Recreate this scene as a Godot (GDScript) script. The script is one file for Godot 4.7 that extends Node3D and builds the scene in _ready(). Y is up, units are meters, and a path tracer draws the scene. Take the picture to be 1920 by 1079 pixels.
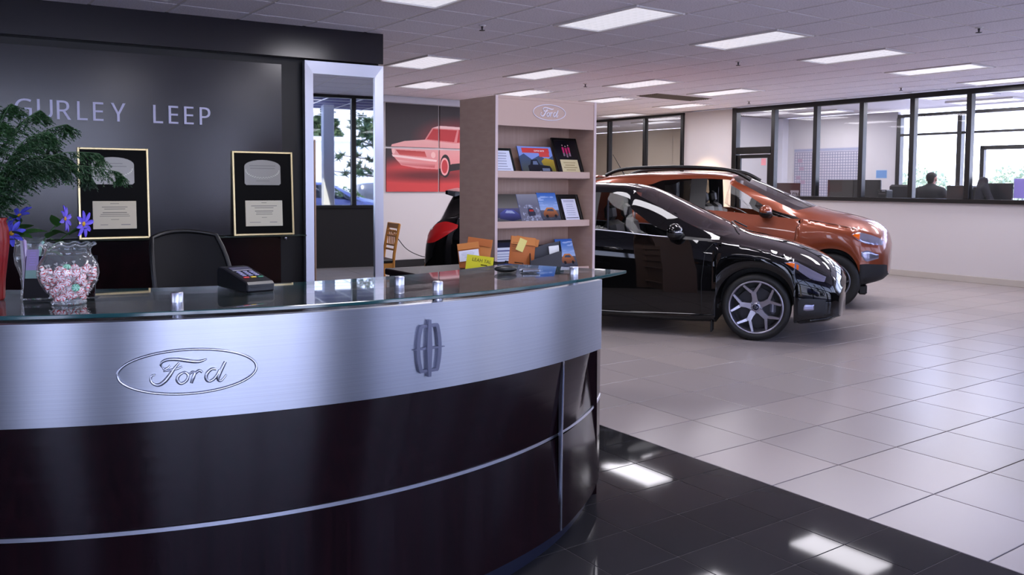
extends Node3D

const CH := 2.994                      # ceiling height
const DC := Vector2(-4.9, -1.3)        # centre of the round desk in plan (x, z)
const DWE := Vector3(-7.962, 0, -4.006) # right end of the dark feature wall
const DWA := 84.92                      # its facing, degrees

var M := {}
var taken := {}
var rng := RandomNumberGenerator.new()

class MB:
	var st := SurfaceTool.new()
	var n := 0
	func _init() -> void:
		st.begin(Mesh.PRIMITIVE_TRIANGLES)
	func v(p: Vector3, uv: Vector2, sm: int) -> void:
		st.set_smooth_group(sm)
		st.set_uv(uv)
		st.add_vertex(p)
		n += 1
	func tri(a: Vector3, b: Vector3, c: Vector3, sm := -1, ua := Vector2.ZERO, ub := Vector2.ZERO, uc := Vector2.ZERO) -> void:
		v(a, ua, sm); v(c, uc, sm); v(b, ub, sm)
	func quad(a: Vector3, b: Vector3, c: Vector3, d: Vector3, sm := -1, ua := Vector2(0, 1), ub := Vector2(1, 1), uc := Vector2(1, 0), ud := Vector2(0, 0)) -> void:
		tri(a, b, c, sm, ua, ub, uc)
		tri(a, c, d, sm, ua, uc, ud)
	func trio(a: Vector3, b: Vector3, c: Vector3, out: Vector3, sm := -1) -> void:
		if (b - a).cross(c - a).dot(out) < 0.0: tri(a, c, b, sm)
		else: tri(a, b, c, sm)
	func quado(a: Vector3, b: Vector3, c: Vector3, d: Vector3, out: Vector3, sm := -1) -> void:
		if (b - a).cross(c - a).dot(out) + (c - a).cross(d - a).dot(out) < 0.0: quad(a, d, c, b, sm)
		else: quad(a, b, c, d, sm)
	func box(c: Vector3, s: Vector3, b := 0.0, bs := Basis()) -> MB:
		var h := s * 0.5
		var sg := [-1.0, 1.0]
		if b <= 0.0:
			for ax in 3:
				for q: float in sg:
					var o := Vector3.ZERO; o[ax] = q
					var j := (ax + 1) % 3
					var k := (ax + 2) % 3
					var p := []
					for jk in [[-1, -1], [1, -1], [1, 1], [-1, 1]]:
						var w := Vector3.ZERO; w[ax] = q * h[ax]; w[j] = jk[0] * h[j]; w[k] = jk[1] * h[k]
						p.append(c + bs * w)
					if q > 0: quad(p[0], p[1], p[2], p[3])
					else: quad(p[1], p[0], p[3], p[2])
			return self
		for ax in 3:
			var j := (ax + 1) % 3
			var k := (ax + 2) % 3
			for q: float in sg:
				var p := []
				for jk in [[-1, -1], [1, -1], [1, 1], [-1, 1]]:
					var w := Vector3.ZERO; w[ax] = q * h[ax]; w[j] = jk[0] * (h[j] - b); w[k] = jk[1] * (h[k] - b)
					p.append(c + bs * w)
				if q > 0: quad(p[0], p[1], p[2], p[3])
				else: quad(p[1], p[0], p[3], p[2])
			for sj: float in sg:
				for sk: float in sg:
					var e := []
					for f in [[-1, 0], [1, 0], [1, 1], [-1, 1]]:
						var w := Vector3.ZERO
						w[ax] = f[0] * (h[ax] - b)
						w[j] = sj * (h[j] - (b if f[1] == 1 else 0.0))
						w[k] = sk * (h[k] - (0.0 if f[1] == 1 else b))
						e.append(c + bs * w)
					var o := Vector3.ZERO; o[j] = sj; o[k] = sk
					quado(e[0], e[1], e[2], e[3], bs * o)
		for sx: float in sg:
			for sy: float in sg:
				for sz: float in sg:
					var s3 := Vector3(sx, sy, sz)
					trio(c + bs * (s3 * Vector3(h.x, h.y - b, h.z - b)), c + bs * (s3 * Vector3(h.x - b, h.y, h.z - b)), c + bs * (s3 * Vector3(h.x - b, h.y - b, h.z)), bs * s3)
		return self
	func tube(pts: Array, r, sides := 8, closed := false, caps := true, squash := Vector3.ONE) -> MB:
		var n_ := pts.size()
		var rings := []
		var up := Vector3.UP
		for i in n_:
			var p: Vector3 = pts[i]
			var a: Vector3 = pts[(i - 1 + n_) % n_] if (closed or i > 0) else p
			var b: Vector3 = pts[(i + 1) % n_] if (closed or i < n_ - 1) else p
			var t := (b - a).normalized()
			if t.length() < 0.5: t = Vector3.UP
			if i == 0:
				up = Vector3.UP if absf(t.y) < 0.9 else Vector3.RIGHT
			var sd := t.cross(up).normalized()
			if sd.length() < 0.5: sd = t.cross(Vector3.RIGHT).normalized()
			up = sd.cross(t).normalized()
			var rr: float = r[i] if r is Array else r
			var ring := []
			for k in sides:
				var an := TAU * k / sides
				ring.append(p + (sd * cos(an) + up * sin(an)) * rr * squash)
			rings.append(ring)
		var m := n_ if closed else n_ - 1
		for i in m:
			var A: Array = rings[i]
			var B: Array = rings[(i + 1) % n_]
			for k in sides:
				var k2 := (k + 1) % sides
				quad(A[k2], A[k], B[k], B[k2], 1)
		if caps and not closed:
			for k in sides:
				var k2 := (k + 1) % sides
				trio(pts[0], rings[0][k], rings[0][k2], pts[0] - pts[1], 2)
				trio(pts[n_ - 1], rings[n_ - 1][k], rings[n_ - 1][k2], pts[n_ - 1] - pts[n_ - 2], 3)
		return self
	# profile: Vector2(radius, y) from bottom to top, turned round y
	func lathe(prof: Array, sides := 24, xf := Transform3D(), sm := 1) -> MB:
		for i in prof.size() - 1:
			var a: Vector2 = prof[i]
			var b: Vector2 = prof[i + 1]
			for k in sides:
				var t0 := TAU * k / sides
				var t1 := TAU * (k + 1) / sides
				var a0 := xf * Vector3(a.x * cos(t0), a.y, -a.x * sin(t0))
				var a1 := xf * Vector3(a.x * cos(t1), a.y, -a.x * sin(t1))
				var b0 := xf * Vector3(b.x * cos(t0), b.y, -b.x * sin(t0))
				var b1 := xf * Vector3(b.x * cos(t1), b.y, -b.x * sin(t1))
				var u0 := Vector2(float(k) / sides, float(i) / prof.size())
				if a.x < 1e-6: tri(a0, b1, b0, sm, u0, u0, u0)
				elif b.x < 1e-6: tri(a0, a1, b0, sm, u0, u0, u0)
				else: quad(a0, a1, b1, b0, sm, u0, u0, u0, u0)
		return self
	# flat polygon in x/y, given thickness from z0 to z1
	func extrude(poly: PackedVector2Array, z0: float, z1: float, xf := Transform3D(), bev := 0.0) -> MB:
		var pl := poly
		if Geometry2D.is_polygon_clockwise(pl):
			pl = pl.duplicate(); pl.reverse()
		var inner := pl
		if bev > 0.0:
			var off := Geometry2D.offset_polygon(pl, -bev)
			if off.size() == 1 and off[0].size() == pl.size():
				inner = off[0]
				if Geometry2D.is_polygon_clockwise(inner): inner.reverse()
				# line the two rings up
				var best := 0
				for i in inner.size():
					if inner[i].distance_to(pl[0]) < inner[best].distance_to(pl[0]): best = i
				var turned := PackedVector2Array()
				for i in inner.size(): turned.append(inner[(i + best) % inner.size()])
				inner = turned
		var ix := Geometry2D.triangulate_polygon(inner)
		var lo := Vector2(1e9, 1e9)
		var hi := -lo
		for p in pl:
			lo = lo.min(p); hi = hi.max(p)
		var sp := hi - lo
		for i in range(0, ix.size(), 3):
			var p := [inner[ix[i]], inner[ix[i + 1]], inner[ix[i + 2]]]
			if (p[1] - p[0]).cross(p[2] - p[0]) < 0.0: p = [p[0], p[2], p[1]]
			var u := []
			for q: Vector2 in p: u.append(Vector2((q.x - lo.x) / sp.x, 1.0 - (q.y - lo.y) / sp.y))
			tri(xf * Vector3(p[0].x, p[0].y, z1), xf * Vector3(p[1].x, p[1].y, z1), xf * Vector3(p[2].x, p[2].y, z1), -1, u[0], u[1], u[2])
			tri(xf * Vector3(p[0].x, p[0].y, z0), xf * Vector3(p[2].x, p[2].y, z0), xf * Vector3(p[1].x, p[1].y, z0), -1, u[0], u[2], u[1])
		var m := pl.size()
		var b: float = bev if inner != pl else 0.0
		for i in m:
			var j := (i + 1) % m
			quad(xf * Vector3(pl[i].x, pl[i].y, z0 + b), xf * Vector3(pl[j].x, pl[j].y, z0 + b), xf * Vector3(pl[j].x, pl[j].y, z1 - b), xf * Vector3(pl[i].x, pl[i].y, z1 - b))
			if b > 0.0:
				quad(xf * Vector3(pl[i].x, pl[i].y, z1 - b), xf * Vector3(pl[j].x, pl[j].y, z1 - b), xf * Vector3(inner[j].x, inner[j].y, z1), xf * Vector3(inner[i].x, inner[i].y, z1))
				quad(xf * Vector3(inner[i].x, inner[i].y, z0), xf * Vector3(inner[j].x, inner[j].y, z0), xf * Vector3(pl[j].x, pl[j].y, z0 + b), xf * Vector3(pl[i].x, pl[i].y, z0 + b))
		return self
	# rows[i][j]: outside is on the side from which i runs right and j runs up
	func grid(rows: Array, sm := 1, uv0 := Vector2.ZERO, uv1 := Vector2.ONE) -> MB:
		var ni := rows.size() - 1
		var nj: int = rows[0].size() - 1
		for i in ni:
			for j in nj:
				var ua := uv0 + (uv1 - uv0) * Vector2(float(i) / ni, float(j) / nj)
				var uc := uv0 + (uv1 - uv0) * Vector2(float(i + 1) / ni, float(j + 1) / nj)
				quad(rows[i][j], rows[i + 1][j], rows[i + 1][j + 1], rows[i][j + 1], sm, ua, Vector2(uc.x, ua.y), uc, Vector2(ua.x, uc.y))
		return self
	func ball(c: Vector3, r: Vector3, seg := 12, bs := Basis()) -> MB:
		var prof := []
		for i in seg / 2 + 1:
			var a := -PI / 2 + PI * i / (seg / 2)
			prof.append(Vector2(maxf(cos(a), 0.0) if i > 0 and i < seg / 2 else 0.0, sin(a)))
		return lathe(prof, seg, Transform3D(bs * Basis.from_scale(r), c))
	func mesh() -> ArrayMesh:
		st.generate_normals()
		st.index()
		return st.commit()

# ---------- scene helpers ----------
func numbered(called: String) -> String:
	if not taken.has(called):
		taken[called] = 0
		return called
	taken[called] += 1
	return "%s_%03d" % [called, taken[called]]

func tag(o: Node, label: String, category := "", group := "") -> Node:
	if label: o.set_meta("label", label)
	if category: o.set_meta("category", category)
	if group: o.set_meta("group", group)
	return o

func thing(called: String, label: String, category: String, at := Transform3D(), group := "") -> Node3D:
	var o := Node3D.new()
	o.name = numbered(called)
	add_child(o, true)
	o.transform = at
	tag(o, label, category, group)
	return o

func obj(called: String, shape, material: Material, parent: Node = self, at := Transform3D()) -> MeshInstance3D:
	var o := MeshInstance3D.new()
	var me: Mesh = shape.mesh() if shape is MB else shape
	o.mesh = me
	o.material_override = material
	o.name = numbered(called) if parent == self else called
	o.transform = at
	parent.add_child(o, true)
	return o

func struct(called: String, shape, material: Material, parent: Node = self, at := Transform3D()) -> MeshInstance3D:
	var o := obj(called, shape, material, parent, at)
	o.set_meta("kind", "structure")
	return o

func xf(p: Vector3, ry := 0.0, rx := 0.0, rz := 0.0) -> Transform3D:
	return Transform3D(Basis.from_euler(Vector3(deg_to_rad(rx), deg_to_rad(ry), deg_to_rad(rz))), p)

func dup(src: Node3D, at: Transform3D, label := "", group := "") -> Node3D:
	var c: Node3D = src.duplicate()
	var base := String(src.name)
	var re := RegEx.create_from_string("_[0-9]{3}$")
	c.name = numbered(re.sub(base, ""))
	add_child(c, true)
	c.transform = at
	if label: c.set_meta("label", label)
	if group: c.set_meta("group", group)
	return c

func mat(col: Color, rough := 0.6, metal := 0.0, spec := 0.5) -> StandardMaterial3D:
	var m := StandardMaterial3D.new()
	m.albedo_color = col
	m.roughness = rough
	m.metallic = metal
	m.metallic_specular = spec
	return m

func pane(col: Color, alpha := 0.06) -> StandardMaterial3D:
	var m := mat(Color(col.r, col.g, col.b, alpha), 0.02)
	m.transparency = BaseMaterial3D.TRANSPARENCY_ALPHA
	return m

func text_mesh(s: String, cap: float, depth: float, font := "Droid Sans", bold := false) -> TextMesh:
	var f := SystemFont.new()
	f.font_names = PackedStringArray([font])
	if bold: f.font_weight = 700
	var t := TextMesh.new()
	t.text = s
	t.font = f
	t.font_size = 64
	t.pixel_size = cap / (64.0 * 0.714)
	t.depth = depth
	t.curve_step = 1.0
	return t

# monotone cubic through keyed points
func curve(keys: Array, x: float) -> float:
	var n := keys.size()
	if x <= keys[0].x: return keys[0].y
	if x >= keys[n - 1].x: return keys[n - 1].y
	var i := 0
	while keys[i + 1].x < x: i += 1
	var h: float = keys[i + 1].x - keys[i].x
	var d: float = (keys[i + 1].y - keys[i].y) / h
	var m0 := d
	var m1 := d
	if i > 0:
		var dp: float = (keys[i].y - keys[i - 1].y) / (keys[i].x - keys[i - 1].x)
		m0 = 0.0 if dp * d <= 0.0 else 2.0 * dp * d / (dp + d)
	if i < n - 2:
		var dn: float = (keys[i + 2].y - keys[i + 1].y) / (keys[i + 2].x - keys[i + 1].x)
		m1 = 0.0 if dn * d <= 0.0 else 2.0 * dn * d / (dn + d)
	var t: float = (x - keys[i].x) / h
	return (2 * t * t * t - 3 * t * t + 1) * keys[i].y + (t * t * t - 2 * t * t + t) * h * m0 + (-2 * t * t * t + 3 * t * t) * keys[i + 1].y + (t * t * t - t * t) * h * m1

func ks(flat: Array) -> Array:
	var o := []
	for i in range(0, flat.size(), 2): o.append(Vector2(flat[i], flat[i + 1]))
	return o

func pv(flat: Array) -> PackedVector2Array:
	return PackedVector2Array(ks(flat))

func smooth_path(pts: Array, per := 6) -> Array:
	var out := []
	var n := pts.size()
	for i in n - 1:
		var p0: Vector3 = pts[maxi(i - 1, 0)]
		var p1: Vector3 = pts[i]
		var p2: Vector3 = pts[i + 1]
		var p3: Vector3 = pts[mini(i + 2, n - 1)]
		for k in per:
			out.append(p1.cubic_interpolate(p2, p0, p3, float(k) / per))
	out.append(pts[n - 1])
	return out

# ---------- small picture painter for printed matter and grain ----------
func picture(w: int, h: int, c: Color) -> Image:
	var im := Image.create_empty(w, h, false, Image.FORMAT_RGB8)
	im.fill(c)
	return im

func blob(im: Image, pts: Array, c: Color, c2 = null) -> void:   # polygon in 0..1 of the picture; c2: colour at its bottom
	var w := im.get_width()
	var h := im.get_height()
	var y0 := 1e9
	var y1 := -1e9
	for p: Vector2 in pts:
		y0 = minf(y0, p.y); y1 = maxf(y1, p.y)
	for y in range(maxi(0, int(y0 * h)), mini(h, int(y1 * h) + 1)):
		var fy := (y + 0.5) / h
		var xs := []
		for i in pts.size():
			var a: Vector2 = pts[i]
			var b: Vector2 = pts[(i + 1) % pts.size()]
			if (a.y <= fy) != (b.y <= fy): xs.append(a.x + (fy - a.y) / (b.y - a.y) * (b.x - a.x))
		xs.sort()
		var col: Color = c if c2 == null else c.lerp(c2, clampf((fy - y0) / maxf(y1 - y0, 1e-6), 0, 1))
		for k in range(0, xs.size() - 1, 2):
			var xa := clampi(roundi(xs[k] * w), 0, w)
			var xb := clampi(roundi(xs[k + 1] * w), 0, w)
			if xb > xa: im.fill_rect(Rect2i(xa, y, xb - xa, 1), col)

func disc(im: Image, cx: float, cy: float, rx: float, ry: float, c: Color, c2 = null) -> void:
	var p := []
	for i in 28: p.append(Vector2(cx + rx * cos(TAU * i / 28), cy + ry * sin(TAU * i / 28)))
	blob(im, p, c, c2)

func rect(im: Image, x: float, y: float, w: float, h: float, c: Color, c2 = null) -> void:
	blob(im, [Vector2(x, y), Vector2(x + w, y), Vector2(x + w, y + h), Vector2(x, y + h)], c, c2)

func lines(im: Image, x: float, y: float, w: float, h: float, k: int, c: Color) -> void:
	for i in k:
		var s := rng.randf_range(0.5, 1.0)
		rect(im, x + w * (1 - s) / 2, y + h * i / k, w * s, h / k * 0.34, c)

func tex(im: Image, mip := true) -> ImageTexture:
	return ImageTexture.create_from_image(im)

func printed(im: Image, rough := 0.35) -> StandardMaterial3D:
	var m := mat(Color.WHITE, rough)
	m.albedo_texture = tex(im)
	return m

func grain(w: int, h: int, a: Color, b: Color, streak: float, seed_: int) -> Image:   # vertical wood grain
	var im := picture(w, h, a)
	var nz := FastNoiseLite.new()
	nz.seed = seed_
	nz.frequency = 1.0
	nz.fractal_octaves = 3
	for x in w:
		for y in h:
			var fx := float(x) / w * 40.0
			var fy := float(y) / h * streak
			var t := 0.5 + 0.5 * nz.get_noise_2d(fx, fy) + 0.22 * nz.get_noise_2d(fx * 4.1 + 50.0, fy * 0.6)
			im.set_pixel(x, y, a.lerp(b, clampf(t, 0, 1)))
	return im

var cam: Camera3D

func _ready() -> void:
	rng.seed = 7
	# --- camera: lens shifted down, as in a crop of a larger frame ---
	cam = Camera3D.new()
	cam.name = "camera"
	var yaw := -0.9538
	var pit := 0.0584
	var rol := 0.0067
	var fw := Vector3(sin(yaw) * cos(pit), -sin(pit), -cos(yaw) * cos(pit))
	var r0 := Vector3(cos(yaw), 0, sin(yaw))
	var u0 := r0.cross(fw)
	cam.transform = Transform3D(Basis(r0 * cos(rol) + u0 * sin(rol), u0 * cos(rol) - r0 * sin(rol), -fw), Vector3(0, 1.48, 0))
	cam.projection = Camera3D.PROJECTION_FRUSTUM
	cam.near = 0.05
	cam.far = 400.0
	cam.size = 0.05 * 1079.0 / 1602.8
	cam.frustum_offset = Vector2(0, -0.05 * 101.0 / 1602.8)
	add_child(cam)
	cam.current = true
	# --- sky, exposure ---
	var we := WorldEnvironment.new()
	we.name = "environment"
	var env := Environment.new()
	env.background_mode = Environment.BG_SKY
	var sm := ProceduralSkyMaterial.new()
	sm.sky_top_color = Color(0.60, 0.69, 0.97)
	sm.sky_horizon_color = Color(0.87, 0.90, 1.0)
	sm.sky_curve = 0.25
	sm.ground_bottom_color = Color(0.5, 0.5, 0.52)
	sm.ground_horizon_color = Color(0.75, 0.78, 0.9)
	sm.sky_energy_multiplier = SKY_E
	sm.ground_energy_multiplier = 0.8 * SKY_E
	var sky := Sky.new()
	sky.sky_material = sm
	env.sky = sky
	env.tonemap_mode = Environment.TONE_MAPPER_LINEAR
	env.tonemap_exposure = EXPO
	env.sdfgi_enabled = true
	env.ssao_enabled = true
	env.ssil_enabled = true
	we.environment = env
	add_child(we)
	var sun := DirectionalLight3D.new()
	sun.name = "sun"
	sun.light_color = Color(1.0, 0.96, 0.90)
	sun.light_energy = SUN_E
	sun.light_angular_distance = 0.5
	sun.shadow_enabled = true
	sun.look_at_from_position(Vector3.ZERO, Vector3(0.36, -0.90, -0.22), Vector3.UP)
	add_child(sun)
	make_materials()
	room()
	facade()
	offices()
	ceiling_things()
	feature_wall()
	desk()
	desk_things()
	bookcase()
	cars()
	office_things()
	outside()

const SKY_E := 2.5
const SUN_E := 6.0
const EXPO := 1.12
const LAMP_E := 2.6        # what each ceiling fitting lets out
const LAMP_GLOW := 0.57

func in_frame(p: Vector3, margin := 1.05) -> bool:
	var q := cam.transform.affine_inverse() * p
	if q.z > -0.3: return false
	var x := 960.0 + 1602.8 * q.x / -q.z
	var y := 438.5 - 1602.8 * q.y / -q.z
	return absf(x - 960.0) < 960.0 * margin + 40 and absf(y - 539.5) < 539.5 * margin + 40

func make_materials() -> void:
	M.wall = mat(Color(0.80, 0.78, 0.785), 0.85)
	M.wall_cream = mat(Color(0.82, 0.77, 0.70), 0.85)
	M.ceil = mat(Color(0.84, 0.82, 0.83), 0.95)
	M.tbar = mat(Color(0.86, 0.845, 0.85), 0.6)
	M.black_frame = mat(Color(0.055, 0.05, 0.055), 0.35)
	M.black = mat(Color(0.03, 0.03, 0.035), 0.5)
	M.grout = mat(Color(0.42, 0.38, 0.37), 0.9)
	M.grout_dark = mat(Color(0.40, 0.38, 0.38), 0.8)
	M.white_tiles = []
	for c in [Color(0.63, 0.595, 0.585), Color(0.615, 0.58, 0.575), Color(0.645, 0.605, 0.595)]:
		var t := mat(c, 0.28, 0.0, 0.45)
		M.white_tiles.append(t)
	M.black_tiles = []
	for c in [Color(0.165, 0.163, 0.168), Color(0.185, 0.18, 0.184), Color(0.172, 0.168, 0.174)]:
		M.black_tiles.append(mat(c, 0.045, 0.0, 0.16))
	M.glass = pane(Color(0.92, 0.97, 0.97), 0.05)
	M.glass_clear = pane(Color(0.98, 1, 1), 0.02)
	M.glass_clear.metallic_specular = 0.4
	M.glass_dimming = pane(Color(0.05, 0.06, 0.07), 0.5)   # dark tint added to cut the daylight let in
	M.glass_dimming.metallic_specular = 0.4
	M.tint = pane(Color(0.05, 0.06, 0.06), 0.55)
	M.dark_tint = pane(Color(0.01, 0.012, 0.012), 0.9)
	# dark mahogany laminate
	var wd := mat(Color.WHITE, 0.15, 0.0, 0.42)
	wd.albedo_texture = tex(grain(256, 256, Color(0.06, 0.035, 0.05), Color(0.12, 0.055, 0.07), 5.0, 3))
	M.wood_dark = wd
	var wp := mat(Color.WHITE, 0.22, 0.0, 0.55)
	wp.albedo_texture = tex(grain(256, 256, Color(0.062, 0.052, 0.095), Color(0.085, 0.07, 0.11), 3.0, 9))
	M.wood_wall = wp
	# pale bookcase maple
	var wl := mat(Color.WHITE, 0.5)
	wl.albedo_texture = tex(grain(256, 256, Color(0.74, 0.62, 0.56), Color(0.69, 0.565, 0.50), 3.0, 21))
	M.wood_pale = wl
	M.wood_pale_h = mat(Color(0.75, 0.64, 0.59), 0.5)
	M.beech = mat(Color(0.80, 0.56, 0.27), 0.4)
	# brushed aluminium: fine horizontal lines
	var bi := picture(64, 512, Color(0.5, 0.5, 0.5))
	for y in 512:
		var g := rng.randf_range(0.85, 0.90)
		for x in 64: bi.set_pixel(x, y, Color(g, g, g) * (1.0 - 0.004 * ((x / 16) % 2)))
	var al := mat(Color(0.74, 0.755, 0.80), 0.32, 1.0)
	al.albedo_texture = tex(bi)
	al.anisotropy_enabled = true
	al.anisotropy = -0.75
	M.alu = al
	M.alu_plain = mat(Color(0.78, 0.79, 0.84), 0.34, 1.0)
	M.chrome = mat(Color(0.62, 0.63, 0.68), 0.22, 1.0)
	M.letter = mat(Color(0.74, 0.74, 0.84), 0.4, 0.2)
	M.mirror = mat(Color(0.86, 0.89, 0.90), 0.015, 1.0)
	M.gold = mat(Color(0.93, 0.86, 0.66), 0.3, 0.7)
	M.plaque_black = mat(Color(0.02, 0.02, 0.022), 0.45, 0.0, 0.2)
	M.rubber = mat(Color(0.035, 0.035, 0.038), 0.55)
	M.plastic_black = mat(Color(0.05, 0.05, 0.055), 0.4)
	M.paper = mat(Color(0.92, 0.92, 0.92), 0.7)
	M.white = mat(Color(0.88, 0.88, 0.88), 0.5)
	var lens := mat(Color(0.9, 0.9, 0.9), 0.4)
	lens.emission_enabled = true
	lens.emission = Color(0.95, 0.95, 1.0)
	lens.emission_energy_multiplier = LAMP_GLOW
	M.lens = lens
	var lens2 := mat(Color(0.9, 0.9, 0.9), 0.4)
	lens2.emission_enabled = true
	lens2.emission = Color(1.0, 1.0, 1.0)
	lens2.emission_energy_multiplier = LAMP_GLOW * 1.5
	M.lens_office = lens2

# ---------- the room ----------
func tile_mesh(w: float, d: float, h: float, b: float) -> ArrayMesh:
	var m := MB.new()
	var a := [Vector3(-w / 2, 0, d / 2), Vector3(w / 2, 0, d / 2), Vector3(w / 2, 0, -d / 2), Vector3(-w / 2, 0, -d / 2)]
	var inn := []
	var low := []
	for p: Vector3 in a:
		inn.append(Vector3(p.x - signf(p.x) * b, 0, p.z - signf(p.z) * b))
		low.append(Vector3(p.x, -h, p.z))
	m.quad(inn[0], inn[1], inn[2], inn[3])
	for i in 4:
		var j := (i + 1) % 4
		var ai := Vector3(a[i].x, -b * 0.5, a[i].z)
		var aj := Vector3(a[j].x, -b * 0.5, a[j].z)
		m.quad(ai, aj, inn[j], inn[i])
		m.quad(low[i], low[j], aj, ai)
	return m.mesh()

func add_to(m: MB, me: ArrayMesh, at: Transform3D) -> void:
	var arr := me.surface_get_arrays(0)
	var v: PackedVector3Array = arr[Mesh.ARRAY_VERTEX]
	var ix: PackedInt32Array = arr[Mesh.ARRAY_INDEX]
	for i in range(0, ix.size(), 3):
		m.tri(at * v[ix[i]], at * v[ix[i + 2]], at * v[ix[i + 1]])

func room() -> void:
	var fl := struct("floor", MB.new().box(Vector3(-8.5, -0.105, -6.0), Vector3(23.4, 0.2, 22.6)), M.grout)
	# pale tiles: 0.517 x 0.55 on the measured grid, beyond the border at z = -3.45
	var px := 0.5174
	var pz := 0.5505
	var tm := tile_mesh(px - 0.006, pz - 0.006, 0.004, 0.002)
	var spots := []
	for i in range(-31, 11):
		for j in 25:
			var c := Vector3(-3.148 + px * (i + 0.5), 0, -3.451 - pz * (j + 0.5))
			if c.x > 2.7 or (c.x > -1.7 and c.z < -4.4) or c.z < -16.4: continue
			spots.append(c)
	spots.sort_custom(func(a, b): return a.length() + (0.0 if in_frame(a) else 100.0) < b.length() + (0.0 if in_frame(b) else 100.0))
	var rest := MB.new()
	for k in spots.size():
		if k < 290:
			obj("pale_tile", tm, M.white_tiles[rng.randi() % 3], fl, Transform3D(Basis(), spots[k]))
		else:
			add_to(rest, tm, Transform3D(Basis(), spots[k]))
	obj("pale_tiles", rest, M.white_tiles[0], fl).set_meta("kind", "stuff")
	# black tiles round the desk
	var bx := 0.3105
	var bz := 0.326
	var bm := tile_mesh(bx - 0.004, bz - 0.004, 0.004, 0.0012)
	var restb := MB.new()
	spots = []
	for i in range(-18, 17):
		for j in range(0, 26):
			var c := Vector3(-2.325 + bx * (i + 0.5), 0, -3.4495 + bz * (j + 0.5))
			if c.x > 2.75: continue
			spots.append(c)
	for c: Vector3 in spots:
		var hid := Vector2(c.x, c.z).distance_to(DC) < 2.2
		if in_frame(c) and not hid and c.x > -4.2:
			obj("black_tile", bm, M.black_tiles[rng.randi() % 3], fl, Transform3D(Basis(), c))
		else:
			add_to(restb, bm, Transform3D(Basis(), c))
	obj("black_tiles", restb, M.black_tiles[0], fl).set_meta("kind", "stuff")
	obj("black_grout", MB.new().box(Vector3(-2.6, -0.0035, 0.79), Vector3(10.8, 0.003, 8.48)), M.grout_dark, fl)
	# ceiling: slab, grid and tiles
	var ce := struct("ceiling", MB.new().box(Vector3(-8.5, 3.12, 0.4), Vector3(23.4, 0.2, 9.8)).box(Vector3(-10.95, 3.12, -10.9), Vector3(18.5, 0.2, 12.8)), M.ceil)
	ceiling_tiles(ce)
	# right-hand wall with the office windows (z = -13.42)
	var wr := MB.new()
	wr.box(Vector3(-6.1, 0.62, -13.48), Vector3(8.6, 1.24, 0.12))
	wr.box(Vector3(-12.03, CH / 2, -13.48), Vector3(1.36, CH, 0.12))
	struct("wall_right", wr, M.wall)
	struct("baseboard_right", MB.new().box(Vector3(-6.1, 0.05, -13.41), Vector3(8.5, 0.1, 0.02), 0.004), mat(Color(0.72, 0.69, 0.66), 0.6))
	struct("baseboard_right_1", MB.new().box(Vector3(-12.03, 0.05, -13.41), Vector3(1.34, 0.1, 0.02), 0.004), mat(Color(0.72, 0.69, 0.66), 0.6))
	# wall with the poster (x = -13.35)
	struct("wall_back", MB.new().box(Vector3(-13.41, CH / 2, -2.3), Vector3(0.12, CH, 14.6)), M.wall)
	struct("baseboard_back", MB.new().box(Vector3(-13.34, 0.065, -2.3), Vector3(0.02, 0.13, 14.6), 0.004), M.black)
	struct("trim_1", MB.new().box(Vector3(-13.335, 2.93, -2.3), Vector3(0.03, 0.11, 14.6), 0.004), mat(Color(0.80, 0.80, 0.84), 0.6))
	struct("wall_recess", MB.new().box(Vector3(-16.6, CH / 2, -9.54), Vector3(6.4, CH, 0.12)), M.wall_cream)
	struct("wall_end", MB.new().box(Vector3(-19.7, CH / 2, -13.3), Vector3(0.12, CH, 7.6)), M.wall_cream)

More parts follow.
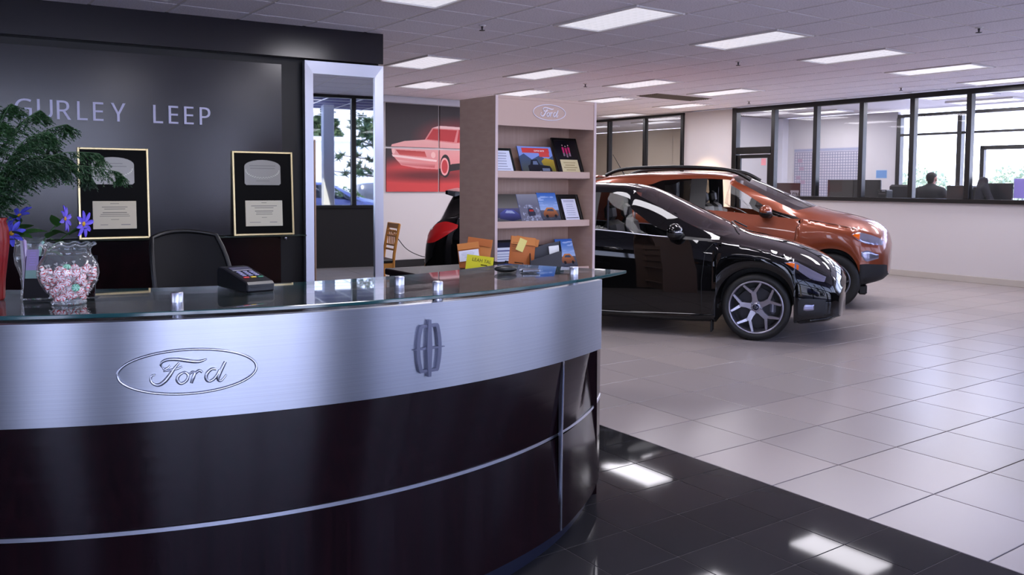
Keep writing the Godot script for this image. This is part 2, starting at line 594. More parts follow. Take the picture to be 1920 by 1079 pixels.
func ceiling_tiles(ce: Node) -> void:
	var zs := []
	for k in range(-13, 17): zs.append(-3.19 - 0.62 * k)
	var xs := [2.9]
	var x := 2.308 + 0.0
	x = -7.1 + 0.588 * 16
	while x > -11.3:
		xs.append(x)
		x -= 0.588
	for q in [-11.512, -12.1, -12.688, -13.3, -13.9, -14.5, -15.1, -15.7, -16.3, -16.9, -17.5]: xs.append(q)
	var grid := MB.new()
	for z: float in zs: grid.box(Vector3(-7.4, 2.998, z), Vector3(20.9, 0.012, 0.022))
	for q: float in xs: grid.box(Vector3(q, 2.9985, -4.2), Vector3(0.022, 0.011, 18.4))
	obj("ceiling_grid", grid, M.tbar, ce)
	var spots := []
	for i in xs.size() - 1:
		for j in zs.size() - 1:
			var x1: float = xs[i]
			var x0: float = xs[i + 1]
			var z1: float = zs[j]
			var z0: float = zs[j + 1]
			var c := Vector3((x0 + x1) / 2, CH - 0.006, (z0 + z1) / 2)
			var used := false
			for l in lamp_spots():
				if absf(c.x - (l.x + 0.588)) < 0.59 and absf(c.z - (l.z - 0.31)) < 0.3: used = true
			if used or (c.x < -13.4 and c.z > -9.4) or (c.x > -1.9 and c.z < -4.5): continue
			spots.append([c, x1 - x0, z1 - z0])
	spots.sort_custom(func(a, b): return a[0].length() + (0.0 if in_frame(a[0], 1.02) else 100.0) < b[0].length() + (0.0 if in_frame(b[0], 1.02) else 100.0))
	var meshes := {}
	var rest := MB.new()
	var tm := mat(Color(0.96, 0.945, 0.99), 0.95)
	var nt := NoiseTexture2D.new()
	nt.width = 256; nt.height = 256; nt.seamless = true
	var fn := FastNoiseLite.new()
	fn.seed = 4; fn.frequency = 0.09
	nt.noise = fn
	var gr := Gradient.new()
	gr.set_color(0, Color(0.86, 0.86, 0.86)); gr.set_color(1, Color(1, 1, 1))
	nt.color_ramp = gr
	tm.albedo_texture = nt
	tm.uv1_triplanar = true
	tm.uv1_world_triplanar = true
	tm.uv1_scale = Vector3(2, 2, 2)
	for k in spots.size():
		var w: float = snappedf(spots[k][1] - 0.026, 0.002)
		var d: float = snappedf(spots[k][2] - 0.026, 0.002)
		var key := "%f_%f" % [w, d]
		if not meshes.has(key): meshes[key] = tile_mesh(w, d, 0.012, 0.006)
		var at := Transform3D(Basis(Vector3.RIGHT, PI), spots[k][0])
		if k < 290: obj("ceiling_tile", meshes[key], tm, ce, at)
		else: add_to(rest, meshes[key], at)
	obj("ceiling_tiles", rest, tm, ce).set_meta("kind", "stuff")

func lamp_spots() -> Array:   # near left corners (x_left, z_near) of the ceiling fittings in the showroom, two of them added
	return [Vector3(-6.512, 0, -3.19), Vector3(-6.512, 0, -5.05), Vector3(-6.512, 0, -6.91), Vector3(-6.512, 0, -8.77), Vector3(-6.512, 0, -10.63), Vector3(-6.512, 0, -12.49),
		Vector3(-10.04, 0, -5.05), Vector3(-10.04, 0, -6.91), Vector3(-10.04, 0, -8.77), Vector3(-10.04, 0, -10.63),
		Vector3(-12.1, 0, -6.29), Vector3(-12.1, 0, -8.15), Vector3(-12.1, 0, -10.01), Vector3(-12.1, 0, -11.87),
		Vector3(-14.5, 0, -12.49), Vector3(-2.984, 0, -3.19), Vector3(-2.984, 0, -1.33)]  # last two are added, unseen lamps to brighten floor and bookcase

func troffer(p: Vector3, label: String, lens: Material, size := Vector2(1.176, 0.62), energy := LAMP_E) -> void:
	var t := thing("ceiling_light", label, "ceiling light", Transform3D(Basis(), p))
	var w := size.x - 0.03
	var d := size.y - 0.03
	var fr := MB.new()
	for s in [-1, 1]:
		fr.box(Vector3(0, 0, s * (d / 2 - 0.0175)), Vector3(w, 0.03, 0.035), 0.004)
		fr.box(Vector3(s * (w / 2 - 0.0175), 0, 0), Vector3(0.035, 0.03, d - 0.07), 0.004)
	obj("frame", fr, M.tbar, t)
	# prismatic diffuser: shallow pyramids, two rows over the lamps
	var df := MB.new()
	var iw := w - 0.07
	var idp := d - 0.07
	var nx := 12
	var nz := 6
	for i in nx:
		for j in nz:
			var x0 := -iw / 2 + iw * i / nx
			var x1 := -iw / 2 + iw * (i + 1) / nx
			var z0 := -idp / 2 + idp * j / nz
			var z1 := -idp / 2 + idp * (j + 1) / nz
			var c := Vector3((x0 + x1) / 2, -0.007, (z0 + z1) / 2)
			var a := Vector3(x0, 0, z0)
			var b := Vector3(x1, 0, z0)
			var e := Vector3(x1, 0, z1)
			var f := Vector3(x0, 0, z1)
			for q in [[a, b], [b, e], [e, f], [f, a]]: df.trio(q[0], q[1], c, Vector3.DOWN)
	obj("diffuser", df, lens, t)
	var l := AreaLight3D.new()
	l.name = "lamp"
	l.area_size = Vector2(iw, idp)
	l.light_energy = energy
	l.light_color = Color(0.98, 0.965, 1.0)
	l.shadow_enabled = true
	l.set("area_range", 30.0)
	l.transform = Transform3D(Basis(Vector3.RIGHT, -PI / 2), Vector3(0, -0.03, 0))
	t.add_child(l)

func ceiling_things() -> void:
	var lab := ["ceiling light partly cut off by the top edge, left of the big nearest one", "largest ceiling light, nearest the camera at the top middle", "second largest ceiling light, just right of and beyond the largest one", "ceiling light above the tall office windows, third in the row from the largest", "ceiling light over the right-hand office windows, fourth in the row from the largest", "last ceiling light at the right edge, almost touching the office window frame",
		"bright ceiling light to the right of the dark wall, above the red car poster", "ceiling light above the left half of the bookcase", "ceiling light to the right of the bookcase top, left of the dark grille", "ceiling light just right of the dark ceiling grille",
		"smaller ceiling light right beside the dark wall, directly over the red poster", "small ceiling light peeping out right above the bookcase top", "small ceiling light above the right corner of the bookcase", "ceiling light over the cream wall by the glass corner office",
		"farthest ceiling light, low behind the right edge of the bookcase", "added ceiling light out of view in front of the facade, by the border tiles", "added ceiling light out of view over the desk front"]
	var i := 0
	for p: Vector3 in lamp_spots():
		troffer(p + Vector3(0.588, CH - 0.002, -0.31), lab[i], M.lens)
		i += 1
	# round downlights: one at the top left over the dark wall, one over the cream wall
	for q in [[Vector3(-7.50, CH, -1.80), "round recessed downlight at the top edge over the dark wall", 1.5], [Vector3(-12.0, CH, -12.75), "round recessed downlight over the plain cream wall by the office door", 26.0]]:
		var t := thing("downlight", q[1], "downlight", Transform3D(Basis(), q[0]))
		obj("trim_ring", MB.new().lathe(ks([0.075, 0.0, 0.10, -0.002, 0.10, -0.008, 0.082, -0.010, 0.075, 0.0]), 28), M.tbar, t)
		obj("bulb_lens", MB.new().lathe(ks([0.0, -0.003, 0.076, -0.003]), 28, Transform3D(Basis(Vector3.RIGHT, PI), Vector3(0, -0.006, 0))), M.lens_office, t)
		var l := SpotLight3D.new()
		l.name = "lamp"
		l.light_color = Color(1.0, 0.86, 0.66)
		l.light_energy = q[2]
		l.spot_angle = 38.0
		l.spot_range = 8.0
		l.spot_attenuation = 2.0
		l.light_size = 0.06
		l.shadow_enabled = true
		l.transform = Transform3D(Basis(Vector3.RIGHT, -PI / 2), Vector3(0, -0.03, 0))
		t.add_child(l)
	# return-air grille
	var g := thing("air_grille", "long dark return-air grille in the ceiling beyond the bookcase", "air vent", Transform3D(Basis(), Vector3(-10.48, CH - 0.004, -10.85)))
	obj("frame", MB.new().box(Vector3.ZERO, Vector3(0.50, 0.012, 1.34), 0.003), mat(Color(0.30, 0.25, 0.23), 0.6), g)
	for k in 9: obj("louvre", MB.new().box(Vector3(-0.2 + 0.05 * k, -0.008, 0), Vector3(0.034, 0.008, 1.26), 0.002, Basis(Vector3.BACK, 0.5)), mat(Color(0.24, 0.2, 0.185), 0.6), g)
	# sprinkler heads
	var sl := ["dark sprinkler head between the two nearest ceiling lights", "sprinkler head above the bookcase emblem", "sprinkler head left of the second row of lights, over the black car", "small sprinkler head over the top of the orange car", "sprinkler head near the top right corner of the photo", "sprinkler head just above the middle office window"]
	i = 0
	for p in [Vector3(-6.9, 0, -4.53), Vector3(-9.91, 0, -8.36), Vector3(-6.99, 0, -8.32), Vector3(-10.13, 0, -12.37), Vector3(-4.13, 0, -8.33), Vector3(-7.29, 0, -12.42)]:
		var t := thing("sprinkler", sl[i], "sprinkler", Transform3D(Basis(), p + Vector3(0, CH - 0.006, 0)))
		obj("escutcheon", MB.new().lathe(ks([0.0, -0.012, 0.03, -0.010, 0.038, -0.001, 0.0, 0.0]), 16), M.tbar, t)
		obj("sprinkler_head", MB.new().lathe(ks([0.0, -0.055, 0.028, -0.053, 0.030, -0.048, 0.007, -0.044, 0.012, -0.012]), 12), mat(Color(0.3, 0.29, 0.3), 0.4, 0.5), t)
		i += 1

# ---------- window walls ----------
func sheet(c: Vector3, w: float, h: float) -> MB:   # one pane of glass
	var m := MB.new()
	m.quad(c + Vector3(-w / 2, -h / 2, 0), c + Vector3(w / 2, -h / 2, 0), c + Vector3(w / 2, h / 2, 0), c + Vector3(-w / 2, h / 2, 0))
	return m

# a run of glazing along a straight base line a -> b (outside is to its left), between heights y0 and y1; posts at the given distances
func glazing(called: String, a: Vector3, b: Vector3, y0: float, y1: float, posts: Array, bars: Array, fw := 0.06, fd := 0.11, tinted := false) -> MeshInstance3D:
	var dir := (b - a).normalized()
	var ln := a.distance_to(b)
	var bs := Basis(dir, Vector3.UP, dir.cross(Vector3.UP))
	var f := MB.new()
	f.box(Vector3(ln / 2, y0 + fw / 2, 0), Vector3(ln, fw, fd), 0.004)
	f.box(Vector3(ln / 2, y1 - fw / 2, 0), Vector3(ln, fw, fd), 0.004)
	var o := struct(called, f, M.black_frame, self, Transform3D(bs, a))
	var ps := posts.duplicate()
	ps.sort()
	for d: float in ps:
		obj("mullion", MB.new().box(Vector3(d, (y0 + y1) / 2, 0), Vector3(fw * 1.35, y1 - y0 - 2 * fw, fd), 0.004), M.black_frame, o)
	for i in ps.size() - 1:
		var d0: float = ps[i] + fw * 0.6
		var d1: float = ps[i + 1] - fw * 0.6
		for h: float in bars:
			obj("transom", MB.new().box(Vector3((d0 + d1) / 2, h, 0), Vector3(d1 - d0, fw * 0.7, fd * 0.8), 0.003), M.black_frame, o)
		obj("pane", sheet(Vector3((d0 + d1) / 2, (y0 + y1) / 2, 0), d1 - d0, y1 - y0 - 1.4 * fw), M.glass_dimming if tinted else M.glass_clear, o)
	return o

func facade() -> void:
	var knee := mat(Color(0.10, 0.075, 0.085), 0.5)
	# showroom front, just out of the frame on the right; it shows in the mirror
	struct("wall_front", MB.new().box(Vector3(-1.75, 0.515, -5.1), Vector3(0.16, 1.03, 1.24)).box(Vector3(-1.75, 0.515, -11.3), Vector3(0.16, 1.03, 4.24)), knee)
	glazing("added_window_11", Vector3(-1.80, 0, -5.72), Vector3(-1.80, 0, -9.18), 0.05, 1.05, [0.04, 1.23, 2.78, 3.42], [], 0.06, 0.11, true)  # unseen low glazing, added to brighten the far end of the metal band
	var posts := []
	for z in [-13.38, -11.8, -10.2, -8.5, -6.95, -5.32, -4.56]: posts.append(-4.5 - z)
	glazing("window_1", Vector3(-1.80, 0, -4.5), Vector3(-1.80, 0, -13.42), 1.03, CH, posts, [], 0.06, 0.11, true)
	# entrance lobby glazing
	glazing("window_2", Vector3(2.8, 0, -4.5), Vector3(-1.80, 0, -4.5), 0.06, CH, [0.05, 1.0, 2.3, 3.5, 4.55], [], 0.06, 0.11, true)
	struct("wall_lobby", MB.new().box(Vector3(2.88, CH / 2, -2.55), Vector3(0.16, CH, 1.3)).box(Vector3(2.88, CH / 2, 2.7), Vector3(0.16, CH, 1.6)), knee)
	glazing("window_3", Vector3(2.85, 0, -3.2), Vector3(2.85, 0, -4.5), 0.06, CH, [0.04, 1.26], [])
	glazing("window_4", Vector3(2.85, 0, 1.9), Vector3(2.85, 0, -1.9), 0.06, CH, [0.04, 1.25, 2.5, 3.76], [])
	glazing("window_5", Vector3(2.85, 0, 5.0), Vector3(2.85, 0, 3.5), 0.06, CH, [0.04, 1.46], [])
	# far left side, behind the camera
	struct("wall_left_side", MB.new().box(Vector3(-5.3, 0.55, 5.05), Vector3(16.4, 1.1, 0.16)).box(Vector3(-5.3, 2.65, 5.05), Vector3(16.4, 0.7, 0.16)).box(Vector3(-10.0, 1.7, 5.05), Vector3(7.0, 1.2, 0.15)).box(Vector3(1.4, 1.7, 5.05), Vector3(3.0, 1.2, 0.15)), knee)
	var q := []
	for k in 5: q.append(0.05 + 1.55 * k)
	glazing("window_6", Vector3(-6.5, 0, 5.05), Vector3(-0.1, 0, 5.05), 1.1, 2.3, q, [], 0.06, 0.11, true)

func offices() -> void:
	# big office front: six lights of glass over the low wall, door at its left end
	var f := MB.new()
	var z := -13.42
	f.box(Vector3(-6.6, 2.945, z), Vector3(9.5, 0.085, 0.12), 0.005)
	f.box(Vector3(-6.11, 1.255, z), Vector3(8.52, 0.065, 0.14), 0.005)
	var o := struct("window_7", f, M.black_frame)
	var posts := [-10.37, -9.455, -8.545, -7.64, -6.73, -5.83, -4.92, -4.0, -3.1, -2.2]
	for i in posts.size():
		obj("mullion", MB.new().box(Vector3(posts[i], 2.1, z), Vector3(0.082, 1.62, 0.115), 0.005), M.black_frame, o)
		if i > 0: obj("pane", sheet(Vector3((posts[i] + posts[i - 1]) / 2, 2.1, z), 0.83, 1.63), M.glass_clear, o)
	# the door leaf and its transom light
	var d := struct("door_1", MB.new().box(Vector3(-11.29, 1.5, z), Vector3(0.11, 3.0, 0.13), 0.005).box(Vector3(-10.37, 0.62, z), Vector3(0.09, 1.24, 0.115), 0.005).box(Vector3(-10.83, 2.155, z), Vector3(0.82, 0.13, 0.12), 0.005), M.black_frame)
	obj("pane", sheet(Vector3(-10.83, 2.56, z), 0.83, 0.7), M.glass_clear, d)
	var lf := MB.new()
	for s in [-1, 1]: lf.box(Vector3(-10.83 + s * 0.365, 1.04, z), Vector3(0.09, 2.06, 0.045), 0.004)
	lf.box(Vector3(-10.83, 0.14, z), Vector3(0.64, 0.26, 0.045), 0.004)
	lf.box(Vector3(-10.83, 2.04, z), Vector3(0.64, 0.07, 0.045), 0.004)
	obj("door_leaf", lf, M.black_frame, d)
	obj("pane", sheet(Vector3(-10.83, 1.14, z), 0.65, 1.74), M.glass_clear, d)
	obj("door_handle", MB.new().tube([Vector3(-10.55, 0.9, z + 0.07), Vector3(-10.55, 1.2, z + 0.07)], 0.012), M.chrome, d)
	# glass front of the corner office (left)
	glazing("window_8", Vector3(-17.6, 0, z), Vector3(-12.66, 0, z), 0.02, CH, [0.06, 1.3, 2.59, 3.77, 4.9], [], 0.05, 0.11)
	# rooms behind: side wall, back walls
	var wh := mat(Color(0.80, 0.79, 0.80), 0.85)
	struct("wall_office_side", MB.new().box(Vector3(-12.64, 1.5, -15.0), Vector3(0.10, 3.0, 3.0)), wh)
	struct("wall_office_back", MB.new().box(Vector3(-11.16, 1.5, -16.56), Vector3(2.86, 3.0, 0.12)), wh)
	struct("wall_office_pier", MB.new().box(Vector3(-12.45, 1.5, -16.40), Vector3(0.16, 3.0, 0.2)), mat(Color(0.86, 0.86, 0.9), 0.7))
	var wc := MB.new()
	wc.box(Vector3(-18.3, 1.5, -17.1), Vector3(3.6, 3.0, 0.12))
	wc.box(Vector3(-14.0, 1.5, -17.1), Vector3(2.8, 3.0, 0.12))
	wc.box(Vector3(-15.95, 2.4, -17.1), Vector3(1.12, 1.2, 0.12))
	wc.box(Vector3(-15.95, 0.45, -17.1), Vector3(1.12, 0.9, 0.12))
	struct("wall_corner_office_back", wc, M.wall_cream)
	glazing("window_9", Vector3(-15.4, 0, -17.1), Vector3(-16.5, 0, -17.1), 0.9, 1.8, [0.03, 0.36, 1.07], [], 0.04)
	# the big office's outer windows
	var o2 := glazing("window_10", Vector3(-1.9, 0, -16.55), Vector3(-9.73, 0, -16.55), 0.3, 2.93, [0.03, 1.9, 3.2, 4.5, 5.2, 6.57, 7.8], [2.516], 0.065, 0.14)
	struct("trim_2", MB.new().box(Vector3(-5.8, 0.15, -16.55), Vector3(7.9, 0.3, 0.16)), wh)
	var dr := MB.new()
	for x in [-8.0, -6.95]: dr.box(Vector3(x, 1.12, -16.47), Vector3(0.075, 2.24, 0.1), 0.004)
	dr.box(Vector3(-7.475, 2.21, -16.47), Vector3(1.12, 0.075, 0.1), 0.004)
	struct("door_2", dr, M.black_frame)
	struct("wall_office_east", MB.new().box(Vector3(-1.8, 1.5, -15.0), Vector3(0.1, 3.0, 3.1)), wh)
	var lb := ["office ceiling light seen through the glass over the office door", "second office ceiling light, lower, seen through the second window bay", "office ceiling light seen behind the fifth window post, nearer one", "office ceiling light right of the person, the lower of the two", "office ceiling light hidden behind the right end of the glass", "ceiling light inside the glass corner office", "second ceiling light inside the glass corner office, farther left"]
	var k := 0
	for p in [Vector3(-10.9, 0, -14.25), Vector3(-10.85, 0, -15.5), Vector3(-7.5, 0, -14.45), Vector3(-7.6, 0, -15.67), Vector3(-4.2, 0, -14.9), Vector3(-15.1, 0, -15.0), Vector3(-17.3, 0, -15.0)]:
		troffer(p + Vector3(0, 3.0, 0), lb[k], M.lens_office if k < 5 else M.lens, Vector2(1.2, 0.62), LAMP_E * 0.9)
		k += 1

# ---------- dark feature wall ----------
func dw(u: float, y: float, off := 0.0) -> Transform3D:   # u metres left of its right end
	var b := Basis(Vector3.UP, deg_to_rad(DWA))
	return Transform3D(b, DWE + b * Vector3(-u, y, off))

func feature_wall() -> void:
	var wall := struct("wall_left", MB.new().box(Vector3(-3.5, 1.49, -0.20), Vector3(7.0, 2.98, 0.20)), M.black, self, dw(0, 0))
	# panels: field, recess strip beside the mirror, projecting header
	var fp := MB.new()
	fp.grid([[Vector3(-7.0, 0.98, -0.03), Vector3(-7.0, 2.615, -0.03)], [Vector3(-1.02, 0.98, -0.03), Vector3(-1.02, 2.615, -0.03)]], -1, Vector2(0, 0), Vector2(3, 1))
	fp.grid([[Vector3(-1.02, 0.98, -0.03), Vector3(-1.02, 2.615, -0.03)], [Vector3(-1.02, 0.98, -0.1), Vector3(-1.02, 2.615, -0.1)]])
	fp.grid([[Vector3(-7.0, 2.615, -0.03), Vector3(-7.0, 2.615, -0.1)], [Vector3(-1.02, 2.615, -0.03), Vector3(-1.02, 2.615, -0.1)]])
	obj("field_panel", fp, M.wood_wall, wall)
	var lp := MB.new()
	lp.box(Vector3(-4.02, 0.48, -0.05), Vector3(5.96, 0.94, 0.04), 0.004)
	obj("lower_panel", lp, M.wood_dark, wall)
	var hd := MB.new()
	hd.box(Vector3(-3.5, 2.838, -0.13), Vector3(7.0, 0.312, 0.34), 0.004)
	obj("header_panel", hd, M.wood_wall, wall)
	# framed mirror
	var mi := thing("framed_mirror", "tall aluminium-framed mirror reflecting trees, at the right end of the dark wall", "mirror", dw(0.405, 0.0, 0.0))
	var y0 := 0.10
	var y1 := 2.665
	var hw := 0.405
	var fw := 0.086
	var names := ["top_rail", "bottom_rail", "left_stile", "right_stile"]
	var o := [Vector2(-hw, y0), Vector2(hw, y0), Vector2(hw, y1), Vector2(-hw, y1)]
	var i_ := [Vector2(-hw + fw, y0 + fw), Vector2(hw - fw, y0 + fw), Vector2(hw - fw, y1 - 0.12), Vector2(-hw + fw, y1 - 0.12)]
	var sides := [[3, 2, 0], [0, 1, 1], [0, 3, 2], [1, 2, 3]]
	for s in sides:
		var m := MB.new()
		var a: Vector2 = o[s[0]]
		var b: Vector2 = o[s[1]]
		var c: Vector2 = i_[s[1]]
		var d: Vector2 = i_[s[0]]
		var mid := ((a + b + c + d) / 4.0)
		var f3 := func(p: Vector2, z: float) -> Vector3: return Vector3(p.x, p.y, z)
		m.quado(f3.call(a, 0.035), f3.call(b, 0.035), f3.call(c, 0.022), f3.call(d, 0.022), Vector3.BACK)
		m.quado(f3.call(d, 0.022), f3.call(c, 0.022), f3.call(c, -0.02), f3.call(d, -0.02), Vector3(-(mid.x), 1.4 - mid.y, 0))
		m.quado(f3.call(a, 0.035), f3.call(b, 0.035), f3.call(b, -0.05), f3.call(a, -0.05), Vector3(mid.x, mid.y - 1.4, 0))
		obj(names[s[2]], m, M.alu_plain, mi)
	obj("mirror_glass", MB.new().box(Vector3(0, (y0 + y1) / 2, -0.004), Vector3(0.70, y1 - y0 - 0.16, 0.006)), M.mirror, mi)
	# lettering: each letter a raised piece; left edges measured along the wall
	var sign := thing("wall_lettering", "raised silver lettering GURLEY LEEP on the dark wall", "sign", dw(0, 2.005, -0.03))
	var g := MB.new()
	for l in [["G", 3.256], ["U", 3.092], ["R", 2.945], ["L", 2.791], ["E", 2.667], ["Y", 2.525], ["L", 2.18], ["E", 2.05], ["E", 1.917], ["P", 1.782]]:
		var tm := text_mesh(l[0], 0.16, 0.018)
		tm.horizontal_alignment = HORIZONTAL_ALIGNMENT_LEFT
		tm.vertical_alignment = VERTICAL_ALIGNMENT_BOTTOM
		var bb := tm.get_aabb()
		obj("letter", tm, M.letter, sign, Transform3D(Basis(), Vector3(-l[1] - bb.position.x, -bb.position.y, 0.009)))
	# glass shelf and the two award frames on it
	var sh := thing("glass_shelf", "narrow glass shelf on the dark wall under the two award frames", "shelf", dw(2.1, 0.965, 0.03))
	obj("shelf_board", MB.new().box(Vector3(0, 0, 0.005), Vector3(2.56, 0.012, 0.13), 0.003), pane(Color(0.25, 0.32, 0.30), 0.35), sh)
	for x in [-1.15, -0.05, 1.075]: obj("shelf_bracket", MB.new().lathe(ks([0.0, 0.0, 0.017, 0.002, 0.017, 0.03, 0.0, 0.034]), 14, Transform3D(Basis(Vector3.RIGHT, PI / 2), Vector3(x, -0.024, 0.03))), M.chrome, sh)
	award(dw(2.515, 0.972, 0.045), "gold-framed award plaque on the shelf behind the flowers, nearer the plant")
	award(dw(1.215, 0.972, 0.045), "gold-framed award plaque on the shelf next to the mirror")

func award(at: Transform3D, label: String) -> void:
	at.basis = at.basis * Basis(Vector3.RIGHT, -0.07)
	var a := thing("framed_award", label, "award", at)
	var w := 0.57
	var h := 0.80
	var fr := MB.new()
	for s in [-1, 1]:
		fr.box(Vector3(s * (w / 2 - 0.009), h / 2, 0), Vector3(0.018, h, 0.03), 0.003)
		fr.box(Vector3(0, h / 2 + s * (h / 2 - 0.009), 0), Vector3(w - 0.036, 0.018, 0.03), 0.003)
	obj("frame", fr, M.gold, a)
	obj("backing", MB.new().box(Vector3(0, h / 2, -0.005), Vector3(w - 0.034, h - 0.034, 0.012)), M.plaque_black, a)
	# metal plate with a domed top, above
	var pl := [Vector2(-0.17, -0.16), Vector2(-0.155, -0.175), Vector2(0.155, -0.175), Vector2(0.17, -0.16), Vector2(0.17, -0.02)]
	for k in 13:
		var t := PI * k / 12
		pl.append(Vector2(0.17 * cos(t), 0.0 + 0.065 * sin(t)))
	pl.append(Vector2(-0.17, -0.02))
	var im := picture(128, 96, Color(0.55, 0.55, 0.54))
	for k in 40:
		var t := PI * k / 39
		disc(im, 0.5 - 0.46 * cos(t), 0.40 + 0.30 * sin(t) + 0.03 * (k % 2), 0.012, 0.014, Color(0.78, 0.78, 0.74))
	lines(im, 0.12, 0.22, 0.76, 0.2, 2, Color(0.46, 0.46, 0.46))
	lines(im, 0.3, 0.82, 0.4, 0.06, 1, Color(0.46, 0.46, 0.46))
	var pm := printed(im, 0.35)
	pm.metallic = 0.5
	obj("metal_plate", MB.new().extrude(PackedVector2Array(pl), 0.0, 0.008, Transform3D(Basis(), Vector3(-0.005, 0.655, 0.003)), 0.002), pm, a)
	var i2 := picture(128, 96, Color(0.80, 0.79, 0.72))
	lines(i2, 0.38, 0.07, 0.24, 0.08, 1, Color(0.5, 0.5, 0.46))
	lines(i2, 0.05, 0.2, 0.9, 0.14, 2, Color(0.42, 0.42, 0.4))
	lines(i2, 0.14, 0.4, 0.72, 0.2, 3, Color(0.5, 0.5, 0.46))
	lines(i2, 0.4, 0.66, 0.2, 0.06, 1, Color(0.55, 0.55, 0.5))
	lines(i2, 0.1, 0.84, 0.3, 0.06, 1, Color(0.5, 0.5, 0.5))
	lines(i2, 0.6, 0.84, 0.3, 0.06, 1, Color(0.4, 0.4, 0.45))
	obj("certificate_plate", MB.new().box(Vector3(0, 0.21, 0.006), Vector3(0.35, 0.245, 0.008), 0.002), printed_face(i2), a)

func printed_face(im: Image, rough := 0.4) -> StandardMaterial3D:
	return printed(im, rough)

# ---------- reception desk ----------
func rp(r: float, deg: float, y: float) -> Vector3:
	var t := deg_to_rad(deg)
	return Vector3(DC.x + r * cos(t), y, DC.y + r * sin(t))

func rwood(deg: float) -> float:   # plan of the mahogany front, a slightly tighter curve than the metal band
	var t := deg_to_rad(deg)
	var b := 0.385 * cos(t) + 0.0934 * sin(t)
	var r := b + sqrt(b * b - (0.157 - 2.084 * 2.084))
	return lerpf(r, maxf(r, 2.45), clampf((deg - 26) / 10.0, 0, 1))

func ring_shell(m: MB, d0: float, d1: float, n: int, prof: Callable, u_rep := 1.0, closed_ends := true, v_rep := 0.13, twist := 0.0) -> void:
	# prof(deg) -> Array of Vector2(r, y), listed so that outside is to the right when going up
	var rows := []
	for i in n + 1:
		var deg := lerpf(d0, d1, float(i) / n)
		var col := []
		for p: Vector2 in prof.call(deg): col.append(rp(p.x, deg + twist * exp(-pow((deg + 17.7) / 5.0, 2)) * smoothstep(0.797, 0.484, p.y), p.y))
		rows.append(col)
	# seen from outside, growing angle runs to the left, so turn the order round
	rows.reverse()
	var nj: int = rows[0].size() - 1
	for j in nj:
		var strip := []
		for r_ in rows: strip.append([r_[j], r_[j + 1]])
		m.grid(strip, j + 10, Vector2(0, 0.04 + 0.13 * j), Vector2(u_rep, 0.04 + 0.13 * j + v_rep))
	if closed_ends:
		for e in [rows[0], rows[n]]:
			var out: Vector3 = (e[0] - rows[n / 2][0]).normalized()
			for k in range(1, nj): m.trio(e[0], e[k], e[k + 1], out)

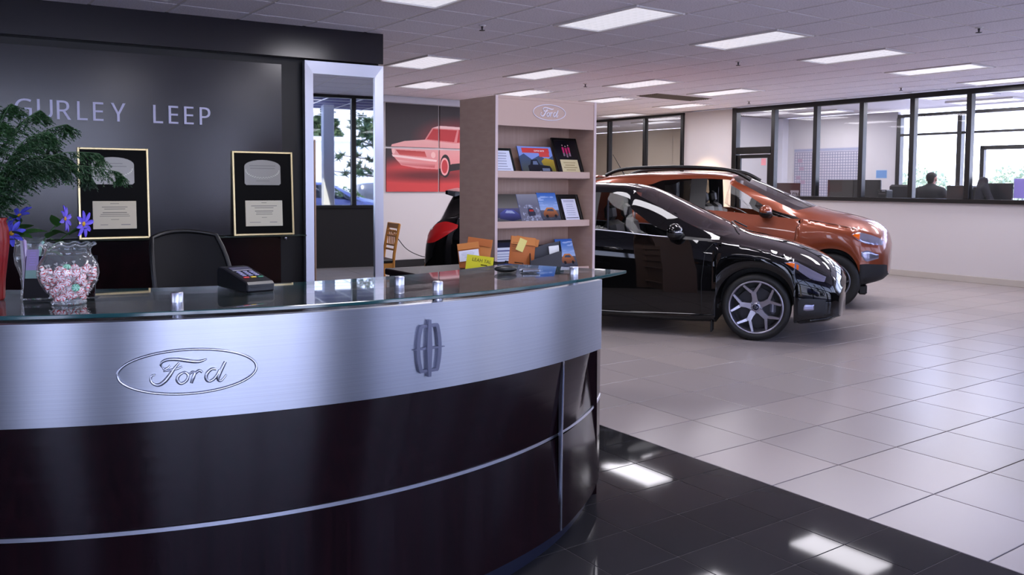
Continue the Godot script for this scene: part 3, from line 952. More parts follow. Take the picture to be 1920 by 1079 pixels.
func desk() -> void:
	var dk := thing("reception_desk", "curved reception desk with brushed metal band over dark wood and a glass top", "reception desk", Transform3D(Basis(), Vector3.ZERO))
	var a0 := -24.9
	var a1 := 84.0
	var RM := 2.475
	var m := MB.new()
	ring_shell(m, a0, a1, 110, func(_d): return [Vector2(RM - 0.03, 0.798), Vector2(RM, 0.798), Vector2(RM, 1.087), Vector2(RM - 0.03, 1.087)], 3.0, true, 1.0)
	obj("metal_band", m, M.alu, dk)
	# wood front: lofted from the band down to the stripe, then straight
	var seam := -17.7
	var up := func(d): 
		var out := []
		for k in 7:
			var t := k / 6.0
			out.append(Vector2(lerpf(rwood(d), lerpf(rwood(d), RM - 0.004, smoothstep(-27.0, -22.0, d)), t), lerpf(0.492, 0.797, t)))
		return out
	var lo := func(d): return [Vector2(rwood(d) - 0.02, 0.082), Vector2(rwood(d), 0.085), Vector2(rwood(d), 0.476)]
	var aw := -36.0
	for s in [[aw, seam - 0.12, 24], [seam + 0.12, a1, 100]]:
		m = MB.new()
		ring_shell(m, s[0], s[1], s[2], up, (s[1] - s[0]) / 20.0, false, 0.13, -2.1)
		obj("upper_panel", m, M.wood_dark, dk)
		m = MB.new()
		ring_shell(m, s[0], s[1], s[2], lo, (s[1] - s[0]) / 20.0, false, 0.13, -2.1)
		obj("lower_panel", m, M.wood_dark, dk)
	m = MB.new()
	ring_shell(m, aw, a1, 120, func(d): return [Vector2(rwood(d) - 0.01, 0.476), Vector2(rwood(d) + 0.004, 0.478), Vector2(rwood(d) + 0.004, 0.490), Vector2(rwood(d) - 0.01, 0.492)], 30.0)
	obj("horizontal_trim", m, M.alu_plain, dk)
	m = MB.new()
	ring_shell(m, seam - 0.11, seam + 0.11, 1, func(d): return [Vector2(rwood(d) - 0.01, 0.085), Vector2(rwood(d) + 0.003, 0.085), Vector2(rwood(d) + 0.003, 0.484), Vector2(RM + 0.001, 0.797), Vector2(RM - 0.02, 0.797)], 1.0, true, 0.13, -2.1)
	obj("vertical_trim", m, M.alu_plain, dk)
	m = MB.new()
	ring_shell(m, aw, a1, 80, func(d): return [Vector2(rwood(d) - 0.045, 0.0), Vector2(rwood(d) - 0.045, 0.085)], 10.0, false)
	obj("toe_kick", m, mat(Color(0.09, 0.10, 0.16), 0.3), dk)
	m = MB.new()
	ring_shell(m, a0, a1, 90, func(_d): return [Vector2(2.0, 1.055), Vector2(RM - 0.03, 1.055), Vector2(RM - 0.03, 1.084), Vector2(2.0, 1.084), Vector2(2.0, 1.055)], 12.0)
	obj("counter_top", m, M.wood_dark, dk)
	m = MB.new()
	ring_shell(m, a0, a1, 80, func(_d): return [Vector2(2.03, 0.0), Vector2(2.05, 0.0), Vector2(2.05, 1.055), Vector2(2.03, 1.055), Vector2(2.03, 0.0)], 12.0)
	obj("inner_panel", m, M.wood_dark, dk)
	m = MB.new()
	ring_shell(m, a0, a1, 80, func(_d): return [Vector2(1.32, 0.72), Vector2(2.03, 0.72), Vector2(2.03, 0.75), Vector2(1.32, 0.75), Vector2(1.32, 0.72)], 12.0)
	obj("work_surface", m, M.wood_dark, dk)
	m = MB.new()   # end panel closing the front
	var e0 := rp(2.05, aw + 8, 0.0)
	var e1 := rp(rwood(aw) - 0.01, aw, 0.0)
	var e2 := rp(RM - 0.02, a0, 1.055)
	var e3 := rp(2.05, a0, 1.055)
	var nrm := (e1 - e0).cross(Vector3.UP).normalized() * 0.02
	m.quado(e0, e1, e2, e3, nrm)
	m.quado(e0 - nrm, e1 - nrm, e2 - nrm, e3 - nrm, -nrm)
	obj("end_panel", m, M.wood_dark, dk)
	# glass top on stand-offs
	m = MB.new()
	ring_shell(m, -26.4, 85.0, 120, func(_d): return [Vector2(1.98, 1.111), Vector2(2.553, 1.111)], 1.0, false)
	ring_shell(m, -26.4, 85.0, 120, func(_d): return [Vector2(2.553, 1.123), Vector2(1.98, 1.123)], 1.0, false)
	obj("glass_top", m, pane(Color(0.30, 0.42, 0.40), 0.05), dk)
	m = MB.new()
	ring_shell(m, -26.4, 85.0, 120, func(_d): return [Vector2(2.553, 1.111), Vector2(2.556, 1.113), Vector2(2.556, 1.121), Vector2(2.553, 1.123)], 1.0, false)
	ring_shell(m, -26.4, 85.0, 90, func(_d): return [Vector2(1.98, 1.123), Vector2(1.98, 1.111)], 1.0, false)
	for d in [-26.4]:
		var q := [rp(1.98, d, 1.111), rp(2.553, d, 1.111), rp(2.553, d, 1.123), rp(1.98, d, 1.123)]
		m.quado(q[0], q[1], q[2], q[3], rp(2, d, 0) - rp(2, d + 5, 0))
	obj("glass_edge", m, mat(Color(0.10, 0.27, 0.28), 0.12, 0.0, 0.7), dk)
	for s in [[2.36, 16.0], [2.44, -3.4], [2.24, -2.7], [2.44, -20.6], [2.40, 33.0], [2.40, 52.0]]:
		var p := rp(s[0], s[1], 1.084)
		var so := obj("standoff", MB.new().lathe(ks([0.018, 0.0, 0.018, 0.027]), 18, Transform3D(Basis(), p)), M.chrome, dk)
		obj("cap", MB.new().lathe(ks([0.0175, 0.039, 0.0175, 0.066, 0.016, 0.068, 0.0, 0.068]), 18, Transform3D(Basis(), p)), M.alu_plain, so)
	# emblems on the metal band
	var at := func(p: Vector3, deg: float, y: float) -> Vector3:   # p: x right, y up, z out of the band
		var t := deg - rad_to_deg(p.x / RM)
		return rp(RM + p.z, t, y + p.y)
	oval(dk, func(p: Vector3): return at.call(p, 15.26, 0.936), 0.187, 0.064, M.alu_plain)
	var lm := mat(Color(0.42, 0.43, 0.50), 0.35, 0.8)
	var fr := MB.new()
	var box := func(x0: float, y0: float, x1: float, y1: float, w0: float, w1: float, d: float, seg: int, bow: float, fr: MB):
		# a bar from (x0,y0) to (x1,y1), width w0 -> w1, bowed sideways
		var A := []
		var B := []
		for k in seg + 1:
			var t := float(k) / seg
			var c := Vector2(lerpf(x0, x1, t), lerpf(y0, y1, t))
			var n := Vector2(y1 - y0, x0 - x1).normalized()
			c += n * bow * 4 * t * (1 - t)
			var w := lerpf(w0, w1, t) / 2
			A.append(c - n * w); B.append(c + n * w)
		for k in seg:
			var q := [A[k], A[k + 1], B[k + 1], B[k]]
			var f := []
			var g := []
			for v: Vector2 in q:
				f.append(at.call(Vector3(v.x, v.y, d), -1.97, 0.94)); g.append(at.call(Vector3(v.x, v.y, 0.0), -1.97, 0.94))
			var out: Vector3 = rp(1, -1.97, 0) - rp(0, 0, 0)
			fr.quado(f[0], f[1], f[2], f[3], out)
			var mid: Vector3 = (f[0] + f[1] + f[2] + f[3] + g[0] + g[1] + g[2] + g[3]) / 8.0
			for i in 4:
				var j := (i + 1) % 4
				fr.quado(f[i], f[j], g[j], g[i], (f[i] + f[j] + g[i] + g[j]) / 4.0 - mid)
	box.call(-0.030, -0.076, -0.030, 0.076, 0.013, 0.013, 0.011, 10, -0.011, fr)
	box.call(0.030, -0.076, 0.030, 0.076, 0.013, 0.013, 0.011, 10, 0.011, fr)
	box.call(-0.034, 0.074, 0.034, 0.074, 0.010, 0.010, 0.011, 3, 0.0, fr)
	box.call(-0.034, -0.074, 0.034, -0.074, 0.010, 0.010, 0.011, 3, 0.0, fr)
	obj("emblem_frame", fr, lm, dk)
	fr = MB.new()
	box.call(0.0, -0.094, 0.0, 0.0, 0.011, 0.020, 0.014, 3, 0.0, fr)
	box.call(0.0, 0.0, 0.0, 0.094, 0.020, 0.011, 0.014, 3, 0.0, fr)
	box.call(-0.061, 0.0, 0.0, 0.0, 0.002, 0.011, 0.010, 3, 0.0, fr)
	box.call(0.0, 0.0, 0.061, 0.0, 0.011, 0.002, 0.010, 3, 0.0, fr)
	obj("emblem_star", fr, lm, dk)

# the oval brand emblem: rim and script, as raised strokes; f maps (x, y, z) onto the carrier
func oval(parent: Node, f: Callable, a: float, b: float, m: Material, thick := 0.012, fill: Material = null) -> void:
	var ring := []
	for k in 64:
		var t := TAU * k / 64
		ring.append(f.call(Vector3(a * cos(t), b * sin(t), 0.003)))
	var r := obj("oval_rim", MB.new().tube(ring, a * 0.021, 8, true), m, parent)
	if fill:
		var d := MB.new()
		for k in 64:
			d.trio(f.call(Vector3(0, 0, 0.001)), f.call(Vector3(a * cos(TAU * k / 64), b * sin(TAU * k / 64), 0.001)), f.call(Vector3(a * cos(TAU * (k + 1) / 64), b * sin(TAU * (k + 1) / 64), 0.001)), f.call(Vector3(0, 0, 1)) - f.call(Vector3.ZERO))
		obj("oval_field", d, fill, parent)
	var strokes := [
		[[-0.37, 0.09, 0.4], [-0.395, 0.14, 0.8], [-0.36, 0.19, 1.0], [-0.28, 0.215, 1.1], [-0.16, 0.21, 1.2], [-0.02, 0.18, 1.3], [0.12, 0.155, 1.2], [0.2, 0.165, 0.9], [0.265, 0.19, 0.4]],
		[[-0.37, 0.09, 0.5], [-0.34, 0.06, 0.9], [-0.29, 0.085, 0.7], [-0.265, 0.125, 0.4]],
		[[-0.13, 0.16, 0.5], [-0.20, 0.07, 1.0], [-0.27, -0.04, 1.3], [-0.34, -0.13, 1.4], [-0.42, -0.185, 1.2], [-0.50, -0.165, 0.9], [-0.54, -0.10, 0.8], [-0.52, -0.03, 0.7], [-0.47, -0.02, 0.5]],
		[[-0.36, 0.03, 0.5], [-0.25, 0.045, 0.8], [-0.16, 0.06, 0.8], [-0.09, 0.09, 0.5]],
		[[-0.08, -0.01, 0.8], [-0.14, -0.05, 1.1], [-0.165, -0.12, 1.2], [-0.13, -0.18, 1.0], [-0.07, -0.175, 1.0], [-0.02, -0.12, 1.0], [-0.01, -0.05, 1.0], [-0.05, -0.01, 0.9], [-0.08, -0.01, 0.7]],
		[[-0.01, -0.06, 0.5], [0.05, -0.01, 0.8], [0.085, -0.03, 1.0], [0.06, -0.11, 1.2], [0.035, -0.19, 0.9]],
		[[0.06, -0.10, 0.6], [0.11, -0.02, 0.9], [0.16, 0.005, 1.0], [0.195, -0.03, 0.7]],
		[[0.40, 0.01, 0.8], [0.33, 0.015, 1.0], [0.265, -0.05, 1.2], [0.25, -0.13, 1.2], [0.29, -0.18, 1.0], [0.36, -0.15, 1.0], [0.42, -0.07, 1.0], [0.45, 0.0, 0.8]],
		[[0.535, 0.125, 1.0], [0.49, 0.03, 1.2], [0.44, -0.09, 1.2], [0.425, -0.165, 1.0], [0.47, -0.185, 0.8], [0.55, -0.09, 0.5]]]
	var sc := MB.new()
	for s in strokes:
		var p := []
		var rr := []
		for q in s:
			p.append(Vector3(q[0] * a, q[1] * a * (b / a) / 0.36, 0.002))
			rr.append(q[2])
		p = smooth_path(p, 4)
		var out := []
		var ro := []
		for k in p.size():
			out.append(f.call(p[k]))
			var e := k / 4.0
			ro.append(a * 0.026 * lerpf(rr[mini(int(e), rr.size() - 1)], rr[mini(int(e) + 1, rr.size() - 1)], e - int(e)))
		sc.tube(out, ro, 6)
	obj("script_lettering", sc, m, r)

# ---------- what stands on and behind the desk ----------
const GT := 1.1235   # top of the glass

func petal_mesh(l: float, w: float) -> ArrayMesh:
	var m := MB.new()
	var rows := []
	for i in 6:
		var t := i / 5.0
		var hw := w * 0.5 * sin(PI * clampf(0.12 + t * 0.80, 0, 1)) * (0.35 + 0.65 * t) * 1.3
		var y := 0.10 * l * sin(t * PI) * 0.8
		rows.append([Vector3(-hw, y + 0.0018, l * t), Vector3(0, y - 0.001, l * t), Vector3(hw, y + 0.0018, l * t)])
	for i in 5:
		for j in 2:
			m.quad(rows[i][j], rows[i + 1][j], rows[i + 1][j + 1], rows[i][j + 1], 1)
			m.quad(rows[i][j] - Vector3(0, 0.0012, 0), rows[i][j + 1] - Vector3(0, 0.0012, 0), rows[i + 1][j + 1] - Vector3(0, 0.0012, 0), rows[i + 1][j] - Vector3(0, 0.0012, 0), 2)
	return m.mesh()

func leaf_mesh(l: float, w: float) -> ArrayMesh:
	var m := MB.new()
	var rows := []
	for i in 8:
		var t := i / 7.0
		var hw := w * 0.5 * sin(PI * pow(t, 0.7)) + 0.0008
		var y := -0.22 * l * t * t
		rows.append([Vector3(-hw, y + hw * 0.25, l * t), Vector3(0, y, l * t), Vector3(hw, y + hw * 0.25, l * t)])
	for i in 7:
		for j in 2:
			m.quad(rows[i][j], rows[i + 1][j], rows[i + 1][j + 1], rows[i][j + 1], 1)
			m.quad(rows[i][j] - Vector3(0, 0.001, 0), rows[i][j + 1] - Vector3(0, 0.001, 0), rows[i + 1][j + 1] - Vector3(0, 0.001, 0), rows[i + 1][j] - Vector3(0, 0.001, 0), 2)
	return m.mesh()

func look_basis(dir: Vector3, roll := 0.0) -> Basis:   # local z along dir
	var z := dir.normalized()
	var x := (Vector3.UP if absf(z.y) < 0.95 else Vector3.RIGHT).cross(z).normalized()
	return Basis(x, z.cross(x), z) * Basis(Vector3.BACK, roll)

func desk_things() -> void:
	var green := mat(Color(0.14, 0.30, 0.09), 0.55)
	green.backlight_enabled = true
	green.backlight = Color(0.15, 0.25, 0.08)
	var fern_m := [mat(Color(0.10, 0.25, 0.10), 0.6), mat(Color(0.14, 0.33, 0.12), 0.6), mat(Color(0.07, 0.19, 0.09), 0.6)]
	# red vase with a drooping fern
	var vb := Vector3(-2.962, GT, -0.190)
	var rv := thing("red_vase", "tall red ribbed vase at the left edge of the glass desk top", "vase", Transform3D(Basis(), vb))
	var vm := MB.new()
	var prof := ks([0.0, 0.0, 0.042, 0.0, 0.045, 0.006, 0.047, 0.06, 0.054, 0.12, 0.060, 0.175, 0.058, 0.215, 0.052, 0.235, 0.056, 0.245, 0.052, 0.245, 0.048, 0.232, 0.050, 0.20, 0.0, 0.19])
	for i in prof.size() - 1:
		for k in 72:
			var t0 := TAU * k / 72
			var t1 := TAU * (k + 1) / 72
			var f0 := 1.0 + 0.03 * cos(18 * t0)
			var f1 := 1.0 + 0.03 * cos(18 * t1)
			var a: Vector2 = prof[i]
			var b: Vector2 = prof[i + 1]
			vm.quad(Vector3(a.x * f0 * cos(t0), a.y, -a.x * f0 * sin(t0)), Vector3(a.x * f1 * cos(t1), a.y, -a.x * f1 * sin(t1)), Vector3(b.x * f1 * cos(t1), b.y, -b.x * f1 * sin(t1)), Vector3(b.x * f0 * cos(t0), b.y, -b.x * f0 * sin(t0)), 1)
	obj("vase_body", vm, mat(Color(0.46, 0.03, 0.03), 0.35), rv)
	var fern := thing("potted_fern", "feathery dark green fern arching out of the red vase", "plant", Transform3D(Basis(), vb + Vector3(0, 0.195, 0)))
	obj("soil", MB.new().lathe(ks([0.047, 0.0, 0.04, 0.012, 0.0, 0.016]), 20), mat(Color(0.05, 0.035, 0.03), 0.9), fern)
	# tips in world space (the sprays of the photograph), the rest fills the crown
	var tips := [Vector3(-3.10, 1.655, -0.372), Vector3(-3.045, 1.56, -0.455), Vector3(-3.000, 1.500, -0.505), Vector3(-3.14, 1.70, -0.30), Vector3(-3.16, 1.60, -0.33),
		Vector3(-3.05, 1.49, -0.42), Vector3(-3.02, 1.545, -0.36), Vector3(-2.95, 1.62, -0.30), Vector3(-2.92, 1.52, -0.33), Vector3(-3.10, 1.54, -0.34),
		Vector3(-2.80, 1.55, -0.10), Vector3(-2.84, 1.66, -0.02), Vector3(-3.0, 1.62, 0.05), Vector3(-3.14, 1.55, -0.02), Vector3(-2.9, 1.45, 0.08), Vector3(-3.2, 1.48, -0.16), Vector3(-3.04, 1.72, -0.14), Vector3(-2.93, 1.70, -0.20), Vector3(-3.17, 1.66, -0.2)]
	for t: Vector3 in tips:
		var m := MB.new()
		var b := Vector3(0, 0.01, 0)
		var e: Vector3 = t + Vector3(-0.10, 0.012, -0.07) - (vb + Vector3(0, 0.195, 0))
		var hz := Vector3(e.x, 0, e.z)
		var pts := smooth_path([b, b.lerp(e, 0.3) + Vector3(0, 0.09, 0), b.lerp(e, 0.62) + Vector3(0, 0.085, 0), e + Vector3(0, 0.0, 0), e + hz.normalized() * 0.012 - Vector3(0, 0.014, 0)], 7)
		m.tube(pts, 0.0016, 5)
		var n := pts.size()
		for k in range(4, n):
			var tt := float(k) / n
			var dir: Vector3 = (pts[mini(k + 1, n - 1)] - pts[k - 1]).normalized()
			var sd := dir.cross(Vector3.UP).normalized()
			for sgn in [-1.0, 1.0]:
				for rep in 2:
					var ll := (0.02 + 0.046 * sin(PI * clampf(tt, 0.1, 1.0))) * rng.randf_range(0.75, 1.1)
					var d2: Vector3 = (dir * rng.randf_range(0.45, 0.8) + sd * sgn * rng.randf_range(0.5, 0.9) + Vector3.DOWN * rng.randf_range(0.4, 0.9)).normalized()
					var p0: Vector3 = pts[k].lerp(pts[k - 1], rng.randf())
					# a spray: a thin rib with short needles
					var p1: Vector3 = p0 + d2 * ll + Vector3.DOWN * ll * 0.12
					for q in 9:
						var f := (q + 0.6) / 9.0
						var c := p0.lerp(p1, f) + Vector3.DOWN * ll * 0.1 * f * f
						var nl := 0.0135 * (1.1 - 0.5 * f)
						for s2 in [-1.0, 1.0]:
							var nd: Vector3 = (d2 * 0.8 + d2.cross(Vector3(rng.randf_range(-1, 1), 1, rng.randf_range(-1, 1))).normalized() * s2 * 0.7 + Vector3.DOWN * 0.25).normalized()
							var wv := nd.cross(Vector3(rng.randf_range(-1, 1), rng.randf_range(-1, 1), rng.randf_range(-1, 1))).normalized() * 0.0021
							m.tri(c - wv, c + wv, c + nd * nl, -1)
						m.tri(c, c + d2 * ll * 0.12 + Vector3(0.0007, 0, 0), c + d2 * ll * 0.12 - Vector3(0.0007, 0, 0), -1)
		obj("frond", m, fern_m[rng.randi() % 3], fern)
	# flower pens in a waisted glass vase
	var gv := Vector3(-3.035, GT, -0.312)
	var v2 := thing("glass_vase", "waisted clear glass vase holding the flower pens, behind the candy bowl", "vase", Transform3D(Basis(), gv))
	obj("vase_body", MB.new().lathe(ks([0.0, 0.004, 0.028, 0.0, 0.030, 0.006, 0.026, 0.022, 0.030, 0.06, 0.043, 0.10, 0.046, 0.125, 0.043, 0.15, 0.047, 0.17, 0.052, 0.178]), 32), M.glass, v2)
	var petal := petal_mesh(0.043, 0.0165)
	var leaf := leaf_mesh(0.075, 0.042)
	var blue := mat(Color(0.36, 0.37, 0.86), 0.5)
	var violet := mat(Color(0.40, 0.33, 0.82), 0.5)
	blue.backlight_enabled = true; blue.backlight = Color(0.2, 0.2, 0.5)
	violet.backlight_enabled = true; violet.backlight = Color(0.2, 0.15, 0.5)
	var fl := [
		[Vector3(-3.005, 1.318, -0.262), Vector3(0.86, 0.30, 0.40), blue, "flower pen with a pale blue daisy facing the viewer, lowest at the left"],
		[Vector3(-3.02, 1.370, -0.285), Vector3(0.3, 0.75, 0.6), blue, "flower pen with a blue daisy tipped upward under the fern"],
		[Vector3(-3.010, 1.360, -0.405), Vector3(0.45, 0.1, -0.9), violet, "flower pen with a violet daisy seen edge on, right above the candy bowl"],
		[Vector3(-2.970, 1.345, -0.452), Vector3(0.75, -0.1, -0.75), violet, "flower pen with the rightmost violet daisy in front of the award frame"]]
	var k := 0
	for f in fl:
		var t := thing("flower_pen", f[3], "flower pen", Transform3D(Basis(), gv + Vector3(0, 0.005, 0)), "flower pens in the glass vase")
		var hd: Vector3 = f[0] - (gv + Vector3(0, 0.005, 0))
		var an := TAU * k / 4.0 + 0.4
		var foot := Vector3(0.016 * cos(an), 0.006, 0.016 * sin(an))
		var mid := Vector3(0.026 * cos(an + 0.3), 0.165, 0.026 * sin(an + 0.3)) if k < 2 else Vector3(0.030, 0.170, -0.030) * (0.9 if k == 2 else 0.6)
		obj("pen_body", MB.new().tube([foot, foot.lerp(mid, 0.04), mid, mid.lerp(hd, 0.12)], [0.002, 0.0055, 0.0055, 0.0045], 10), mat([Color(0.72, 0.62, 0.80), Color(0.80, 0.78, 0.84), Color(0.60, 0.78, 0.72), Color(0.72, 0.70, 0.82)][k], 0.3), t)
		obj("stem", MB.new().tube(smooth_path([mid, mid.lerp(hd, 0.5) + Vector3(0, 0.008, 0), hd], 4), 0.0022, 6), green, t)
		var bs := look_basis(f[1])
		var fb := Basis(bs.x, bs.z, -bs.y)   # petals spread in x/z, facing +y
		for j in 8:
			obj("petal", petal, f[2], t, Transform3D(fb * Basis(Vector3.UP, TAU * j / 8 + 0.2) * Basis(Vector3.RIGHT, rng.randf_range(-0.28, 0.02)), hd))
		obj("flower_centre", MB.new().ball(Vector3.ZERO, Vector3(0.0085, 0.005, 0.0085), 10), mat(Color(0.72, 0.55, 0.10), 0.7), t, Transform3D(fb, hd + fb.y * 0.0025))
		for q in 3:
			var base := mid.lerp(hd, 0.25 + 0.22 * q)
			var dv: Vector3 = [[Vector3(0.4, 0.2, 0.8), Vector3(0.5, 0.35, 0.1), Vector3(0.6, 0.1, -0.4)], [Vector3(0.2, 0.3, -0.9), Vector3(0.5, 0.3, -0.4), Vector3(0.3, 0.5, 0.4)], [Vector3(0.7, 0.5, -0.5), Vector3(0.6, 0.1, -0.8), Vector3(0.5, 0.7, 0.2)], [Vector3(0.5, -0.1, -0.6), Vector3(0.8, 0.4, 0.3), Vector3(0.2, 0.5, -0.7)]][k][q]
			obj("leaf", leaf, green, t, Transform3D(look_basis(dv, rng.randf_range(-0.5, 0.5)).scaled(Vector3.ONE * rng.randf_range(0.7, 1.0)), base))
		k += 1
	# dark leaning sign behind the bowl
	var sg := thing("counter_sign", "dark leaning acrylic sign with a pale card, behind the candy bowl", "sign", Transform3D(Basis(Vector3.UP, deg_to_rad(68)) * Basis(Vector3.RIGHT, -0.30), Vector3(-2.895, GT + 0.002, -0.372)))
	obj("sign_panel", MB.new().box(Vector3(0, 0.065, 0), Vector3(0.20, 0.13, 0.004), 0.001), mat(Color(0.03, 0.032, 0.035), 0.1), sg)
	obj("sign_foot", MB.new().box(Vector3(0, 0.003, -0.035), Vector3(0.20, 0.004, 0.07), 0.001, Basis(Vector3.RIGHT, 0.35)), mat(Color(0.03, 0.032, 0.035), 0.1), sg)
	var ci := picture(64, 128, Color(0.52, 0.47, 0.62))
	rect(ci, 0.0, 0.72, 1.0, 0.28, Color(0.42, 0.55, 0.52))
	lines(ci, 0.15, 0.1, 0.7, 0.5, 6, Color(0.55, 0.48, 0.72))
	obj("card", MB.new().box(Vector3(-0.080, 0.105, 0.004), Vector3(0.034, 0.09, 0.001)), printed(ci, 0.5), sg)
	# glass candy bowl and its mints
	var bc := Vector3(-2.758, GT, -0.379)
	var bowl := thing("candy_bowl", "round footed glass bowl with a crimped rim, filled with mints, on the desk", "bowl", Transform3D(Basis(), bc))
	var bp := ks([0.0, 0.006, 0.036, 0.004, 0.046, 0.0, 0.047, 0.008, 0.041, 0.014, 0.046, 0.022, 0.062, 0.038, 0.076, 0.062, 0.0825, 0.088, 0.0795, 0.112, 0.068, 0.134, 0.061, 0.145, 0.0605, 0.158, 0.066, 0.168, 0.0715, 0.173])
	var bm := MB.new()
	for i in bp.size() - 1:
		for j in 60:
			var t0 := TAU * j / 60
			var t1 := TAU * (j + 1) / 60
			var a: Vector2 = bp[i]
			var b: Vector2 = bp[i + 1]
			var q := func(p: Vector2, t: float) -> Vector3:
				var w := clampf((p.y - 0.158) / 0.015, 0, 1)
				var r := p.x * (1.0 + 0.045 * w * cos(12 * t))
				return Vector3(r * cos(t), p.y + 0.003 * w * sin(12 * t), -r * sin(t))
			bm.quad(q.call(a, t0), q.call(a, t1), q.call(b, t1), q.call(b, t0), 1)
	obj("bowl_body", bm, M.glass, bowl)
	var rim := []
	for j in 72:
		var t := TAU * j / 72
		var r := 0.0715 * (1.0 + 0.045 * cos(12 * t))
		rim.append(Vector3(r * cos(t), 0.173 + 0.003 * sin(12 * t), -r * sin(t)))
	var solid := mat(Color(0.9, 0.95, 0.95, 0.10), 0.03)
	solid.transparency = BaseMaterial3D.TRANSPARENCY_ALPHA
	obj("rim", MB.new().tube(rim, 0.0022, 6, true), solid, bowl)
	obj("foot", MB.new().lathe(ks([0.030, 0.001, 0.046, 0.001, 0.048, 0.006, 0.042, 0.012, 0.034, 0.012]), 40), solid, bowl)
	candies(bc, bp)
	# card terminal
	var tm := thing("card_terminal", "black card payment terminal on the glass desk top", "card terminal", Transform3D(Basis(Vector3.UP, deg_to_rad(96.0)).scaled(Vector3(1.22, 1.02, 1.22)), Vector3(-2.835, GT, -0.918)))
	var side := pv([-0.098, 0.004, -0.094, 0.0, 0.094, 0.0, 0.100, 0.006, 0.100, 0.026, 0.092, 0.034, 0.02, 0.050, -0.055, 0.066, -0.088, 0.066, -0.098, 0.056])
	obj("case", MB.new().extrude(side, -0.0385, 0.0385, Transform3D(Basis(Vector3.UP, -PI / 2), Vector3.ZERO), 0.003), mat(Color(0.075, 0.08, 0.095), 0.35), tm)
	var slope := Basis(Vector3.RIGHT, atan2(0.032, 0.147))
	var ctr := Vector3(0, 0.0505, 0.02)
	obj("screen", MB.new().box(Vector3(0, 0.0008, -0.052), Vector3(0.056, 0.002, 0.032), 0.0006), mat(Color(0.33, 0.33, 0.40), 0.15), tm, Transform3D(slope, ctr))
	var key := MB.new().box(Vector3.ZERO, Vector3(0.0125, 0.003, 0.0065), 0.001).mesh()
	for i in 3:
		for j in 4: obj("key", key, mat(Color(0.50, 0.50, 0.64), 0.4), tm, Transform3D(slope, ctr + slope * Vector3(-0.018 + 0.018 * i, 0.0012, -0.022 + 0.0125 * j)))
	for i in 3: obj("function_key", MB.new().box(Vector3.ZERO, Vector3(0.015, 0.003, 0.008), 0.001), mat([Color(0.75, 0.13, 0.16), Color(0.80, 0.68, 0.18), Color(0.10, 0.45, 0.33)][i], 0.4), tm, Transform3D(slope, ctr + slope * Vector3(-0.02 + 0.02 * i, 0.0012, 0.034)))
	obj("card_slot", MB.new().box(Vector3(0, 0.018, 0.1), Vector3(0.058, 0.003, 0.003)), M.black, tm)
	# car key on its fob
	var kf := thing("car_key", "black car remote with silver keys lying on the far end of the glass top", "car key", Transform3D(Basis(Vector3.UP, deg_to_rad(60.0)).scaled(Vector3(1.3, 1.5, 1.3)), Vector3(-2.785, GT, -1.985)))
	obj("remote", MB.new().ball(Vector3(-0.025, 0.010, 0), Vector3(0.036, 0.010, 0.019), 16), M.plastic_black, kf)
	obj("key_ring", MB.new().tube([Vector3(0.022, 0.003, 0), Vector3(0.032, 0.003, 0.012), Vector3(0.045, 0.003, 0.008), Vector3(0.048, 0.003, -0.004), Vector3(0.036, 0.003, -0.012)], 0.0018, 8, true), M.chrome, kf)
	obj("key_blade", MB.new().box(Vector3(0.052, 0.006, 0.012), Vector3(0.055, 0.008, 0.017), 0.002, Basis(Vector3.UP, 0.25)), M.chrome, kf)
	obj("key_tag", MB.new().box(Vector3(0.045, 0.004, -0.018), Vector3(0.05, 0.006, 0.02), 0.002, Basis(Vector3.UP, -0.5)), M.alu_plain, kf)
	chair_reception()
	counter_return()

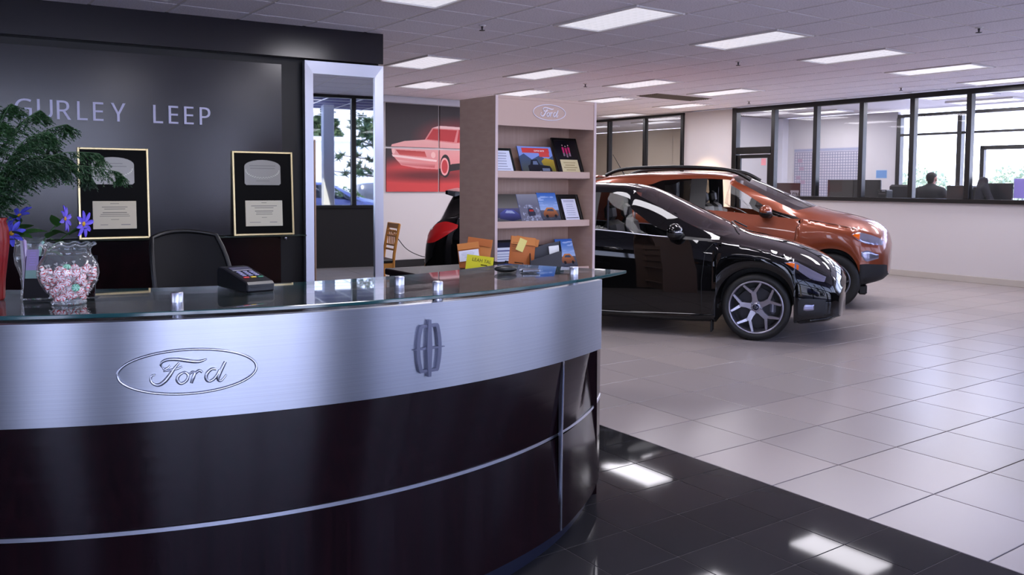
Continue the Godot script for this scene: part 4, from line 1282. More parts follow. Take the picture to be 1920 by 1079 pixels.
func candies(bc: Vector3, bp: Array) -> void:
	var shapes := []
	for kind in 2:
		var a := MB.new()   # body: a flat pillow
		a.lathe(ks([0.0, -0.0052, 0.007, -0.0050, 0.0105, -0.0025, 0.0112, 0.0, 0.0105, 0.0025, 0.007, 0.0050, 0.0, 0.0052]), 16)
		var s := MB.new()   # curved stripes, a little proud
		for q in 6:
			for sg in [-1.0, 1.0]:
				for k in 3:
					var t0 := TAU * q / 6 + 0.22 * k
					var r0 := 0.003 + 0.0026 * k
					var r1 := r0 + 0.0026
					var h0: float = [0.0055, 0.0054, 0.0050, 0.0032][k]
					var h1: float = [0.0055, 0.0054, 0.0050, 0.0032][k + 1]
					var w := 0.30
					var P := func(r: float, t: float, h: float) -> Vector3: return Vector3(r * cos(t), h * sg, r * sin(t))
					s.quado(P.call(r0, t0, h0), P.call(r1, t0 + 0.22, h1), P.call(r1, t0 + 0.22 + w, h1), P.call(r0, t0 + w, h0), Vector3(0, sg, 0))
				var t := TAU * q / 6 + 0.66
				s.quado(Vector3(0.0116 * cos(t), -0.003, 0.0116 * sin(t)), Vector3(0.0116 * cos(t + 0.35), -0.003, 0.0116 * sin(t + 0.35)), Vector3(0.0116 * cos(t + 0.35), 0.003, 0.0116 * sin(t + 0.35)), Vector3(0.0116 * cos(t), 0.003, 0.0116 * sin(t)), Vector3(cos(t), 0, sin(t)))
		var w2 := MB.new()   # twisted wrapper ends
		for sg in [-1.0, 1.0]:
			for q in 5:
				var t0 := -0.5 + 0.25 * q
				var c := Vector3(0.0115 * sg, 0, 0)
				w2.tri(c, c + Vector3(0.010 * sg, 0.004 * sin(q * 2.1), 0.009 * t0), c + Vector3(0.010 * sg, 0.004 * cos(q * 1.7), 0.009 * (t0 + 0.25)), -1)
		shapes.append([a.mesh(), s.mesh(), w2.mesh()])
	var white := mat(Color(0.90, 0.86, 0.87), 0.25)
	var red := mat(Color(0.80, 0.10, 0.13), 0.25)
	var mint := mat(Color(0.62, 0.86, 0.75), 0.25)
	var dgreen := mat(Color(0.10, 0.55, 0.36), 0.25)
	var film := pane(Color(1, 1, 1), 0.35)
	var inner := ks([0.022, 0.036, 0.038, 0.044, 0.062, 0.060, 0.088, 0.067, 0.112, 0.064])   # y -> radius free for centres
	var proto: Node3D
	var gproto: Node3D
	for g in 2:
		var t := thing("mint_candy" if g == 0 else "green_mint_candy", "red and white striped mint in clear film among the heap in the glass bowl", "candy", Transform3D(), "striped mints in the glass bowl")
		obj("candy_body", shapes[0][0], white if g == 0 else mint, t)
		obj("stripes", shapes[0][1], red if g == 0 else dgreen, t)
		obj("wrapper", shapes[0][2], film, t)
		if g == 0: proto = t
		else: gproto = t
	var put := []
	gproto.transform = Transform3D(Basis(look_basis(Vector3(0.9, 0.25, 0.2)).x, look_basis(Vector3(0.9, 0.25, 0.2)).z, -look_basis(Vector3(0.9, 0.25, 0.2)).y), bc + Vector3(0.060, 0.052, -0.010))
	gproto.set_meta("label", "green and white striped mint pressed against the front of the glass bowl")
	gproto.remove_meta("group")
	put.append(Vector3(0.060, 0.052, -0.010))
	var g2 := dup(gproto, Transform3D(Basis(Vector3.FORWARD, 0.5), bc + Vector3(0.01, 0.108, 0.005)), "green and white striped mint lying on top of the heap of candies")
	g2.scale = Vector3.ONE
	put.append(Vector3(0.01, 0.108, 0.005))
	var tries := 0
	var first := true
	while put.size() < 105 and tries < 30000:
		tries += 1
		var y := rng.randf_range(0.018, 0.102)
		var rmax := curve(inner, y) + 0.002
		var rr := rmax * sqrt(rng.randf())
		if rng.randf() < 0.5: rr = rmax
		var t := rng.randf() * TAU
		var p := Vector3(rr * cos(t), y, rr * sin(t))
		var ok := true
		for q: Vector3 in put:
			if p.distance_to(q) < 0.0165: ok = false; break
		if not ok: continue
		put.append(p)
		var outw := (Vector3(p.x, 0.2 * (0.06 - y), p.z) + Vector3(rng.randf_range(-1, 1), rng.randf_range(-1, 1), rng.randf_range(-1, 1)) * 0.02).normalized()
		var lb := look_basis(outw, rng.randf() * TAU)
		var tr := Transform3D(Basis(lb.x, lb.z, -lb.y), bc + p)
		if first:
			proto.transform = tr; first = false
		else:
			dup(proto, tr)

func chair_reception() -> void:
	var c := thing("office_chair", "black mesh-backed office chair tucked behind the desk, under the award frames", "office chair", Transform3D(Basis(Vector3.UP, deg_to_rad(104.0)).scaled(Vector3(1.06, 1.0, 1.06)), Vector3(-5.09, 0, -1.46)))
	var dk: Material = M.plastic_black
	var back := MB.new()
	var rows := []
	for i in 13:
		var t := -1.0 + i / 6.0
		var col := []
		for j in 9:
			var s := j / 8.0
			var w := 0.235 * (0.86 + 0.14 * sin(PI * s)) * (1.0 if s < 0.9 else 0.97)
			col.append(Vector3(t * w, 0.60 + 0.575 * s - 0.03 * t * t * s, -0.20 - 0.10 * s - 0.06 * (1 - t * t) + 0.05 * sin(PI * s)))
		rows.append(col)
	back.grid(rows, 1)
	var rows2 := []
	for r_ in rows:
		var q := []
		for p: Vector3 in r_: q.append(p - Vector3(0, 0, 0.012))
		rows2.append(q)
	rows2.reverse()
	back.grid(rows2, 2)
	obj("backrest_mesh", back, mat(Color(0.035, 0.033, 0.045), 0.85), c)
	var rim := []
	for i in 13: rim.append(rows[i][8])
	for j in range(7, -1, -1): rim.append(rows[12][j])
	for i in range(11, -1, -1): rim.append(rows[i][0])
	for j in range(1, 8): rim.append(rows[0][j])
	obj("backrest_frame", MB.new().tube(rim, 0.014, 8, true), dk, c)
	obj("seat", MB.new().box(Vector3(0, 0.48, 0.03), Vector3(0.48, 0.08, 0.46), 0.03), mat(Color(0.03, 0.03, 0.035), 0.9), c)
	obj("back_post", MB.new().tube(smooth_path([Vector3(0, 0.46, -0.12), Vector3(0, 0.5, -0.27), Vector3(0, 0.72, -0.29)], 5), 0.022, 8), dk, c)
	obj("gas_lift", MB.new().tube([Vector3(0, 0.12, 0), Vector3(0, 0.45, 0)], 0.028, 12), M.chrome, c)
	for k in 5:
		var a := TAU * k / 5
		var e := Vector3(0.29 * cos(a), 0.07, 0.29 * sin(a))
		obj("base_arm", MB.new().tube([Vector3(0, 0.12, 0), e], [0.03, 0.018], 8), dk, c)
		obj("castor", MB.new().lathe(ks([0.0, -0.02, 0.026, -0.018, 0.028, 0.0, 0.026, 0.018, 0.0, 0.02]), 14, Transform3D(Basis(Vector3.RIGHT, PI / 2), Vector3(e.x, 0.028, e.z))), dk, c)
	for s in [-1, 1]: obj("armrest", MB.new().tube(smooth_path([Vector3(s * 0.24, 0.47, -0.02), Vector3(s * 0.29, 0.6, -0.02), Vector3(s * 0.28, 0.68, 0.0), Vector3(s * 0.28, 0.69, 0.16)], 5), 0.018, 8), dk, c)

func counter_return() -> void:
	var c := thing("side_counter", "low dark wood side counter behind the end of the desk, carrying envelopes", "counter", Transform3D(Basis(), Vector3(-4.175, 0, -2.70)))
	obj("body", MB.new().box(Vector3(0, 0.475, 0), Vector3(0.50, 0.95, 0.86), 0.003), M.wood_dark, c)
	obj("top", MB.new().box(Vector3(0, 0.968, 0), Vector3(0.54, 0.036, 0.90), 0.006), mat(Color(0.10, 0.065, 0.075), 0.5, 0.0, 0.25), c)
	var y := 0.9865
	var manila := mat(Color(0.68, 0.37, 0.14), 0.65)
	var manila2 := mat(Color(0.74, 0.45, 0.19), 0.65)
	# rack that holds the padded envelopes upright
	var rk := thing("letter_rack", "low black wire letter rack holding the envelopes on the side counter", "letter rack", Transform3D(Basis(), Vector3(-4.10, y, -2.84)))
	for i in 5:
		var z := -0.17 + 0.085 * i
		obj("divider", MB.new().tube([Vector3(-0.09, 0.004, z), Vector3(-0.09, 0.03, z), Vector3(0.09, 0.03, z), Vector3(0.09, 0.004, z)], 0.003, 6), M.black, rk)
	obj("base_wire", MB.new().tube([Vector3(-0.09, 0.003, -0.18), Vector3(0.09, 0.003, -0.18), Vector3(0.09, 0.003, 0.18), Vector3(-0.09, 0.003, 0.18)], 0.003, 6, true), M.black, rk)
	# upright padded envelopes: [centre, width, height, lean, turn, material, label]
	var en := [
		[Vector3(-4.205, y, -2.688), 0.13, 0.150, -14.0, 52.0, manila, "orange padded envelope with a white label, at the left end of the side counter", true],
		[Vector3(-4.235, y, -2.745), 0.15, 0.172, -10.0, 47.0, manila2, "folded-over orange padded envelope behind the white-labelled one", false],
		[Vector3(-4.075, y, -2.955), 0.15, 0.182, -8.0, 60.0, manila, "orange envelope carrying a yellow sticky note, beside the grey file box", false],
		[Vector3(-4.120, y, -3.000), 0.14, 0.176, -8.0, 60.0, manila2, "orange envelope half hidden behind the one with the sticky note", false]]
	var i := 0
	for e in en:
		var bs := Basis(Vector3.UP, deg_to_rad(e[4])) * Basis(Vector3.RIGHT, deg_to_rad(e[3])) * Basis(Vector3.BACK, deg_to_rad([8.0, -7.0, -6.0, -12.0][i]))
		var t := thing("padded_envelope", e[6], "envelope", Transform3D(bs, e[0]), "orange envelopes on the side counter")
		var m := MB.new()
		var rows := []
		var rows2 := []
		for a in 9:
			var u := a / 8.0
			var col := []
			var col2 := []
			for b in 9:
				var v := b / 8.0
				var bulge := 0.012 * pow(sin(PI * clampf(u, 0.0, 1.0)), 0.6) * pow(sin(PI * clampf(v, 0.0, 1.0)), 0.6) + 0.001 * sin(17 * u + 11 * v)
				var x: float = (u - 0.5) * e[1]
				var yy: float = v * e[2]
				col.append(Vector3(x, yy, bulge)); col2.append(Vector3(x, yy, -bulge))
			rows.append(col); rows2.append(col2)
		m.grid(rows, 1)
		rows2.reverse()
		m.grid(rows2, 2)
		obj("pouch", m, e[5], t)
		obj("flap", MB.new().box(Vector3(0, e[2] * 0.86, 0.012), Vector3(e[1] * 0.97, e[2] * 0.26, 0.003), 0.001, Basis(Vector3.RIGHT, -0.10)), manila2 if i != 1 else manila, t)
		if e[7]:
			var li := picture(96, 64, Color(0.86, 0.86, 0.90))
			lines(li, 0.1, 0.15, 0.7, 0.6, 6, Color(0.70, 0.70, 0.78))
			obj("address_label", MB.new().box(Vector3(0.0, e[2] * 0.48, 0.0155), Vector3(e[1] * 0.9, e[2] * 0.42, 0.001)), printed(li, 0.6), t)
		if i == 2:
			obj("sticky_note", MB.new().box(Vector3(-0.01, e[2] * 0.72, 0.0165), Vector3(0.045, 0.075, 0.001), 0.0, Basis(Vector3.BACK, -0.3)), mat(Color(0.85, 0.80, 0.48), 0.8), t)
			for q in 5: obj("printed_line", MB.new().box(Vector3(-0.045, e[2] * (0.5 + 0.07 * q), 0.0155), Vector3(0.035, 0.002, 0.0006)), mat(Color(0.35, 0.2, 0.1), 0.8), t)
		i += 1
	# yellow note leaning at the front
	var yn := thing("yellow_note", "bright yellow note with handwriting, propped at the left end of the side counter", "note", Transform3D(Basis(Vector3.UP, deg_to_rad(55)) * Basis(Vector3.BACK, -0.12) * Basis(Vector3.RIGHT, -0.2), Vector3(-4.068, y, -2.655)))
	obj("paper", MB.new().box(Vector3(0, 0.04, 0), Vector3(0.155, 0.085, 0.001)), mat(Color(0.78, 0.75, 0.10), 0.75), yn)
	var tx := text_mesh("LEAH TAL", 0.019, 0.0008)
	obj("handwriting", tx, mat(Color(0.10, 0.09, 0.04), 0.8), yn, Transform3D(Basis(Vector3.BACK, -0.06), Vector3(0.01, 0.055, 0.001)))
	# grey file box and a pale folder
	var fb := thing("file_box", "dark grey open file box at the right end of the side counter", "file box", xf(Vector3(-3.985, y, -3.07), 57.0))
	obj("back_panel", MB.new().extrude(pv([-0.09, 0.0, 0.09, 0.0, 0.09, 0.155, 0.0, 0.135, -0.09, 0.10]), -0.052, -0.048), mat(Color(0.20, 0.20, 0.23), 0.5), fb)
	obj("front_panel", MB.new().extrude(pv([-0.09, 0.0, 0.09, 0.0, 0.09, 0.10, 0.07, 0.10, -0.09, 0.045]), 0.048, 0.052), mat(Color(0.16, 0.15, 0.17), 0.5), fb)
	for s in [-1, 1]: obj("side_panel", MB.new().extrude(pv([-0.05, 0.0, 0.05, 0.0, 0.05, 0.05 if s < 0 else 0.10, -0.05, 0.10 if s < 0 else 0.155]), -0.002, 0.002, Transform3D(Basis(Vector3.UP, -PI / 2), Vector3(s * 0.09, 0, 0))), mat(Color(0.10, 0.13, 0.20), 0.5), fb)
	obj("bottom_panel", MB.new().box(Vector3(0, 0.003, 0), Vector3(0.18, 0.004, 0.1)), mat(Color(0.16, 0.15, 0.17), 0.5), fb)
	var pf := thing("paper_folder", "pale folder standing in the grey file box", "folder", Transform3D(Basis(Vector3.UP, deg_to_rad(57)), fb.position + Vector3(0, 0.006, 0)))
	obj("folder_sheet", MB.new().box(Vector3(0.055, 0.062, 0.0), Vector3(0.06, 0.124, 0.004), 0.001, Basis(Vector3.BACK, 0.12)), M.paper, pf)

# ---------- brochure bookcase ----------
func bookcase() -> void:
	var W := 0.848
	var Hh := 2.052
	var D := 0.44
	var base := Transform3D(Basis(Vector3.UP, PI / 2), Vector3(-4.584, 0, -3.118))   # local x to the right, z towards the desk
	var b := thing("bookcase", "pale wood brochure bookcase with an oval emblem on its header, beside the black car", "bookcase", base)
	var side := func(x: float) -> MB:
		var m := MB.new()
		m.box(Vector3(x, Hh / 2, -D / 2), Vector3(0.018, Hh, D), 0.0015)
		return m
	obj("side_panel", side.call(0.009), mat_side(), b)
	obj("side_panel", side.call(W - 0.009), mat_side(), b)
	for x in [0.006, W - 0.006]: obj("edge_band", MB.new().box(Vector3(x, Hh / 2, 0.001), Vector3(0.021, Hh - 0.002, 0.004), 0.001), mat(Color(0.80, 0.72, 0.72), 0.5), b)
	obj("top_panel", MB.new().box(Vector3(W / 2, Hh - 0.01, -D / 2), Vector3(W - 0.036, 0.02, D), 0.0015), M.wood_pale_h, b)
	obj("back_panel", MB.new().box(Vector3(W / 2, Hh / 2, -D + 0.16), Vector3(W - 0.036, Hh - 0.02, 0.012)), M.wood_pale, b)
	obj("header", MB.new().box(Vector3(W / 2, 1.955, -0.012), Vector3(W - 0.036, 0.194, 0.02), 0.0015), M.wood_pale_h, b)
	obj("plinth", MB.new().box(Vector3(W / 2, 0.05, -0.03), Vector3(W - 0.036, 0.10, 0.02), 0.002), M.wood_pale_h, b)
	for y in [1.524, 1.19, 0.86, 0.53, 0.2]:
		var sh := obj("shelf", MB.new().box(Vector3(W / 2, y, -D / 2 + 0.02), Vector3(W - 0.036, 0.018, D - 0.18), 0.001), M.wood_pale_h, b)
		obj("shelf_lip", MB.new().box(Vector3(W / 2 - 0.002, y + 0.018, -0.035), Vector3(W - 0.042, 0.046, 0.018), 0.003), M.wood_pale_h, sh)
	oval(b, func(p: Vector3): return Vector3(0.4345 + p.x, 1.960 + p.y, 0.0 + p.z), 0.137, 0.052, mat(Color(0.90, 0.88, 0.93), 0.5))
	# printed things leaning on the shelves: [left x, right x, foot y, height, kind, label, category, name]
	var top := 1.534
	var mid := 1.20
	var low := 0.87
	var it := [
		[0.020, 0.212, top, 0.195, "cert", "framed white certificate at the left end of the top shelf of the bookcase", "certificate", "framed_certificate"],
		[0.272, 0.562, top, 0.218, "truck", "wide brochure with a red banner and a truck, middle of the top shelf", "brochure", "brochure"],
		[0.580, 0.806, top, 0.290, "award", "tall black award frame with pink figures, right end of the top shelf", "award", "award_plaque"],
		[0.022, 0.268, mid, 0.226, "dark", "glossy dark brochure with a blue car at the left end of the middle shelf", "brochure", "brochure"],
		[0.270, 0.450, mid, 0.226, "grey", "grey brochure with a vehicle in splashing water on the middle shelf", "brochure", "brochure"],
		[0.446, 0.610, mid, 0.236, "sky", "blue-sky brochure with an orange car on the middle shelf of the bookcase", "brochure", "brochure"],
		[0.612, 0.806, mid, 0.220, "blackcert", "black-framed white notice at the right end of the middle shelf", "certificate", "framed_certificate"],
		[0.030, 0.290, low, 0.245, "notice", "framed notice with a dark heading behind the orange envelopes, bottom visible shelf", "certificate", "framed_certificate"],
		[0.390, 0.585, low, 0.20, "blackcert", "black-framed notice half hidden by the grey file box, bottom visible shelf", "certificate", "framed_certificate"],
		[0.612, 0.765, low, 0.238, "sky", "blue-sky brochure with an orange car at the right of the bottom visible shelf", "brochure", "brochure"]]
	for q in it:
		var w: float = q[1] - q[0]
		var h: float = q[3]
		var fr := base * Transform3D(Basis(Vector3.RIGHT, -0.40), Vector3((q[0] + q[1]) / 2, q[2], -0.066))
		var t := thing(q[7], q[5], q[6], fr)
		var kind: String = q[4]
		var framed: bool = kind in ["cert", "award", "blackcert", "notice"]
		var th := 0.012 if framed else 0.004
		obj("page" if not framed else "print", MB.new().box(Vector3(0, h / 2, th / 2 - 0.001), Vector3(w - (0.03 if framed else 0.0), h - (0.03 if framed else 0.0), th - 0.004 if framed else th)), printed(print_for(kind), 0.25), t)
		if framed:
			var m := MB.new()
			for s in [-1, 1]:
				m.box(Vector3(s * (w / 2 - 0.009), h / 2, th / 2), Vector3(0.018, h, th), 0.002)
				m.box(Vector3(0, h / 2 + s * (h / 2 - 0.009), th / 2), Vector3(w - 0.036, 0.018, th), 0.002)
			obj("frame", m, mat(Color(0.09, 0.11, 0.10) if kind == "cert" else Color(0.03, 0.03, 0.035), 0.3), t)
		else:
			obj("spine", MB.new().box(Vector3(-w / 2 - 0.001, h / 2, 0.001), Vector3(0.003, h, 0.005)), mat(Color(0.18, 0.25, 0.42), 0.3), t)
		if kind == "truck":
			var tx := text_mesh("SUPER DUTY", 0.011, 0.0006, "Droid Sans", true)
			obj("title", tx, mat(Color(0.95, 0.92, 0.9), 0.4), t, Transform3D(Basis(), Vector3(0.035, h * 0.85, th + 0.0004)))

func mat_side() -> StandardMaterial3D:
	return M.wood_pale

func print_for(kind: String) -> Image:
	var im := picture(160, 160, Color(0.9, 0.9, 0.93))
	match kind:
		"cert":
			im.fill(Color(0.86, 0.88, 0.95))
			lines(im, 0.08, 0.12, 0.84, 0.8, 7, Color(0.62, 0.64, 0.74))
			disc(im, 0.14, 0.84, 0.08, 0.09, Color(0.6, 0.68, 0.86))
		"truck":
			im.fill(Color(0.52, 0.60, 0.86))
			blob(im, [Vector2(0, 0.35), Vector2(0.15, 0.25), Vector2(0.35, 0.45), Vector2(0.6, 0.3), Vector2(0.8, 0.45), Vector2(1, 0.3), Vector2(1, 1), Vector2(0, 1)], Color(0.26, 0.34, 0.50), Color(0.30, 0.30, 0.22))
			blob(im, [Vector2(0.62, 0.5), Vector2(0.75, 0.38), Vector2(1, 0.45), Vector2(1, 0.85), Vector2(0.7, 0.8)], Color(0.74, 0.60, 0.20), Color(0.42, 0.40, 0.14))
			rect(im, 0.0, 0.86, 1.0, 0.14, Color(0.62, 0.62, 0.60))
			rect(im, 0.12, 0.05, 0.8, 0.17, Color(0.84, 0.28, 0.27))
			rect(im, 0.60, 0.22, 0.30, 0.13, Color(0.84, 0.30, 0.28))
			blob(im, [Vector2(0.2, 0.9), Vector2(0.2, 0.66), Vector2(0.27, 0.62), Vector2(0.32, 0.46), Vector2(0.5, 0.44), Vector2(0.55, 0.62), Vector2(0.84, 0.66), Vector2(0.88, 0.74), Vector2(0.88, 0.93), Vector2(0.5, 0.96)], Color(0.12, 0.14, 0.20), Color(0.06, 0.06, 0.08))
			blob(im, [Vector2(0.35, 0.62), Vector2(0.37, 0.5), Vector2(0.48, 0.49), Vector2(0.51, 0.62)], Color(0.40, 0.46, 0.58))
			rect(im, 0.6, 0.74, 0.22, 0.10, Color(0.42, 0.46, 0.54))
			disc(im, 0.54, 0.9, 0.05, 0.075, Color(0.45, 0.45, 0.48))
		"award":
			im.fill(Color(0.045, 0.045, 0.075))
			rect(im, 0.10, 0.58, 0.8, 0.42, Color(0.83, 0.77, 0.60))
			lines(im, 0.18, 0.66, 0.64, 0.28, 4, Color(0.62, 0.55, 0.40))
			for k in 3:
				var x := 0.36 + 0.13 * k
				var y := 0.30 + 0.03 * (k % 2)
				disc(im, x, y - 0.14, 0.022, 0.022, Color(0.78, 0.62, 0.62))
				blob(im, [Vector2(x - 0.05, y - 0.09), Vector2(x + 0.05, y - 0.09), Vector2(x + 0.04, y + 0.08), Vector2(x - 0.04, y + 0.08)], Color(0.72, 0.16, 0.38))
				rect(im, x - 0.035, y + 0.08, 0.028, 0.1, Color(0.66, 0.55, 0.60))
				rect(im, x + 0.008, y + 0.08, 0.028, 0.1, Color(0.62, 0.52, 0.58))
		"dark":
			im.fill(Color(0.30, 0.29, 0.30))
			rect(im, 0, 0, 1, 0.45, Color(0.27, 0.26, 0.24), Color(0.46, 0.44, 0.42))
			rect(im, 0, 0.45, 1, 0.3, Color(0.34, 0.33, 0.46), Color(0.22, 0.22, 0.30))
			rect(im, 0, 0.75, 1, 0.25, Color(0.36, 0.36, 0.36), Color(0.25, 0.25, 0.27))
			blob(im, [Vector2(0.3, 0.78), Vector2(0.34, 0.6), Vector2(0.55, 0.48), Vector2(0.8, 0.5), Vector2(0.97, 0.64), Vector2(1, 0.8), Vector2(0.7, 0.86)], Color(0.36, 0.38, 0.66), Color(0.14, 0.14, 0.26))
			blob(im, [Vector2(0.5, 0.6), Vector2(0.58, 0.52), Vector2(0.75, 0.53), Vector2(0.84, 0.62)], Color(0.62, 0.66, 0.78))
		"grey":
			im.fill(Color(0.44, 0.44, 0.50))
			rect(im, 0, 0, 1, 0.4, Color(0.56, 0.56, 0.60), Color(0.42, 0.42, 0.48))
			for k in 60: disc(im, rng.randf(), rng.randf_range(0.35, 1.0), rng.randf_range(0.01, 0.06), rng.randf_range(0.01, 0.05), Color(0.5, 0.52, 0.6).lerp(Color(0.72, 0.74, 0.82), rng.randf()))
			blob(im, [Vector2(0.36, 0.62), Vector2(0.42, 0.46), Vector2(0.62, 0.46), Vector2(0.72, 0.6), Vector2(0.7, 0.7), Vector2(0.4, 0.72)], Color(0.20, 0.20, 0.26))
			rect(im, 0.45, 0.5, 0.2, 0.07, Color(0.66, 0.22, 0.20))
		"sky":
			rect(im, 0, 0, 1, 0.55, Color(0.22, 0.40, 0.72), Color(0.66, 0.74, 0.88))
			for k in 14: disc(im, rng.randf(), rng.randf_range(0.1, 0.5), rng.randf_range(0.06, 0.2), rng.randf_range(0.01, 0.03), Color(0.60, 0.70, 0.88))
			rect(im, 0, 0.55, 1, 0.45, Color(0.38, 0.38, 0.42), Color(0.16, 0.17, 0.22))
			for k in 16: disc(im, rng.randf(), rng.randf_range(0.75, 1.0), rng.randf_range(0.03, 0.1), rng.randf_range(0.01, 0.03), Color(0.30, 0.31, 0.36))
			blob(im, [Vector2(0.12, 0.66), Vector2(0.2, 0.58), Vector2(0.36, 0.47), Vector2(0.68, 0.47), Vector2(0.86, 0.6), Vector2(0.92, 0.72), Vector2(0.5, 0.78), Vector2(0.14, 0.74)], Color(0.80, 0.50, 0.28), Color(0.40, 0.24, 0.18))
			blob(im, [Vector2(0.32, 0.58), Vector2(0.42, 0.51), Vector2(0.64, 0.51), Vector2(0.74, 0.59)], Color(0.26, 0.28, 0.34))
			disc(im, 0.3, 0.74, 0.07, 0.05, Color(0.08, 0.08, 0.1))
			disc(im, 0.76, 0.74, 0.07, 0.05, Color(0.08, 0.08, 0.1))
		"blackcert":
			im.fill(Color(0.04, 0.04, 0.045))
			rect(im, 0.12, 0.10, 0.76, 0.84, Color(0.86, 0.86, 0.92))
			lines(im, 0.2, 0.16, 0.6, 0.09, 2, Color(0.34, 0.36, 0.46))
			lines(im, 0.2, 0.3, 0.6, 0.5, 6, Color(0.70, 0.71, 0.80))
			rect(im, 0.16, 0.84, 0.68, 0.02, Color(0.3, 0.3, 0.34))
		"notice":
			im.fill(Color(0.84, 0.87, 0.93))
			rect(im, 0, 0, 1, 0.18, Color(0.10, 0.12, 0.20))
			rect(im, 0, 0.26, 1, 0.05, Color(0.40, 0.42, 0.60))
			lines(im, 0.08, 0.38, 0.84, 0.5, 6, Color(0.56, 0.60, 0.74))
	return im

# ---------- cars ----------
# local axes: x forward, y up, z to the car's right
class Car:
	var s: Dictionary
	var root: Node3D
	var stations: Array

func section(s: Dictionary, x: float, low: float) -> Array:   # points of the right half, underside centre to roof centre
	var w := curve(s.w, x)
	var wb := curve(s.wb, x)
	var belt := curve(s.belt, x)
	var rail := maxf(curve(s.rail, x), belt + 0.006)
	var re := maxf(curve(s.re, x), rail + 0.004)
	var top := maxf(curve(s.top, x), re + 0.004)
	var wr := minf(curve(s.wr, x), wb - 0.012)
	var wre := minf(curve(s.wre, x), wr - 0.02)
	var lo := minf(low, belt - 0.05)
	var y := func(f: float) -> float: return lerpf(lo, belt, f)
	var p := [Vector2(lo + 0.01, 0.0), Vector2(lo, w - 0.10), Vector2(y.call(0.05), w - 0.022), Vector2(y.call(0.16), w - 0.006), Vector2(y.call(0.40), w), Vector2(y.call(0.64), w - 0.002), Vector2(y.call(0.83), lerpf(w, wb, 0.22)), Vector2(y.call(0.90), lerpf(w, wb, 0.62)), Vector2(belt, wb),
		Vector2(lerpf(belt, rail, 0.33), lerpf(wb, wr, 0.24)), Vector2(lerpf(belt, rail, 0.67), lerpf(wb, wr, 0.58)), Vector2(rail, wr), Vector2(lerpf(rail, re, 0.62), lerpf(wr, wre, 0.45)), Vector2(re, wre), Vector2(lerpf(re, top, 0.58), wre * 0.68), Vector2(lerpf(re, top, 0.90), wre * 0.34), Vector2(top, 0.0)]
	return p

func low_at(s: Dictionary, x: float) -> float:
	var y: float = curve(s.sill, x)
	for ax: float in s.axles:
		var d := absf(x - ax)
		if d < s.arch: y = maxf(y, s.wheel_r + sqrt(s.arch * s.arch - d * d))
	return y

func bent(s: Dictionary, x: float, p: Vector2) -> Vector3:   # cowl and screens bow in plan; nose leans
	var xx := x
	var b := curve(s.belt, x)
	if p.x > b and x > 0.0: xx -= 0.16 * pow(p.y / 0.6, 2.0) * smoothstep(0.0, 0.3, x) * smoothstep(0.0, 0.2, p.x - b + 0.06) * (1.0 - smoothstep(s.cowl + 0.1, s.cowl + 0.9, x))
	if x > s.nose0: xx -= s.nose_round * pow(absf(p.y) / maxf(curve(s.w, s.nose0), 0.1), 2.2) * smoothstep(s.nose0, s.xf, x)
	return Vector3(xx, p.x, p.y)

func side_point(s: Dictionary, x: float, y: float, off: float) -> Vector3:
	var sec := section(s, x, low_at(s, x))
	for j in range(1, 16):
		if (sec[j].x <= y and sec[j + 1].x >= y):
			var t: float = (y - sec[j].x) / maxf(sec[j + 1].x - sec[j].x, 1e-5)
			var q: Vector2 = sec[j].lerp(sec[j + 1], t)
			var tang: Vector2 = (sec[j + 1] - sec[j]).normalized()
			var nrm := Vector2(-tang.y, tang.x)
			q += nrm * off
			var r := bent(s, x, q)
			return r
	return bent(s, x, Vector2(y, sec[8].y + off))

# a piece lying on the right side between two side-view curves
func side_patch(s: Dictionary, topc: Array, botc: Array, off: float, nx := 14, ny := 6, flip := 1.0) -> MB:
	var m := MB.new()
	var rows := []
	var x0: float = topc[0].x
	var x1: float = topc[topc.size() - 1].x
	for i in nx + 1:
		var x: float = lerpf(x0, x1, float(i) / nx)
		var yb := curve(botc, x)
		var yt := maxf(curve(topc, x), yb + 0.001)
		var col := []
		for j in ny + 1:
			var e := 4.0 * (float(j) / ny) * (1.0 - float(j) / ny)
			var f := 4.0 * (float(i) / nx) * (1.0 - float(i) / nx)
			var p := side_point(s, x, lerpf(yb, yt, float(j) / ny), off * (0.15 + 0.85 * minf(1.0, 3.0 * minf(e, f))))
			p.z *= flip
			col.append(p)
		rows.append(col)
	if flip < 0: rows.reverse()
	m.grid(rows, 1)
	return m

func side_line(s: Dictionary, pts: Array, r: float, off := 0.0, flip := 1.0) -> MB:
	var out := []
	for i in pts.size() - 1:
		var a: Vector2 = pts[i]
		var b: Vector2 = pts[i + 1]
		var n := maxi(2, int(a.distance_to(b) / 0.04))
		for k in n:
			var q := a.lerp(b, float(k) / n)
			var p := side_point(s, q.x, q.y, off)
			p.z *= flip
			out.append(p)
	var l: Vector2 = pts[pts.size() - 1]
	var pe := side_point(s, l.x, l.y, off)
	pe.z *= flip
	out.append(pe)
	return MB.new().tube(out, r, 5)

